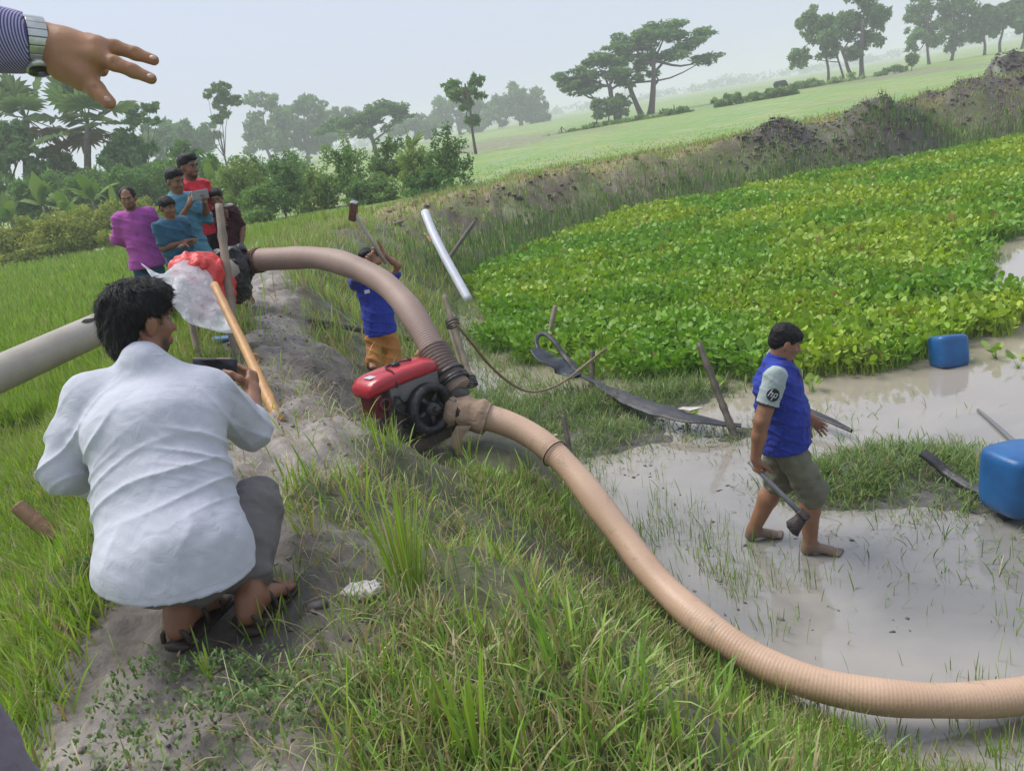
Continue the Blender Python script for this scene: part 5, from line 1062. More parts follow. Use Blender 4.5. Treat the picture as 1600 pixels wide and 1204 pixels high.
gstake('fresh orange bamboo pole slanting down right beside the crouching man', 430, 642, 4.95, 335, 445, 6.3, .030, BOR, nodes=6)
gstake('thin split bamboo lashed along the slanting orange pole', 428, 640, 4.92, 372, 575, 5.35, .012, BOR)
gstake('cut bamboo peg tied across the foot of the orange pole', 418, 622, 4.98, 434, 606, 4.95, .016, BDK, sink=0, nodes=2)
gstake('leaning bamboo post lashed beside the pump outlet', 744, 620, 5.6, 694, 462, 5.9, .034, nodes=5)
gstake('slim leaning bamboo beside the pump post', 728, 600, 5.75, 700, 505, 6.0, .022)
gstake('bamboo stake by the coiled black hose', 851, 552, 9.3, 868, 478, 9.5, .036)
gstake('tall slanting stake in the mud left of the walking man', 1150, 684, 6.95, 1092, 536, 7.25, .032, BDK, nodes=5)
gstake('short stake tied to the rope above the black hose', 924, 605, 8.7, 926, 548, 8.8, .035, BDK)
gstake('dark stake in the water just beyond the tan hose', 906, 788, 6.1, 880, 648, 6.35, .022, BDK)
gstake('thin stick crossing behind the pale pipe on the far bank', 688, 422, 15.8, 742, 346, 16.4, .045, BDK, nodes=3)
gstake('short reddish stick beside the pale pipe on the far bank', 694, 402, 16.0, 664, 366, 16.5, .05, BOR, nodes=2)
gstake('thin pole lying up towards the rope stake', 900, 580, 8.7, 948, 545, 8.9, .012, BAM, sink=0)
gstake('thin stick behind the red tank cover', 652, 552, 6.3, 668, 524, 6.6, .012, BOR, sink=.05)
p_ = at(75, 830, 3.75); q_ = at(26, 790, 3.75); stake('brown cut bamboo end poking out of the grass left of the crouching man', p_ - nrm(q_ - p_) * .05, q_, .036, mat('brown_bamboo', (.28, .15, .07), (.15, .085, .045), 8, .6, .3, 30), nodes=2)
PL = np.array([gpt(a, b) + (0, .1, .05) for a, b in ((480, 512), (540, 522), (610, 534), (690, 546))]); V, F = tube(smoothpath(PL, 24), .03, 10); ob = tag(new_mesh('bamboo_pole', V - PL[0], F, BDK), 'dark bamboo pole lying behind the man with the hammer', 'pole'); ob.location = PL[0]
# lashings and rope
ROPE = mat('jute_rope', (.30, .22, .12), (.2, .14, .08), 30, .9, .4, 80)
RP = px_path([(712, 505, 5.8), (735, 533, 5.9), (765, 570, 6.6), (800, 600, 7.3), (832, 612, 7.9), (870, 602, 8.3), (905, 578, 8.6), (945, 545, 8.85)]); V, F = tube(smoothpath(RP, 50), .011, 7); ob = tag(new_mesh('rope', V - RP[0], F, ROPE), 'tan rope sagging from the pump post to a stake by the hyacinth', 'rope'); ob.location = RP[0]
def lash(label, c_, ax_, r, m_, n_=4, w_=.012):
    ps_ = []
    for k in range(n_):
        V, F, u, v = ringv(np.zeros(3) + nrm(ax_) * (k - n_ / 2) * w_ * 1.3, nrm(ax_) + rng.normal(0, .08, 3), r, r + w_ * .8, w_ * .5, 18); ps_.append((V, F))
    V, F = join(*ps_); o_ = new_mesh('lashing', V, F, m_, kind=None); o_.location = c_; return tag(o_, label, 'lashing', 'rope lashings')
t_ = nrm(PBR[1] - PBR[0]); lash('brown cord wound round the brown hose beside the black bag', PBR[0] + t_ * .13, t_, .092, mat('brown_cord', (.16, .09, .05), (.09, .05, .03), 30, .9))
t_ = nrm(at(738, 615, 5.6) - at(690, 462, 5.9)); lash('dark lashing on the leaning post by the pump', at(707, 506, 5.82), t_, .036, BDK, 3, .014); lash('wire lashing at the foot of the leaning pump post', at(735, 598, 5.62), t_, .038, STEEL, 4, .012)
t_ = nrm(PTAN[4] - PTAN[3]); lash('rusty wire tied round the tan hose near the dark stake', PTAN[3] * .8 + PTAN[4] * .2, t_, .088, mat('rusty_wire', (.10, .04, .03), rough=.8), 1, .008)
t_ = nrm(at(430, 642, 4.95) - at(335, 445, 6.3)); lash('orange lashing round the slanting bamboo pole', at(397, 562, 5.4), t_, .034, BOR, 2, .010)
# black flat hose / geotextile lying over the mud
LAY = mat('black_layflat', (.04, .04, .045), (.02, .02, .023), 6, .45, .3, 30)
def flat_hose(label, P, w_, name='flat_hose', twist=None, m_=LAY, th=.016):
    Q = smoothpath(np.array(P), 60); T = np.gradient(Q, axis=0); T /= np.linalg.norm(T, axis=1)[:, None]; sd_ = np.cross(T, [0, 0, 1.]); sd_ /= np.linalg.norm(sd_, axis=1)[:, None]; w_ = np.interp(np.linspace(0, 1, 60), np.linspace(0, 1, len(w_)), w_)
    tw = np.interp(np.linspace(0, 1, 60), np.linspace(0, 1, len(twist)), twist) if twist is not None else np.zeros(60); N_ = np.cross(sd_, T); a = np.linspace(0, 2 * math.pi, 12, endpoint=False)
    S1 = sd_ * np.cos(tw)[:, None] + N_ * np.sin(tw)[:, None]; N1 = -sd_ * np.sin(tw)[:, None] + N_ * np.cos(tw)[:, None]
    V = (Q[:, None] + S1[:, None] * (np.cos(a)[None, :, None] * w_[:, None, None]) + N1[:, None] * (np.sin(a) * (1 + .3 * np.cos(3 * a)))[None, :, None] * th + N1[:, None] * wavy(8, 12, .008)(Q)[:, None, None]).reshape(-1, 3)
    i_, j_ = np.meshgrid(np.arange(59), np.arange(12), indexing='ij'); j2_ = (j_ + 1) % 12; F = np.stack([i_ * 12 + j_, i_ * 12 + j2_, (i_ + 1) * 12 + j2_, (i_ + 1) * 12 + j_], -1).reshape(-1, 4)
    o_ = new_mesh(name, V - Q[0], F, m_); o_.location = Q[0]; return tag(o_, label, 'hose', 'black flat hoses')
zf = lambda x_, y_, z: onz(x_, y_, z)
fh = flat_hose('black flat hose lying across the marsh grass towards the walking man', [zf(905, 585, .16), zf(945, 605, .17), zf(985, 625, .17), zf(1030, 640, .17), zf(1075, 652, .16), zf(1115, 660, .12), zf(1158, 667, .07)], [.035, .05, .07, .085, .095, .085, .04], twist=[.2, .3, -.2, -.3, -.25, -.1, .2])
flat_hose('black hose bent in a hook over the stake by the hyacinth', [at(845, 556, 9.2), at(838, 532, 9.35), at(846, 521, 9.4), at(858, 525, 9.35), at(880, 552, 9.2), at(905, 586, 9.0)], [.025, .028, .03, .03, .032, .03], th=.024)
flat_hose('dark crumpled sheet under the hooked black hose', [at(838, 545, 9.25), at(855, 560, 9.15), at(880, 572, 9.1), at(902, 588, 8.95)], [.10, .16, .15, .06], name='crumpled_sheet', m_=mat('blue_black_sheet', (.035, .045, .06), (.02, .025, .03), 6, .4, .5, 20), twist=[.3, .1, -.2, .1])
flat_hose('black flat hose emerging behind the walking man over the islet', [zf(1258, 640, .13), zf(1280, 650, .13), zf(1305, 660, .12), zf(1330, 674, .08)], [.03, .045, .04, .015])
flat_hose('thin black hose running from the islet to the near blue drum', [zf(1440, 708, .20), zf(1470, 730, .12), zf(1500, 752, .07), zf(1530, 768, .06), zf(1565, 784, .05)], [.035, .035, .035, .035, .035], th=.034)
flat_hose('dark blue layflat sheet lying in the grass behind the dyke path', [at(412, 452, 9.0), at(435, 470, 8.7), at(460, 490, 8.4), at(490, 505, 8.1), at(515, 512, 7.9)], [.07, .09, .09, .08, .03], name='layflat_sheet', m_=mat('blue_black_sheet', (.035, .045, .06)), twist=[.5, .4, .2, .2, .2])
pt = zf(1066, 642, .185); V = np.array([pt + v for v in ((-.03, .05, .012), (.02, .07, .014), (.20, .0, .006), (.06, -.05, .010), (.01, .0, .014))]); V, F = V - pt, np.array([[0, 4, 1], [1, 4, 2], [4, 3, 2]]); V = np.vstack([V, V - (0, 0, .012)]); F = np.vstack([F, F[:, ::-1] + 5]); ob = tag(new_mesh('torn_patch', V, F, mat('torn_white', (.55, .52, .47), (.4, .36, .31), 12, .8)), 'torn white patch on the black flat hose', 'patch'); ob.location = pt
# half-sunken bar seen through the water beyond the drum
SB = [zf(1528, 640, .012), zf(1560, 668, .014), zf(1600, 705, .016), zf(1640, 740, .018)]; V, F = tube(smoothpath(np.array(SB), 12), np.linspace(.012, .03, 12), 8); ob = tag(new_mesh('sunken_pole', V - SB[0], F, mat('silted_pole', (.17, .18, .20), (.14, .145, .155), 5, .5)), 'half-sunken grey pole in the water above the near drum', 'pole'); ob.location = SB[0]
# ------------------------------------------------------------------ blue drums
BLUE = mat('blue_plastic', (.016, .125, .33), (.010, .085, .25), 5, .38, .06, 30, .5)
def drum(label, px, py, d, sx, sy, sz, R, off):
    c_ = at(px, py, d); e = empty('plastic_drum', c_, label, 'drum', 'blue floating drums'); prof_ = [(-.5, .72), (-.49, .84), (-.46, .93), (-.41, .98), (-.33, 1.0), (-.1, 1.0), (.12, .995), (.3, .985), (.38, .96), (.44, .90), (.475, .82), (.49, .70)]
    n_ = 36; a = np.linspace(0, 2 * math.pi, n_, endpoint=False); ca, sa = np.cos(a), np.sin(a); ex = np.sign(ca) * np.abs(ca) ** .5; ey = np.sign(sa) * np.abs(sa) ** .5; V = []
    for z, k in prof_: V.append(np.stack([ex * sx * k, ey * sy * k, np.full(n_, z * sz * 2)], 1))
    V = np.vstack(V + [np.array([[0, 0, -sz]]), np.array([[0, 0, .495 * 2 * sz]])]); m_ = len(prof_); i_, j_ = np.meshgrid(np.arange(m_ - 1), np.arange(n_), indexing='ij'); j2_ = (j_ + 1) % n_
    F = np.stack([i_ * n_ + j_, i_ * n_ + j2_, (i_ + 1) * n_ + j2_, (i_ + 1) * n_ + j_], -1).reshape(-1, 4); q = np.arange(n_); cp_ = np.vstack([np.stack([(q + 1) % n_, q, np.full(n_, m_ * n_)], 1), np.stack([(m_ - 1) * n_ + q, (m_ - 1) * n_ + (q + 1) % n_, np.full(n_, m_ * n_ + 1)], 1)])
    V = V @ np.asarray(R).T; new_mesh('drum_body', V, [F, cp_], BLUE, e)
    Vn, Fn = tube([(off[0], off[1], sz * .97), (off[0], off[1], sz * 1.12)], [.035, .035], 14); new_mesh('neck', np.asarray(Vn) @ np.asarray(R).T, Fn, BLUE, e); Vn, Fn = tube([(off[0], off[1], sz * 1.08), (off[0], off[1], sz * 1.2)], [.042, .042], 14); new_mesh('cap', np.asarray(Vn) @ np.asarray(R).T, Fn, BLACK, e)
    Vh, Fh = tube(smoothpath(np.array([(-.09, -.0, sz * .96), (-.08, 0, sz * 1.1), (.02, 0, sz * 1.1), (.03, 0, sz * .96)]) - (.04, 0, 0), 12), .016, 8); new_mesh('handle', np.asarray(Vh) @ np.asarray(R).T, Fh, BLUE, e)
drum('smaller tilted blue drum floating against the hyacinth edge', 1482, 549, 8.35, .17, .13, .165, rot((0, 0, 1), .15) @ rot((0, 1, 0), .12) @ rot((1, 0, 0), math.pi - .25), (.06, 0))
drum('near blue drum floating half off the right edge', 1594, 748, 5.45, .205, .19, .212, rot((0, 0, 1), .2) @ rot((0, 1, 0), math.pi + .06), (.1, 0))
# ------------------------------------------------------------------ plastic bags and sheet at the pipe joint
def sheet_mat(name, c_, alpha, rough=.25):
    m, n, l, b = nodes_of(name); tc = add(n, 'ShaderNodeTexCoord'); nz = add(n, 'ShaderNodeTexNoise', Scale=14.0, Detail=5.0, Distortion=1.0); l.new(tc.outputs['Object'], nz.inputs['Vector']); bp = add(n, 'ShaderNodeBump', Strength=.9, Distance=.03); l.new(nz.outputs['Fac'], bp.inputs['Height']); l.new(bp.outputs['Normal'], b.inputs['Normal'])
    b.inputs['Base Color'].default_value = (*c_, 1); b.inputs['Roughness'].default_value = rough; b.inputs['Alpha'].default_value = alpha; return m
def bag(name, label, spec, m_, seed, amp=.02, res=.011, freq=24, clipz=None):
    v = Vol(); pts = [at(*q[:3]) for q in spec]
    for q, p_ in zip(spec, pts): v.ell(p_, (q[3], q[4], q[5]), None, .05)
    w1, w2 = wavy(seed, freq, amp), wavy(seed + 1, freq * 2.3, amp * .5); v.disp = lambda P: -np.abs(w1(P)) + w2(P); V, F = v.mesh(res); c_ = V.mean(0); o_ = new_mesh(name, V - c_, F, m_); o_.location = c_; return tag(o_, label, 'plastic bag')
bag('plastic_bag', 'crumpled red plastic bag wrapped round the pipe joint', [(316, 424, 6.22, .17, .17, .12), (334, 448, 6.3, .14, .17, .14), (308, 455, 6.05, .12, .15, .14), (322, 478, 6.1, .07, .10, .09), (345, 468, 6.25, .09, .12, .09), (298, 418, 6.1, .13, .14, .10)], sheet_mat('red_plastic', (.66, .05, .045), 1.0, .32), 4, .016, .009, 17)
bag('plastic_bag', 'black plastic bag tied round the end of the brown hose', [(372, 415, 6.66, .10, .14, .15), (371, 438, 6.6, .09, .12, .15), (372, 458, 6.68, .06, .08, .07), (378, 402, 6.72, .07, .10, .07), (330, 402, 6.5, .14, .08, .05)], sheet_mat('black_plastic', (.012, .012, .014), 1.0, .35), 9, .016)
# translucent sheet draped over the red bag
ctl = [[(222, 412, 5.64), (252, 428, 5.65), (284, 408, 5.92), (312, 414, 6.04), (330, 432, 6.04)], [(236, 432, 5.56), (262, 445, 5.58), (290, 432, 5.76), (320, 440, 5.89), (342, 462, 5.92)], [(256, 458, 5.52), (278, 468, 5.52), (298, 466, 5.66), (328, 474, 5.79), (356, 488, 5.84)], [(276, 484, 5.49), (292, 496, 5.5), (310, 500, 5.58), (338, 504, 5.69), (366, 508, 5.76)], [(288, 500, 5.48), (302, 508, 5.5), (324, 514, 5.55), (350, 520, 5.64), (376, 520, 5.72)]]
G5 = np.array([[at(*q) for q in r_] for r_ in ctl]); U_ = np.array([smoothpath(r_, 33) for r_ in G5]); W_ = np.array([smoothpath(U_[:, k], 33) for k in range(33)]); W_ = W_ + (wavy(3, 22, .018)(W_) + wavy(31, 50, .007)(W_))[..., None] * nrm(-FW)
i, j = np.meshgrid(np.arange(32), np.arange(32), indexing='ij'); F = np.stack([i * 33 + j, (i + 1) * 33 + j, (i + 1) * 33 + j + 1, i * 33 + j + 1], -1).reshape(-1, 4); V = W_.reshape(-1, 3); c_ = V.mean(0)
ob = tag(new_mesh('plastic_sheet', V - c_, F, sheet_mat('clear_plastic', (.80, .80, .82), .50, .22)), 'torn translucent plastic sheet hanging over the red bag', 'plastic sheet'); ob.location = c_
md = ob.modifiers.new('thick', 'SOLIDIFY'); md.thickness = .003
# litter
p_ = onz(575, 993, 1.58); p_[2] = Hs(p_[0], p_[1]) + .025; v = Vol(); v.ell((0, 0, 0), (.05, .025, .016)); v.ell((.04, .01, .0), (.04, .03, .012)); v.disp = wavy(2, 90, .006); V, F = v.mesh(.005); ob = tag(new_mesh('paper_scrap', V, F, mat('dirty_white', (.55, .52, .50), (.42, .38, .36), 20, .8, .4, 60)), 'crumpled dirty white scrap lying in the near grass', 'litter'); ob.location = p_
p_ = onz(1075, 1110, .75); p_[2] = Hs(p_[0], p_[1]) + .02; v = Vol(); v.ell((0, 0, 0), (.045, .03, .03)); v.disp = wavy(6, 50, .006); V, F = v.mesh(.006); ob = tag(new_mesh('stone', V, F, mat('dark_stone', (.06, .065, .075), (.03, .03, .035), 10, .5, .4, 40)), 'small dark wet stone in the slope grass', 'stone'); ob.location = p_
p_ = zf(842, 668, .12); V, F = boxv(.36, .05, .02, .005, (0, 0, 0), basis((.95, -.2, .03))); ob = tag(new_mesh('wood_offcut', V, F, mat('pale_wood', (.52, .45, .36), (.4, .33, .26), 8, .7, .2, 30, stretch=(.3, 1, 1))), 'pale offcut of wood lying behind the tan hose', 'wood'); p_[2] = Hs(p_[0], p_[1]) + .03; ob.location = p_
# black animal grazing far off in the meadow
p_ = at(1219, 136, 100); p_[2] = Hs(p_[0], p_[1]); v = Vol(); v.ecap((-.55, 0, 1.0), (.55, 0, .98), (.30, .36), (.33, .40), (0, 1, 0), .1); v.cap((.6, 0, 1.05), (1.05, 0, .7), .20, .15, .08); v.cap((1.05, 0, .7), (1.22, 0, .35), .14, .08, .05)
for sx in (-.5, .48):
    for sy in (-.17, .17): v.cap((sx, sy, .8), (sx + .03, sy, .42), .14, .08, .06); v.cap((sx + .03, sy, .42), (sx - .02, sy, .04), .07, .055, .03)
v.cap((-.72, 0, 1.1), (-.8, 0, .5), .04, .025, .02)
for sy in (-.12, .12): v.cap((1.05, sy, .82), (.85, sy * 2.4, .98), .035, .015, .02); v.ell((.98, sy * 1.6, .74), (.05, .1, .04), None, .02)
V, F = v.mesh(.05); ob = tag(new_mesh('buffalo', V @ rot((0, 0, 1), .3).T, F, mat('black_hide', (.02, .02, .024), rough=.6)), 'black animal grazing far off in the meadow beside the leaning trees', 'animal'); ob.location = p_
# ------------------------------------------------------------------ the people in the scene
PINK = cloth('pink_shirt', (.42, .10, .37), (.33, .07, .29)); JEAN = cloth('blue_lungi', (.03, .10, .17), (.02, .06, .11)); TEAL = cloth('teal_polo', (.030, .105, .165), (.022, .08, .13)); TEAL2 = cloth('pale_teal_shirt', (.085, .235, .31), (.06, .18, .25))
REDS = cloth('red_shirt', (.62, .03, .055), (.50, .025, .04)); MAR = cloth('maroon_tee', (.055, .016, .022), (.04, .012, .016)); BRS = cloth('brown_shorts', (.11, .075, .055)); DKP = cloth('dark_trousers', (.03, .03, .035))
BVEST = cloth('blue_vest', (.026, .050, .33), (.018, .034, .25), 300, .55); KHAKI = cloth('khaki_shorts', (.165, .165, .115), (.125, .125, .088)); TANP = cloth('tan_trousers', (.46, .205, .055), (.37, .16, .042)); GREYC = cloth('grey_trousers', (.175, .16, .155), (.14, .128, .125)); PALE = cloth('pale_polo', (.36, .43, .42), (.30, .36, .355)); BRED = (.09, .05, .035)
# man in pink
r_ = onlooker('man in a magenta shirt with receding hair, hands behind his back', 196, 294, 7.35, math.radians(-172), dict(elR=(.275, -.06, 1.12), wrR=(.13, -.17, .98), elL=(-.27, -.06, 1.12), wrL=(-.12, -.17, .98)), 'bald', PINK, JEAN, 1.9, (.25, .125, .072), (.18, .05, 0), (.10, .055, .038), hem=-.16, flare=.012)
e, J, k, R, side, fwd, hs = r_
for sx in (-1, 1):                                                  # collar wings and placket
    c0 = J['neck'] + fwd * .062 * k + side * sx * .012 + (0, 0, .0); c1 = J['neck'] + side * sx * .075 * k + (0, 0, .028); c2 = J['neck'] + fwd * .09 * k + side * sx * .07 * k - (0, 0, .045)
    V = np.array([c0, c1, c2, (c0 + c2) / 2 + fwd * .012]); V = np.vstack([V, V - fwd * .006]); child('collar', V, np.array([[0, 1, 2], [4, 6, 5], [0, 2, 3], [4, 7, 6]]), PINK, e)
V, F = boxv(.022 * k, .006, .40 * k, .002, J['chest'] + fwd * .134 * k - (0, 0, .03), np.stack([side, fwd, [0, 0, 1]], 1)); child('placket', V, F, PINK, e)
# boy with crossed arms
CROSS = dict(elR=(.215, .03, 1.10), wrR=(-.02, .185, 1.13), elL=(-.215, .03, 1.10), wrL=(.03, .20, 1.10))
rb1 = onlooker('boy in a dark teal polo with folded arms, looking towards the pump', 256, 309, 6.85, math.radians(-128), CROSS, 'fringe', TEAL, BRS, .75, (.20, .095, .055), (.22, .0, 0), None, to=.12, curls=dict(R=(.3,) * 4, L=(.3,) * 4, nR=np.array((0, 0, -1.)), nL=np.array((0, 0, -1.))))
def polo_collar(r_, m_):
    e, J, k, R, side, fwd, hs = r_
    for sx in (-1, 1):
        c0 = J['neck'] + fwd * .060 * k + side * sx * .010 * k; c1 = J['neck'] + side * sx * .072 * k + (0, 0, .026 * k); c2 = J['neck'] + fwd * .080 * k + side * sx * .062 * k - (0, 0, .04 * k); c3 = (c0 + c2) / 2 + fwd * .012; V = np.array([c0, c1, c2, c3]); V = np.vstack([V, V - fwd * .006]); child('collar', V, np.array([[0, 1, 2], [4, 6, 5], [0, 2, 3], [4, 7, 6]]), m_, e)
# boy with the phone
r_ = onlooker('boy in a pale teal shirt holding up a phone', 267, 266, 7.2, math.radians(-125), dict(elR=(.22, .10, 1.08), wrR=(.11, .30, 1.30), elL=(-.22, .10, 1.12), wrL=(-.08, .32, 1.31)), 'tuft', TEAL2, DKP, 1.15, (.21, .105, .062), (.28, -.05, 0), None, hem=-.30, flare=.03, curls=dict(R=(.5,) * 4, L=(.5,) * 4))
e, J, k, R, side, fwd, hs = r_; c_ = (J['wrR'] + J['wrL']) / 2 + fwd * .07 + (0, 0, .06); V, F = boxv(.17, .012, .08, .006, (0, 0, 0), np.stack([side, fwd, [0, 0, 1]], 1)); ob = empty('phone', c_, 'grey phone held up by the boy in the pale teal shirt', 'phone', 'phones'); new_mesh('phone_body', V, F, mat('phone_grey', (.22, .24, .23), rough=.3), ob); V, F = boxv(.15, .002, .066, .001, fwd * -.0075, np.stack([side, fwd, [0, 0, 1]], 1)); new_mesh('screen', V, F, mat('phone_screen', (.02, .02, .025), rough=.1), ob)
polo_collar(rb1, mat('pale_collar', (.20, .30, .36), rough=.9)); polo_collar(r_, TEAL2)
# man in red behind
onlooker('young man in a red shirt standing behind the boy with the phone', 287, 244, 7.75, math.radians(-118), dict(wrR=(.2, .22, 1.02), elR=(.25, .02, 1.10), wrL=(-.1, .26, 1.05)), 'tuft', REDS, DKP, .8, (.19, .09, .052), (.12, .0, 0), (.05, .03, .022))
# boy in maroon
r_ = onlooker('boy in a maroon tee with a yellow print behind the bamboo post', 336, 296, 7.9, math.radians(172), dict(wrR=(.20, .10, .84), elR=(.26, .0, 1.10), wrL=(-.22, .12, .86), elL=(-.25, -.02, 1.1)), 'short', MAR, BRS, .75, (.20, .10, .06), (.30, .25, 0), None, to=.2)
e, J, k, R, side, fwd, hs = r_; YEL = mat('yellow_print', (.52, .28, .03), (.40, .2, .02), 30, .8)
B3 = np.stack([side, fwd, [0, 0, 1]], 1)
for sx, z, w_, h_ in ((-.03, .06, .05, .075), (-.03, -.04, .12, .018), (-.03, -.07, .12, .014)): V, F = boxv(w_ * k, .004, h_ * k, .001, J['chest'] + fwd * (.137 if z > 0 else .131) * k + side * sx + (0, 0, z * k), B3); child('shirt_print', V, F, YEL, e)
for sx in (-1, 1): V, F = ball(J['sh' + 'RL'[sx < 0]] * .75 + J['neck'] * .25 + (0, 0, .035), (.055, .05, .02)); child('shoulder_trim', V, F, mat('cream_trim', (.5, .45, .38)), e)
# slipper on the visible foot of the boy with folded arms
p_ = onz(344, 543, 1.66); p_[2] = Hs(p_[0], p_[1]); v = Vol(); v.ecap((-.02, 0, .03), (.10, .0, .03), (.045, .035), (.045, .025), (0, 1, 0)); v.clip((0, 0, .0), (0, 0, -1)); V, F = v.mesh(.007); ob = tag(new_mesh('slipper', V, F, mat('blue_slipper', (.06, .17, .32), rough=.5)), 'blue slipper on the mud under the plastic sheet', 'footwear'); ob.location = p_
# -- man swinging the sledgehammer ---------------------------------------
def P_(x_, y_, d): return at(x_, y_, d)
b0 = at(598, 470, 7.15); loc = np.array([b0[0] - .02, b0[1] + .05, Hs(b0[0] - .02, b0[1])]); HT = at(574, 392, 7.15)[2] - loc[2]
J, k, side, fwd = stand_joints(loc, math.radians(-165), HT, None, (-.04, 0)); hd = J['head']
J['elL'] = P_(622, 415, 7.0); J['wrL'] = P_(600, 398, 6.92); J['elR'] = P_(556, 434, 6.95); J['wrR'] = P_(592, 408, 6.88); J['shL'] = P_(608, 442, 7.12); J['shR'] = P_(556, 440, 7.15); J['chest'] = P_(584, 458, 7.17); J['neck'] = P_(580, 425, 7.15); J['head'] = P_(574, 408, 7.12); J['waist'] = P_(590, 490, 7.17); J['pelvis'] = P_(595, 518, 7.17); J['hipR'] = P_(583, 524, 7.16); J['hipL'] = P_(608, 522, 7.18); J['knR'] = P_(590, 590, 7.12); J['knL'] = P_(619, 588, 7.16); J['anR'] = P_(600, 660, 7.16); J['anL'] = P_(632, 656, 7.2)
for q in 'RL': J['an' + q][2] = Hs(J['an' + q][0], J['an' + q][1]) + .08
e = empty('person', loc, 'barefoot man in a blue vest and tan trousers swinging a sledgehammer behind the hose', 'person'); R = head_R(fwd, side, .1, -.2); v = Vol(); body_core(v, J, k, side); head_vol(v, J['head'], R, .9)
hdir = nrm(P_(553, 334, 6.75) - P_(596, 402, 6.88))
for q in 'LR': hand_vol(v, J['wr' + q], nrm(hdir * .4 - RT * .6), -FW, 1 if q == 'L' else -1, 1.0, (1.3, 1.3, 1.3, 1.3)); foot_vol(v, J['an' + q], fwd, k, False)
finish_body(e, v, .009, SK1); hair_cap(e, J['head'], R, .9, 'short', .008); face_parts(e, J['head'], R, .9)
sv = shirt_vol(J, k, side, .022, -.05, .62); sv.clip(J['neck'] + (0, 0, .01), fwd * .2 + (0, 0, 1.)); sv.clip(J['pelvis'] - (0, 0, .02), (0, 0, -1)); garment(e, 'vest', sv, .009, BVEST, 3, .004, 26); tq = pants_vol(J, k, side, .022, .95, .01); garment(e, 'trousers', tq, .009, TANP, 4, .006, 24)
V, F = boxv(.045, .004, .03, .001, J['chest'] + fwd * .148 + side * .07 + (0, 0, .05), np.stack([side, fwd, [0, 0, 1]], 1)); child('badge', V, F, mat('white_badge', (.7, .7, .72)), e)
h0, h1 = P_(604, 412, 6.90), P_(553, 332, 6.76); hm = empty('sledgehammer', h0, 'rusty sledgehammer raised over the hose by the man in the blue vest', 'hammer'); V, F = tube([h0, (h0 + h1) / 2, h1], [.017, .016, .016], 10); child('handle', V, F, mat('pale_handle', (.42, .37, .31), (.3, .26, .22), 8, .6), hm)
hx = nrm(np.cross(h1 - h0, FW)); hx = nrm(P_(551, 322, 6.72) - P_(549, 342, 6.78)); hb_ = basis(hx, -FW); V, F = boxv(.155, .062, .062, .012, h1 + (h1 - h0) * .02, hb_); child('hammer_head', V, F, mat('rusty_iron', (.19, .085, .05), (.10, .05, .035), 18, .7, .5, 50, metal=.2), hm); V, F = boxv(.012, .056, .056, .008, h1 + (h1 - h0) * .02 + hx * .08, hb_); child('striking_face', V, F, mat('worn_steel', (.42, .42, .44), rough=.35, metal=.8), hm)
# -- walking man -----------------------------------------------------------
loc = np.array([1.66, 4.95, -.015]); YW = math.radians(-101); HW = 1.585
J, k, side, fwd = stand_joints(loc, YW, HW, dict(pelvis=(.0, .015, .92), waist=(0, .01, 1.05), chest=(0, .0, 1.25), neck=(.0, .01, 1.41), head=(.0, .065, 1.535), shR=(.185, -.03, 1.365), shL=(-.17, .03, 1.37), elR=(.245, -.145, 1.09), wrR=(.235, -.20, .82), elL=(-.23, .06, 1.09), wrL=(-.20, .235, .90),
                        hipR=(.085, .02, .89), hipL=(-.085, 0, .89), knR=(.115, .165, .495), anR=(.125, .135, .095), knL=(-.115, -.02, .48), anL=(-.125, -.215, .10)))
e = empty('person', loc, 'barefoot man in blue vest and rolled khaki shorts walking in the mud with an axe', 'person'); R = head_R(fwd, side, .42, .12); v = Vol(); body_core(v, J, k * 1.06, side); HS = .93; head_vol(v, J['head'], R, HS, .95)
v.cap(J['neck'] - (0, 0, .02), J['head'] + R @ np.array((0, -.01, -.06)), .062, .055, .03)
for q in 'RL':
    el, wr, sh = J['el' + q], J['wr' + q], J['sh' + q]; v.cap(sh, el, .054, .044, .03); v.cap(el, el * .6 + wr * .4, .044, .043, .02); v.cap(el * .6 + wr * .4, wr, .043, .029, .02)
    kn, an = J['kn' + q], J['an' + q]; cf = kn * .65 + an * .35; v.cap(kn, cf - fwd * .012, .054, .059, .03); v.cap(cf - fwd * .012, an, .059, .038, .03); foot_vol(v, an, fwd + side * (.12 if q == 'R' else -.12), 1.06)
adir = nrm(at(1245, 803, 5.22) - at(1180, 737, 5.38)); grip = J['wrR'] + nrm(J['wrR'] - J['elR']) * .075 + nrm(fwd) * .02; axe0 = grip - adir * .05; axe1 = grip + adir * .40
dR = nrm(J['wrR'] - J['elR']); hand_vol(v, J['wrR'], nrm(grip - J['wrR'] + dR * .02), fwd * .8 - side * .5, 1, 1.0, (1.25, 1.3, 1.35, 1.35), .05, (.2, .9)); hand_vol(v, J['wrL'], nrm(J['wrL'] - J['elL']), side, 1, .95, (.3, .35, .4, .45))
finish_body(e, v, .0062, (.29, .15, .088), face_spots(J['head'], R, HS, (.22, .085, .065)) + [(J['an' + q] - (0, 0, .085) + fwd * o_, r_m, (.20, .15, .118), .75) for q in 'RL' for o_, r_m in ((0, .16), (.1, .12), (.18, .09))]); hair_cap(e, J['head'], R, HS, 'fringe', .0055, 12, .0018); face_parts(e, J['head'], R, HS)
pv2 = Vol()
for q in 'RL': a, b = J['sh' + q], J['el' + q]; pv2.cap(a, a + (b - a) * .60, .068, .066, .03); pv2.clip(a + (b - a) * .60, b - a)
ob = None
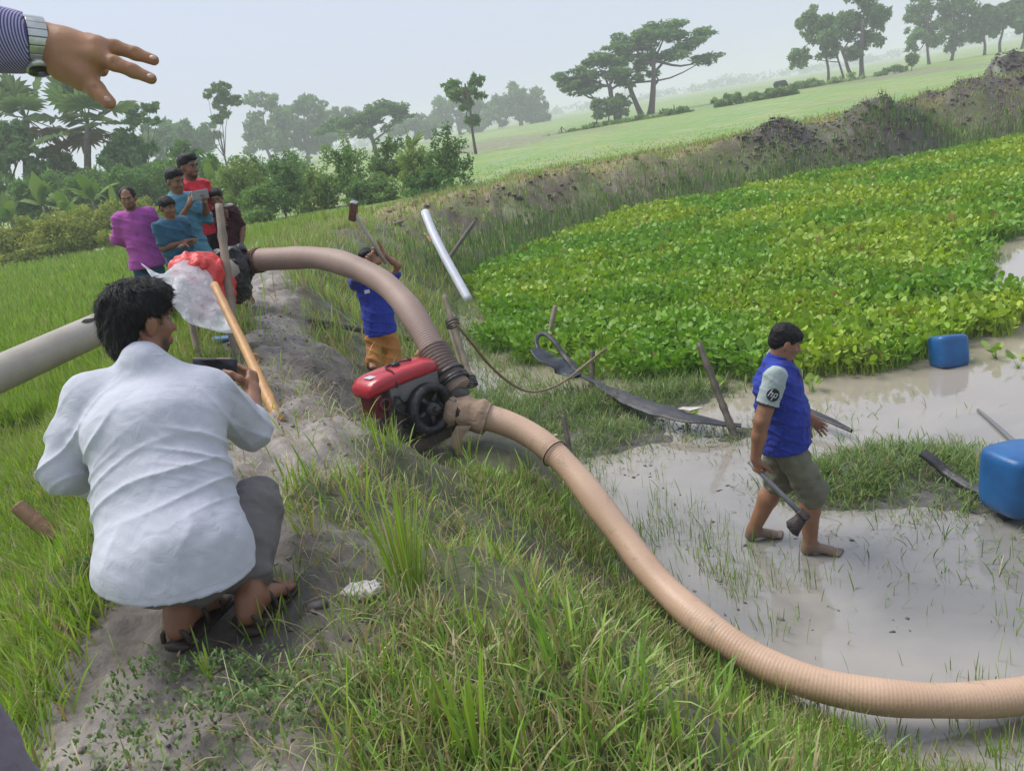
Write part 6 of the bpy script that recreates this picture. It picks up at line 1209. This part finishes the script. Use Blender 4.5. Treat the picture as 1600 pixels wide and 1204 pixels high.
for q in 'RL':
    a, b = J['sh' + q], J['el' + q]; s_ = Vol(); s_.cap(a, a + (b - a) * .64, .070, .067, .03); s_.clip(a + (b - a) * .62, b - a); sl_ = garment(e, 'polo_sleeve', s_, .007, PALE, 6, .003, 30); s_ = Vol(); s_.cap(a + (b - a) * .56, a + (b - a) * .66, .0695, .0695, .01); s_.clip(a + (b - a) * .645, b - a).clip(a + (b - a) * .60, a - b); V, F = s_.mesh(.006); child('sleeve_hem', V, F, mat('dark_hem', (.02, .015, .03)), sl_)
    if q == 'R': SLV = sl_; SA, SB2 = a, b
sv = Vol(); kk_ = k; e_ = .0
for (a, ra), (b, rb_) in zip([(J['pelvis'] - (0, 0, .09), (.196, .165)), (J['waist'] + fwd * .012, (.174, .150)), (J['chest'] + fwd * .0, (.165, .138)), (J['neck'] - (0, 0, .10), (.145, .10))], [(J['waist'] + fwd * .012, (.174, .150)), (J['chest'], (.165, .138)), (J['neck'] - (0, 0, .10), (.145, .10)), (J['neck'] - (0, 0, .02), (.085, .075))]): sv.ecap(a, b, ra, rb_, side, .05)
sv.cap(J['shL'] * .8 + J['chest'] * .2 + (0, 0, .03), J['shR'] * .8 + J['chest'] * .2 + (0, 0, .03), .064, .064, .05); cut = J['pelvis'] - (0, 0, .115); sv.clip(cut, (fwd * .10 + (0, 0, -1.))); sv.clip(J['neck'] + (0, 0, .03), fwd * .35 + (0, 0, 1.))
w1, w2 = wavy(21, 22, .0045), wavy(22, 55, .0016); wv_ = wavy(23, 8, 1.3); sv.disp = lambda P: w1(P) + w2(P) - .009 * (1 - np.abs(np.sin(P[..., 2] * 30 + 16 * P[..., 0] + 8 * P[..., 1] + wv_(P)))) ** 3 - .005 * np.abs(np.sin((P[..., 2] - .7) * 42 + 2 * np.sin(P[..., 0] * 9))) * (P[..., 2] < 1.05)
V, F = sv.mesh(.007); vest = child('vest', V, F, BVEST, e)
v = Vol(); v.ecap(J['neck'] + (0, 0, .01), J['neck'] + (0, 0, .035) + fwd * .012, (.078, .068), (.074, .064), side, .02); v.clip(J['neck'] + (0, 0, .045) + fwd * .01, (0, 0, 1.) + fwd * .3); V, F = v.mesh(.006); child('collar', V, F, BVEST, vest)
zf0 = [J['neck'] + fwd * .085 + side * .0 - (0, 0, .0), J['chest'] + fwd * .150, J['waist'] + fwd * .148, J['pelvis'] + fwd * .150 - (0, 0, .07)]; V, F = tube(smoothpath(np.array(zf0), 20), .006, 6); child('zip', V, F, mat('dark_zip', (.01, .015, .12)), vest)
c_ = J['chest'] + fwd * .142 + side * .065 + (0, 0, .075); V, F = boxv(.035, .005, .045, .002, c_, np.stack([side, fwd, [0, 0, 1]], 1)); child('chest_logo', V, F, mat('white_badge', (.7, .7, .72)), vest)
c_ = J['waist'] + fwd * .07 + side * .135 - (0, 0, .10); V, F = boxv(.11, .012, .11, .005, c_, np.stack([nrm(fwd + side * -.5), nrm(side + fwd * .5), [0, 0, 1]], 1)); child('pocket', V, F, BVEST, vest)
pv3 = pants_vol(J, k * 1.07, side, .020, .08, .016); w3, w4 = wavy(31, 40, .005), wavy(32, 20, .006); pv3.disp = lambda P: w3(P) + w4(P) - .004 * np.abs(np.sin(P[..., 2] * 55 + 3 * np.sin(P[..., 1] * 8))) * (P[..., 2] < .62)
for q in 'RL': kn, hp_ = J['kn' + q], J['hip' + q]; u = kn * .97 + J['an' + q] * .03; pv3.cap(u + (hp_ - kn) * .10, u, .078, .080, .02)
V, F = pv3.mesh(.007); child('shorts', V, F, KHAKI, e)
# round badge with slanted letters on the sleeve
ad = nrm(SB2 - SA); nO = nrm(-FW - ad * (-FW @ ad)); nO = nrm(nO + side * .4); nO = nrm(nO - ad * (nO @ ad)); BC = SA + ad * .115 * k + nO * .0705; u_ = nrm(np.cross(ad, nO)); u_ = u_ if u_ @ RT > 0 else -u_; v_ = -ad
def onarm(x_, y_, lift):                                             # wrap the badge round the sleeve
    th = x_ / .070; return SA + ad * (.115 * k - y_) + (nO * math.cos(th) + u_ * math.sin(th)) * (.0715 + lift)
rb = .040; vv = [onarm(0, 0, .001)]; rings = [(.5, 14), (1, 14)]; 
for rr2, n_ in rings: vv += [onarm(rb * rr2 * math.cos(a), rb * rr2 * math.sin(a), .001) for a in np.linspace(0, 2 * math.pi, 24, endpoint=False)]
F3 = np.array([[0, 1 + q, 1 + (q + 1) % 24] for q in range(24)]); F4 = np.array([[1 + q, 25 + q, 25 + (q + 1) % 24, 1 + (q + 1) % 24] for q in range(24)]); bd = child('round_badge', np.array(vv), [F3, F4], mat('badge_black', (.012, .014, .02), rough=.6), SLV); bd['label'] = 'round dark badge with slanted white letters hp'
LT = mat('badge_white', (.62, .68, .68), rough=.6); shx = .30
def stroke(x0, y0, x1, y1, w_): 
    n_ = 6; L_ = []
    for t in np.linspace(0, 1, n_):
        x_, y_ = x0 + (x1 - x0) * t, y0 + (y1 - y0) * t; dx, dy = x1 - x0, y1 - y0; L = math.hypot(dx, dy); nx_, ny_ = -dy / L * w_ / 2, dx / L * w_ / 2
        L_ += [onarm(rb * (x_ + nx_ + shx * (y_ + ny_)), rb * (y_ + ny_), .0028), onarm(rb * (x_ - nx_ + shx * (y_ - ny_)), rb * (y_ - ny_), .0028)]
    return np.array(L_), np.array([[2 * q, 2 * q + 1, 2 * q + 3, 2 * q + 2] for q in range(n_ - 1)])
w_ = .13
child('letter_h', *join(stroke(-.62, -.34, -.62, .84, w_), stroke(-.62, .28, -.26, .30, w_), stroke(-.22, .33, -.22, -.34, w_)), LT, bd); child('letter_p', *join(stroke(.10, .34, .10, -.86, w_), stroke(.10, .30, .46, .30, w_), stroke(.50, .34, .50, -.32, w_), stroke(.10, -.28, .50, -.28, w_)), LT, bd)
# axe
ax_ = empty('axe', axe0, 'hand axe with a pale shaft and dark blade hanging from the walking man\'s fist', 'axe'); V, F = tube([axe0 - adir * .02, axe0 + adir * .18, axe1 + adir * .03], [.017, .016, .018], 10); child('shaft', V, F, mat('grey_shaft', (.20, .21, .23), (.12, .12, .13), 10, .5), ax_)
bdir = nrm(at(1218, 812, 5.22) - at(1240, 790, 5.24)); bn = nrm(np.cross(adir, bdir)); c0 = axe1 - adir * .01; out = [(-.035, .0), (.035, .0), (.045, .05), (.065, .115), (.03, .128), (-.02, .122), (-.045, .10), (-.035, .05)]
vt = [c0 + adir * a + bdir * b + bn * .014 * (1 - b / .14) for a, b in out]; vb = [c0 + adir * a + bdir * b - bn * .014 * (1 - b / .14) for a, b in out]; n_ = len(out); V = np.array(vt + vb + [c0 + bdir * .05 + bn * .012, c0 + bdir * .05 - bn * .012])
F3 = np.array([[2 * n_, q, (q + 1) % n_] for q in range(n_)] + [[2 * n_ + 1, n_ + (q + 1) % n_, n_ + q] for q in range(n_)]); F4 = np.array([[q, n_ + q, n_ + (q + 1) % n_, (q + 1) % n_] for q in range(n_)]); ob = child('blade', V, [F3, F4], mat('dark_iron', (.055, .04, .04), (.03, .025, .026), 20, .55, .4, 60, metal=.3), ax_, smooth=False); V, F = boxv(.075, .05, .046, .008, c0 - bdir * .005, np.stack([adir, bdir, bn], 1)); child('poll', V, F, mat('dark_iron', (.055, .04, .04)), ax_)

# -- crouching man with the phone -----------------------------------------
WSH = cloth('white_printed_shirt', (.52, .53, .59), (.46, .47, .52), 260, .20, .85)
n, l = WSH.node_tree.nodes, WSH.node_tree.links; b = n['Principled BSDF']; src = b.inputs['Base Color'].links[0].from_socket     # tiny scattered print
tc = add(n, 'ShaderNodeTexCoord'); vo = add(n, 'ShaderNodeTexVoronoi', Scale=120.0); l.new(tc.outputs['Object'], vo.inputs['Vector']); lt = add(n, 'ShaderNodeMath', operation='LESS_THAN'); lt.inputs[1].default_value = .16; l.new(vo.outputs['Distance'], lt.inputs[0])
mk = add(n, 'ShaderNodeMath', operation='GREATER_THAN'); mk.inputs[1].default_value = .55; l.new(vo.outputs['Color'], mk.inputs[0]); mu = add(n, 'ShaderNodeMath', operation='MULTIPLY'); l.new(lt.outputs[0], mu.inputs[0]); l.new(mk.outputs[0], mu.inputs[1])
x_ = add(n, 'ShaderNodeMix', data_type='RGBA'); l.new(mu.outputs[0], x_.inputs['Factor']); l.new(src, x_.inputs['A']); x_.inputs['B'].default_value = (.36, .37, .45, 1); l.new(x_.outputs['Result'], b.inputs['Base Color'])
head = at(217, 502, 2.74); neck = at(226, 572, 2.66); chest = at(243, 668, 2.60); waist = at(262, 765, 2.55); hip = at(284, 868, 2.47)
shL, elL, wrL = at(128, 612, 2.66), at(98, 738, 2.60), at(222, 762, 2.90); shR, elR, wrR = at(335, 606, 2.72), at(392, 672, 2.86), at(394, 612, 3.02)
knR, anR, hpR = at(398, 790, 2.72), at(390, 930, 2.50), at(318, 872, 2.50); knL, anL, hpL = at(250, 830, 2.98), at(283, 962, 2.44), at(250, 880, 2.50)
gz = Hs(*at(330, 960, 2.45)[:2])
anR[2] = Hs(anR[0], anR[1]) + .10; anL[2] = Hs(anL[0], anL[1]) + .10
e = empty('person', np.array([hip[0], hip[1], gz]), 'crouching man in a white shirt seen from behind, photographing the pump', 'person')
fwd = nrm(np.array([.30, .95, 0])); side = nrm(shR - shL); hf = nrm(np.array([.62, .78, 0])); R = head_R(hf, None, .18, 0, .0); HS = 1.02
v = Vol(); head_vol(v, head, R, HS); v.cap(neck - (0, 0, .03), head + R @ np.array((0, -.02, -.07)), .062, .058, .03); v.ecap(waist, chest, (.14, .10), (.16, .11), side); v.ecap(chest, neck - (0, 0, .06), (.16, .11), (.12, .07), side); v.ecap(hip, waist, (.15, .12), (.14, .10), side)
for a, b_, c_ in ((shR, elR, wrR), (shL, elL, wrL)): v.cap(a, b_, .052, .042, .03); v.cap(b_, b_ * .65 + c_ * .35, .043, .042, .02); v.cap(b_ * .65 + c_ * .35, c_, .042, .029, .02)
PH = at(336, 577, 3.06); pd = nrm(at(372, 572, 3.06) - at(300, 570, 3.06)); phn = nrm(FW + np.array([.12, 0, .05])); phn = nrm(phn - pd * (phn @ pd)); phu = np.cross(phn, pd); phu = phu if phu[2] > 0 else -phu
hd0 = nrm(nrm(wrR - elR) + UP * .2)
# right hand grips the phone: palm edge, thumb across the screen side, forefinger over the top
palm = wrR + hd0 * .075; v.ecap(wrR, palm, (.028, .022), (.038, .019), phn, .02)
for f_, (a0, b0, c0, r0) in enumerate([((372, 572, 3.10), (358, 563, 3.12), (340, 562, 3.13), .0105), ((374, 580, 3.12), (362, 578, 3.15), (352, 577, 3.155), .0100), ((376, 590, 3.12), (364, 590, 3.15), (354, 590, 3.155), .0095), ((378, 598, 3.11), (368, 600, 3.14), (360, 601, 3.145), .0085)]):
    k0 = palm + UP * (.012 - .018 * f_) + FW * .02; v.cap(k0, at(*a0), .0125, r0, .012); v.cap(at(*a0), at(*b0), r0, r0 * .95, .006); v.cap(at(*b0), at(*c0), r0 * .95, r0 * .85, .006)
th0 = wrR + hd0 * .03 - RT * .018; v.cap(th0, at(375, 592, 2.99), .017, .0135, .02); v.cap(at(375, 592, 2.99), at(362, 584, 2.99), .0128, .0115, .008); v.cap(at(362, 584, 2.99), at(350, 580, 3.00), .0112, .009, .006)
hand_vol(v, wrL, nrm(wrL - elL), np.array((0, .3, -1.)), 1, 1.0, (.7, .75, .8, .8))
for a, b_, c_ in ((hpR, knR, anR), (hpL, knL, anL)): v.cap(a, b_, .085, .056, .04); m_ = b_ * .6 + c_ * .4; v.cap(b_, m_, .056, .056, .03); v.cap(m_, c_, .056, .036, .03); foot_vol(v, c_, fwd, 1.05)
finish_body(e, v, .0062, (.25, .118, .068), face_spots(head, R, HS, beard=(.045, .028, .02)))
hv = Vol(); T = lambda *p: head + R @ (np.array(p) * HS)
for p_, r_ in (((0, -.018, .045), (.088, .108, .090)), ((0, .035, .095), (.075, .075, .042)), ((0, -.065, -.005), (.078, .058, .078)), ((0, -.06, -.065), (.070, .050, .060)), ((0, .07, .07), (.06, .04, .035))): hv.ell(T(*p_), np.array(r_) * HS, R, .025)
hv.ell(T(0, .105, -.05), np.array((.12, .085, .105)) * HS, R, .015, '-')
for sx in (-1, 1): hv.ell(T(sx * .085, .010, -.022), np.array((.022, .024, .034)) * HS, R, .012, '-')
w1, w2 = wavy(41, 110, .003), wavy(42, 45, .004); hv.disp = lambda P: w1(P) + w2(P); HVv, HVf = hv.mesh(.0055); hair = child('hair', HVv, HVf, HAIR, e)
# loose strands over the hair cap
nv = np.zeros_like(HVv); t1 = np.cross(HVv[HVf[:, 1]] - HVv[HVf[:, 0]], HVv[HVf[:, 2]] - HVv[HVf[:, 0]]); 
for q in range(4): np.add.at(nv, HVf[:, q], t1)
nv /= np.linalg.norm(nv, axis=1)[:, None] + 1e-9; pick = rng.choice(len(HVv), 5200); B = HVv[pick]; Nn = nv[pick]; crown = T(-.01, -.05, .12); fl_ = B - crown; fl_ -= Nn * (fl_ * Nn).sum(1)[:, None]; fl_ /= np.linalg.norm(fl_, axis=1)[:, None] + 1e-6; fl_ += rng.normal(0, .28, fl_.shape); L = rng.uniform(.010, .028, (len(B), 1)); sdv = np.cross(Nn, fl_); sdv /= np.linalg.norm(sdv, axis=1)[:, None] + 1e-9
v0 = B - sdv * .0011; v1 = B + sdv * .0011; m0 = B + fl_ * L * .55 + Nn * L * .12; v2 = m0 - sdv * .0008; v3 = m0 + sdv * .0008; v4 = B + fl_ * L + Nn * L * rng.uniform(.0, .22, (len(B), 1)); SV = np.stack([v0, v1, v3, v2, v4], 1).reshape(-1, 3); o_ = np.arange(len(B))[:, None] * 5
ob = child('hair_strands', SV, [o_ + np.array([[0, 1, 2, 3]]), o_ + np.array([[3, 2, 4]])], HAIR, hair, kind='stuff')
face_parts(e, head, R, HS)
# shirt: torso and sleeves in one piece with a long curved back hem
sv = Vol(); bk = -fwd * .03
sv.ecap(hip + bk, waist + bk * .5, (.215, .165), (.190, .145), side, .06); sv.ecap(waist + bk * .5, chest + bk * .3, (.190, .145), (.196, .135), side, .06); sv.ecap(chest + bk * .3, neck - (0, 0, .07), (.196, .135), (.125, .085), side, .07); sv.ecap(at(287, 935, 2.42), hip + bk, (.205, .15), (.215, .16), side, .06)
for a, b_, c_, q in ((shL, elL, wrL, .30), (shR, elR, wrR, .22)):
    a2 = a * .86 + chest * .14 - (0, 0, .01); sv.cap(neck - (0, 0, .035), a2, .052, .074, .07); sv.cap(a2, (a2 + b_) / 2, .076, .070, .06); sv.cap((a2 + b_) / 2, b_, .070, .064, .04); sv.cap(b_, b_ * (1 - q) + c_ * q, .064, .060, .03)
sv.cap(neck - (0, 0, .05), neck + (0, 0, .008), .074, .068, .03)
HL, HR, HC = at(163, 868, 2.50), at(411, 862, 2.52), at(290, 947, 2.27); hn = nrm(np.cross(HR - HL, HC - HL)); hn = hn if hn[2] < 0 else -hn
upv = nrm(neck - hip)
f2, f3, f4 = wavy(52, 30, .0016), wavy(53, 75, .0010), wavy(54, 9, .003)
def crease(ph, sharp=3.0):
    """narrow ridges between broad slack pans"""
    return (1 - np.abs(np.sin(ph))) ** sharp
def folds(P):
    q = P - waist; u = q @ side; h = q @ upv; d = f2(P) + f3(P) + f4(P)
    wr1 = np.sin(h * 17 + u * 6) * .9; wr2 = np.sin(u * 11 - h * 8) * .8
    g1 = np.exp(-(((h - .075) / .085) ** 2)) * sstep(-.06, .15, u); d -= .013 * crease(h * 58 + 20 * u + wr1 * 1.6, 2.2) * g1                      # creases pulled to the right waist
    g2 = np.exp(-(((h - .0) / .11) ** 2)); d -= .009 * crease(h * 38 - 14 * u + wr2 * 1.5, 2.5) * g2                                              # slack folds across the small of the back
    g3 = np.exp(-(((h - .25) / .11) ** 2)) * sstep(.02, .16, u); d -= .011 * crease((h + .75 * u) * 30 + wr2) * g3                     # from the armpit up to the shoulder blade
    g4 = np.exp(-(((h - .20) / .13) ** 2)) * sstep(-.08, -.2, u); d -= .011 * crease((h - .6 * u) * 30 + wr1) * g4                     # left sleeve
    g5 = np.exp(-(((h + .22) / .12) ** 2)); d -= .006 * crease(u * 19 + h * 9 + wr1, 2.) * g5                                        # soft vertical drape above the hem
    return d
ol = np.array(e.location)                                            # stitched yoke and hem seams as fine relief in the cloth
def seam(nv_, off, wid, depth_):
    vm = add(n, 'ShaderNodeVectorMath', operation='DOT_PRODUCT'); vm.inputs[1].default_value = tuple(nv_); l.new(tc.outputs['Object'], vm.inputs[0]); sb_ = add(n, 'ShaderNodeMath', operation='SUBTRACT'); sb_.inputs[1].default_value = off; l.new(vm.outputs['Value'], sb_.inputs[0])
    ab = add(n, 'ShaderNodeMath', operation='ABSOLUTE'); l.new(sb_.outputs[0], ab.inputs[0]); lt_ = add(n, 'ShaderNodeMath', operation='LESS_THAN'); lt_.inputs[1].default_value = wid; l.new(ab.outputs[0], lt_.inputs[0]); return lt_.outputs[0]
prev = b2 = n['Principled BSDF']; nin = prev.inputs['Normal'].links[0].from_socket
for nv_, pt_ in ((upv + .10 * side, neck - upv * .125 + side * 0), (hn, HC - hn * .022), (hn, HC - hn * .004)):
    nv_ = nrm(nv_); s_out = seam(nv_, float((pt_ - ol) @ nv_), .0017, 1); bq = add(n, 'ShaderNodeBump', Strength=.8, Distance=.004, invert=True); l.new(s_out, bq.inputs['Height']); l.new(nin, bq.inputs['Normal']); nin = bq.outputs['Normal']
l.new(nin, prev.inputs['Normal'])
sv.disp = folds; sv.clip(HC, hn); V, F = sv.mesh(.0050); shirt = child('shirt', V, F, WSH, e)
cv = Vol(); cv.ecap(neck - (0, 0, .012), neck + (0, 0, .028) + fwd * .01, (.082, .070), (.074, .066), side, .02); cv.clip(neck + (0, 0, .035) + fwd * .01, (0, 0, 1.) + fwd * .35); V, F = cv.mesh(.006); child('collar', V, F, WSH, shirt)
for a, b_, r_ in ((elL * .68 + wrL * .32, wrL - elL, .063), (elR * .77 + wrR * .23, wrR - elR, .062)): V, F = tube([a - nrm(b_) * .03, a, a + nrm(b_) * .012], [r_, r_ * 1.03, r_ * .98], 26, False); ob = child('cuff', V, F, WSH, shirt); md = ob.modifiers.new('thick', 'SOLIDIFY'); md.thickness = .006
tv = Vol(); tv.ecap(hip - (0, 0, .03), hip + (0, 0, .05), (.17, .13), (.165, .12), side, .05)
for a, b_, c_ in ((hpR, knR, anR), (hpL, knL, anL)): tv.cap(a, b_, .105, .082, .05); tv.cap(b_, b_ + (c_ - b_) * .74, .082, .066, .04); tv.clip(np.array([0, 0, gz + .10]), (0, 0, -1))
w5, w6 = wavy(8, 26, .006), wavy(9, 60, .0018); tv.disp = lambda P: w5(P) + w6(P) - .006 * (1 - np.abs(np.sin(P[..., 2] * 38 + 14 * P[..., 0] + 2 * np.sin(P[..., 1] * 12)))) ** 3; V, F = tv.mesh(.0068); child('trousers', V, F, GREYC, e)
SOLE = mat('sandal_brown', (.055, .035, .028), (.03, .02, .017), 12, .6, .3, 40)
for q, c_ in (('R', anR), ('L', anL)):
    v = Vol(); f = fwd; sd_ = np.array([f[1], -f[0], 0]); z = np.array([c_[0], c_[1], c_[2] - .09]); v.ecap(z - f * .05, z + f * .18, (.045, .016), (.050, .014), sd_, .02); V, F = v.mesh(.006); so = child('sandal', V, F, SOLE, e)
    for t_, h_ in ((-.045, .05), (.05, .075), (.12, .05)): P = [z + f * t_ + sd_ * s_ * .046 + np.array([0, 0, hh]) for s_, hh in ((-1, .01), (-.85, h_ * .8), (0, h_ + .012), (.85, h_ * .8), (1, .01))]; V, F = tube(smoothpath(np.array(P), 16), .008, 7); child('strap', V, F, SOLE, so)
V, F = boxv(.165, .010, .082, .005, PH, np.stack([pd, phn, phu], 1)); ob = empty('phone', PH, 'black phone held sideways by the crouching man', 'phone', 'phones'); child('phone_case', V, F, mat('phone_black', (.014, .015, .022), rough=.35), ob); V, F = boxv(.152, .002, .070, .001, PH - phn * .0062, np.stack([pd, phn, phu], 1)); child('screen', V, F, mat('phone_screen', (.02, .02, .025)), ob)

# -- man beside the lens, pointing -----------------------------------------
STR = cloth('striped_sleeve', (.10, .085, .20), (.08, .07, .16), 300, .25, stripe=((.36, .34, .52), 95.0, 'X')); SLK = cloth('mauve_grey_trousers', (.23, .19, .235), (.19, .16, .20))
D0 = 1.28; wr = at(68, 70, D0); el = at(-190, 42, 1.16); sh = at(-430, 60, .95)
lg = at(-62, 1135, 1.18); loc = np.array([lg[0] - .06, lg[1] - .05, Hs(lg[0], lg[1])]); e = empty('person', loc, 'man beside the lens in a striped sleeve, pointing into the picture', 'person')
v = Vol(); U = lambda x_, y_, d=D0: at(x_, y_, d)
v.cap(el, wr * .55 + el * .45, .044, .038, .02); v.cap(wr * .55 + el * .45, wr, .038, .029, .02); v.cap(wr, U(100, 80), .029, .030, .02)
v.cap(U(104, 68), U(150, 74), .020, .017, .02); v.cap(U(104, 84), U(146, 90), .022, .018, .02); v.cap(U(106, 100), U(128, 112), .020, .018, .02); v.cap(U(104, 74, 1.30), U(140, 70, 1.31), .018, .015, .02)
v.cap(U(150, 88), U(178, 99, 1.275), .0128, .0110, .012); v.cap(U(178, 99, 1.275), U(208, 111, 1.28), .0112, .0100, .006); v.cap(U(208, 111, 1.28), U(236, 123, 1.285), .0100, .0085, .006)
v.cap(U(150, 72, 1.29), U(180, 74, 1.30), .0122, .0108, .012); v.cap(U(180, 74, 1.30), U(212, 84, 1.305), .0108, .0098, .006); v.cap(U(212, 84, 1.305), U(240, 94, 1.31), .0098, .0083, .006)
v.cap(U(142, 68, 1.31), U(160, 76, 1.35), .0115, .0105, .012); v.cap(U(160, 76, 1.35), U(166, 96, 1.365), .0102, .0095, .006); v.cap(U(166, 96, 1.365), U(160, 112, 1.35), .0095, .0082, .006)
v.cap(U(134, 70, 1.32), U(146, 84, 1.36), .0105, .0095, .012); v.cap(U(146, 84, 1.36), U(146, 104, 1.37), .0092, .0085, .006)
v.cap(U(100, 104), U(128, 120), .0205, .0175, .02); v.cap(U(128, 120), U(150, 140, 1.275), .0160, .0135, .012); v.cap(U(150, 140, 1.275), U(170, 160, 1.27), .0130, .0105, .006)
v.ell(U(139, 104, 1.29), (.012, .012, .008), None, .02)
for (x_, y_, d_), (dx, dy) in (((180, 99, 1.266), (28, 11)), ((209, 110, 1.270), (28, 12)), ((182, 73, 1.290), (32, 6)), ((213, 83, 1.296), (28, 10)), ((150, 137, 1.262), (20, 20))):      # joint creases on the back of the fingers
    fd = nrm(RT * dx - UP * dy)
    for o_ in (-.0035, .0, .0035): v.ell(at(x_, y_, d_) - FW * .006 + fd * o_, (.0009, .010, .007), basis(fd, -FW), .0025, '-')
for x_, y_, d_ in ((151, 86, 1.272), (151, 71, 1.283)): v.ell(at(x_, y_, d_), (.010, .010, .007), basis(RT, -FW), .010)
for a0, a1 in (((104, 82, 1.263), (148, 87, 1.266)), ((104, 72, 1.272), (148, 71, 1.278)), ((108, 104, 1.264), (128, 117, 1.266))): v.cap(at(*a0), at(*a1), .006, .0055, .012)
Vh, Fh = v.mesh(.0022)
hip = np.array([loc[0], loc[1], loc[2] + .92]); v2 = Vol(); Jb, kb, sdb, fb_ = stand_joints(loc, math.radians(-38), 1.72); Jb['shR'] = sh; Jb['elR'] = el; Jb['wrR'] = el * .5 + wr * .5; body_core(v2, Jb, kb, sdb); Rb = head_R(fb_, sdb); head_vol(v2, Jb['head'], Rb, .95)
for q in 'RL': foot_vol(v2, Jb['an' + q], fb_, kb, False)
hand_vol(v2, Jb['wrL'], (0, 0, -1), sdb, 1, 1.0); Vb, Fb = v2.mesh(.014); V, F = join((Vh, Fh), (Vb, Fb)); nails = [(U(240, 124, 1.272), .007, (.42, .24, .18), .4), (U(243, 95, 1.298), .007, (.42, .24, .18), .4), (U(173, 162, 1.258), .008, (.42, .24, .18), .4)]
child('body', V, F, skin_mat(), e, col=skin_cols(V, (.36, .185, .10), [(U(80, 80), .05, (.30, .15, .08), .9)] + nails)); hair_cap(e, Jb['head'], Rb, .95, 'short', .012); face_parts(e, Jb['head'], Rb, .95)
sv = shirt_vol(Jb, kb, sdb, .02, -.1, 0); sv.clip(Jb['neck'] + (0, 0, .01), (0, 0, 1)); sv.clip(Jb['pelvis'] - (0, 0, .12), (0, 0, -1)); sv.cap(Jb['shL'], Jb['elL'], .07, .06); sv.cap(Jb['elL'], Jb['wrL'], .058, .045); garment(e, 'shirt', sv, .014, STR, 3, .004, 24)
for x_, y_, d_, dx, dy in ((235, 121, 1.2775, 28, 12), (239, 92, 1.3025, 28, 10), (168, 157, 1.261, 20, 20)):
    fd = nrm(RT * dx - UP * dy); V, F = ball(at(x_, y_, d_) + UP * .002, (.0062, .0047, .0022), basis(fd, nrm(-FW + UP * .5)), 12, 7); child('nail', V, F, mat('nail', (.50, .31, .24), (.46, .28, .21), 40, .3), e)
wd = nrm(wr - el); s0 = wr - wd * .026; ss = Vol(); ss.cap(sh, el, .075, .062, .03); ss.cap(el, s0 + wd * .03, .062, .043, .03); ss.clip(s0, wd); ss.disp = wavy(71, 55, .0022); V, F = ss.mesh(.0055); child('sleeve', V, F, STR, e)
garment(e, 'trousers', pants_vol(Jb, kb, sdb, .02, .95, .012), .012, SLK, 5, .004, 18)
# watch: linked steel band round the wrist
SILV = mat('watch_steel', (.56, .57, .55), (.40, .42, .40), 30, .28, .1, 60, .6, .75); wt = empty('wristwatch', wr, 'steel wristwatch with a linked band on the pointing wrist', 'watch')
hx = nrm(np.cross(wd, FW)); hy = np.cross(wd, hx); wc = wr - wd * .012
for k_ in range(20):
    a = 6.283 * k_ / 20; dr = math.cos(a) * hx + math.sin(a) * hy; tg = -math.sin(a) * hx + math.cos(a) * hy; V, F = boxv(.0115, .027, .0045, .0012, wc + dr * .0375, np.stack([tg, wd, dr], 1)); child('band_link', V, F, SILV, wt)
dr = -UP * .95 - FW * .3; dr = nrm(dr - wd * (dr @ wd)); Vc, Fc = tube([wc + dr * .036, wc + dr * .046], [.020, .0185], 24); cs = child('case', Vc, Fc, SILV, wt); Vc, Fc = tube([wc + dr * .0462, wc + dr * .0467], [.015, .015], 24); child('dial', Vc, Fc, mat('dial_dark', (.03, .035, .04), rough=.2), cs)
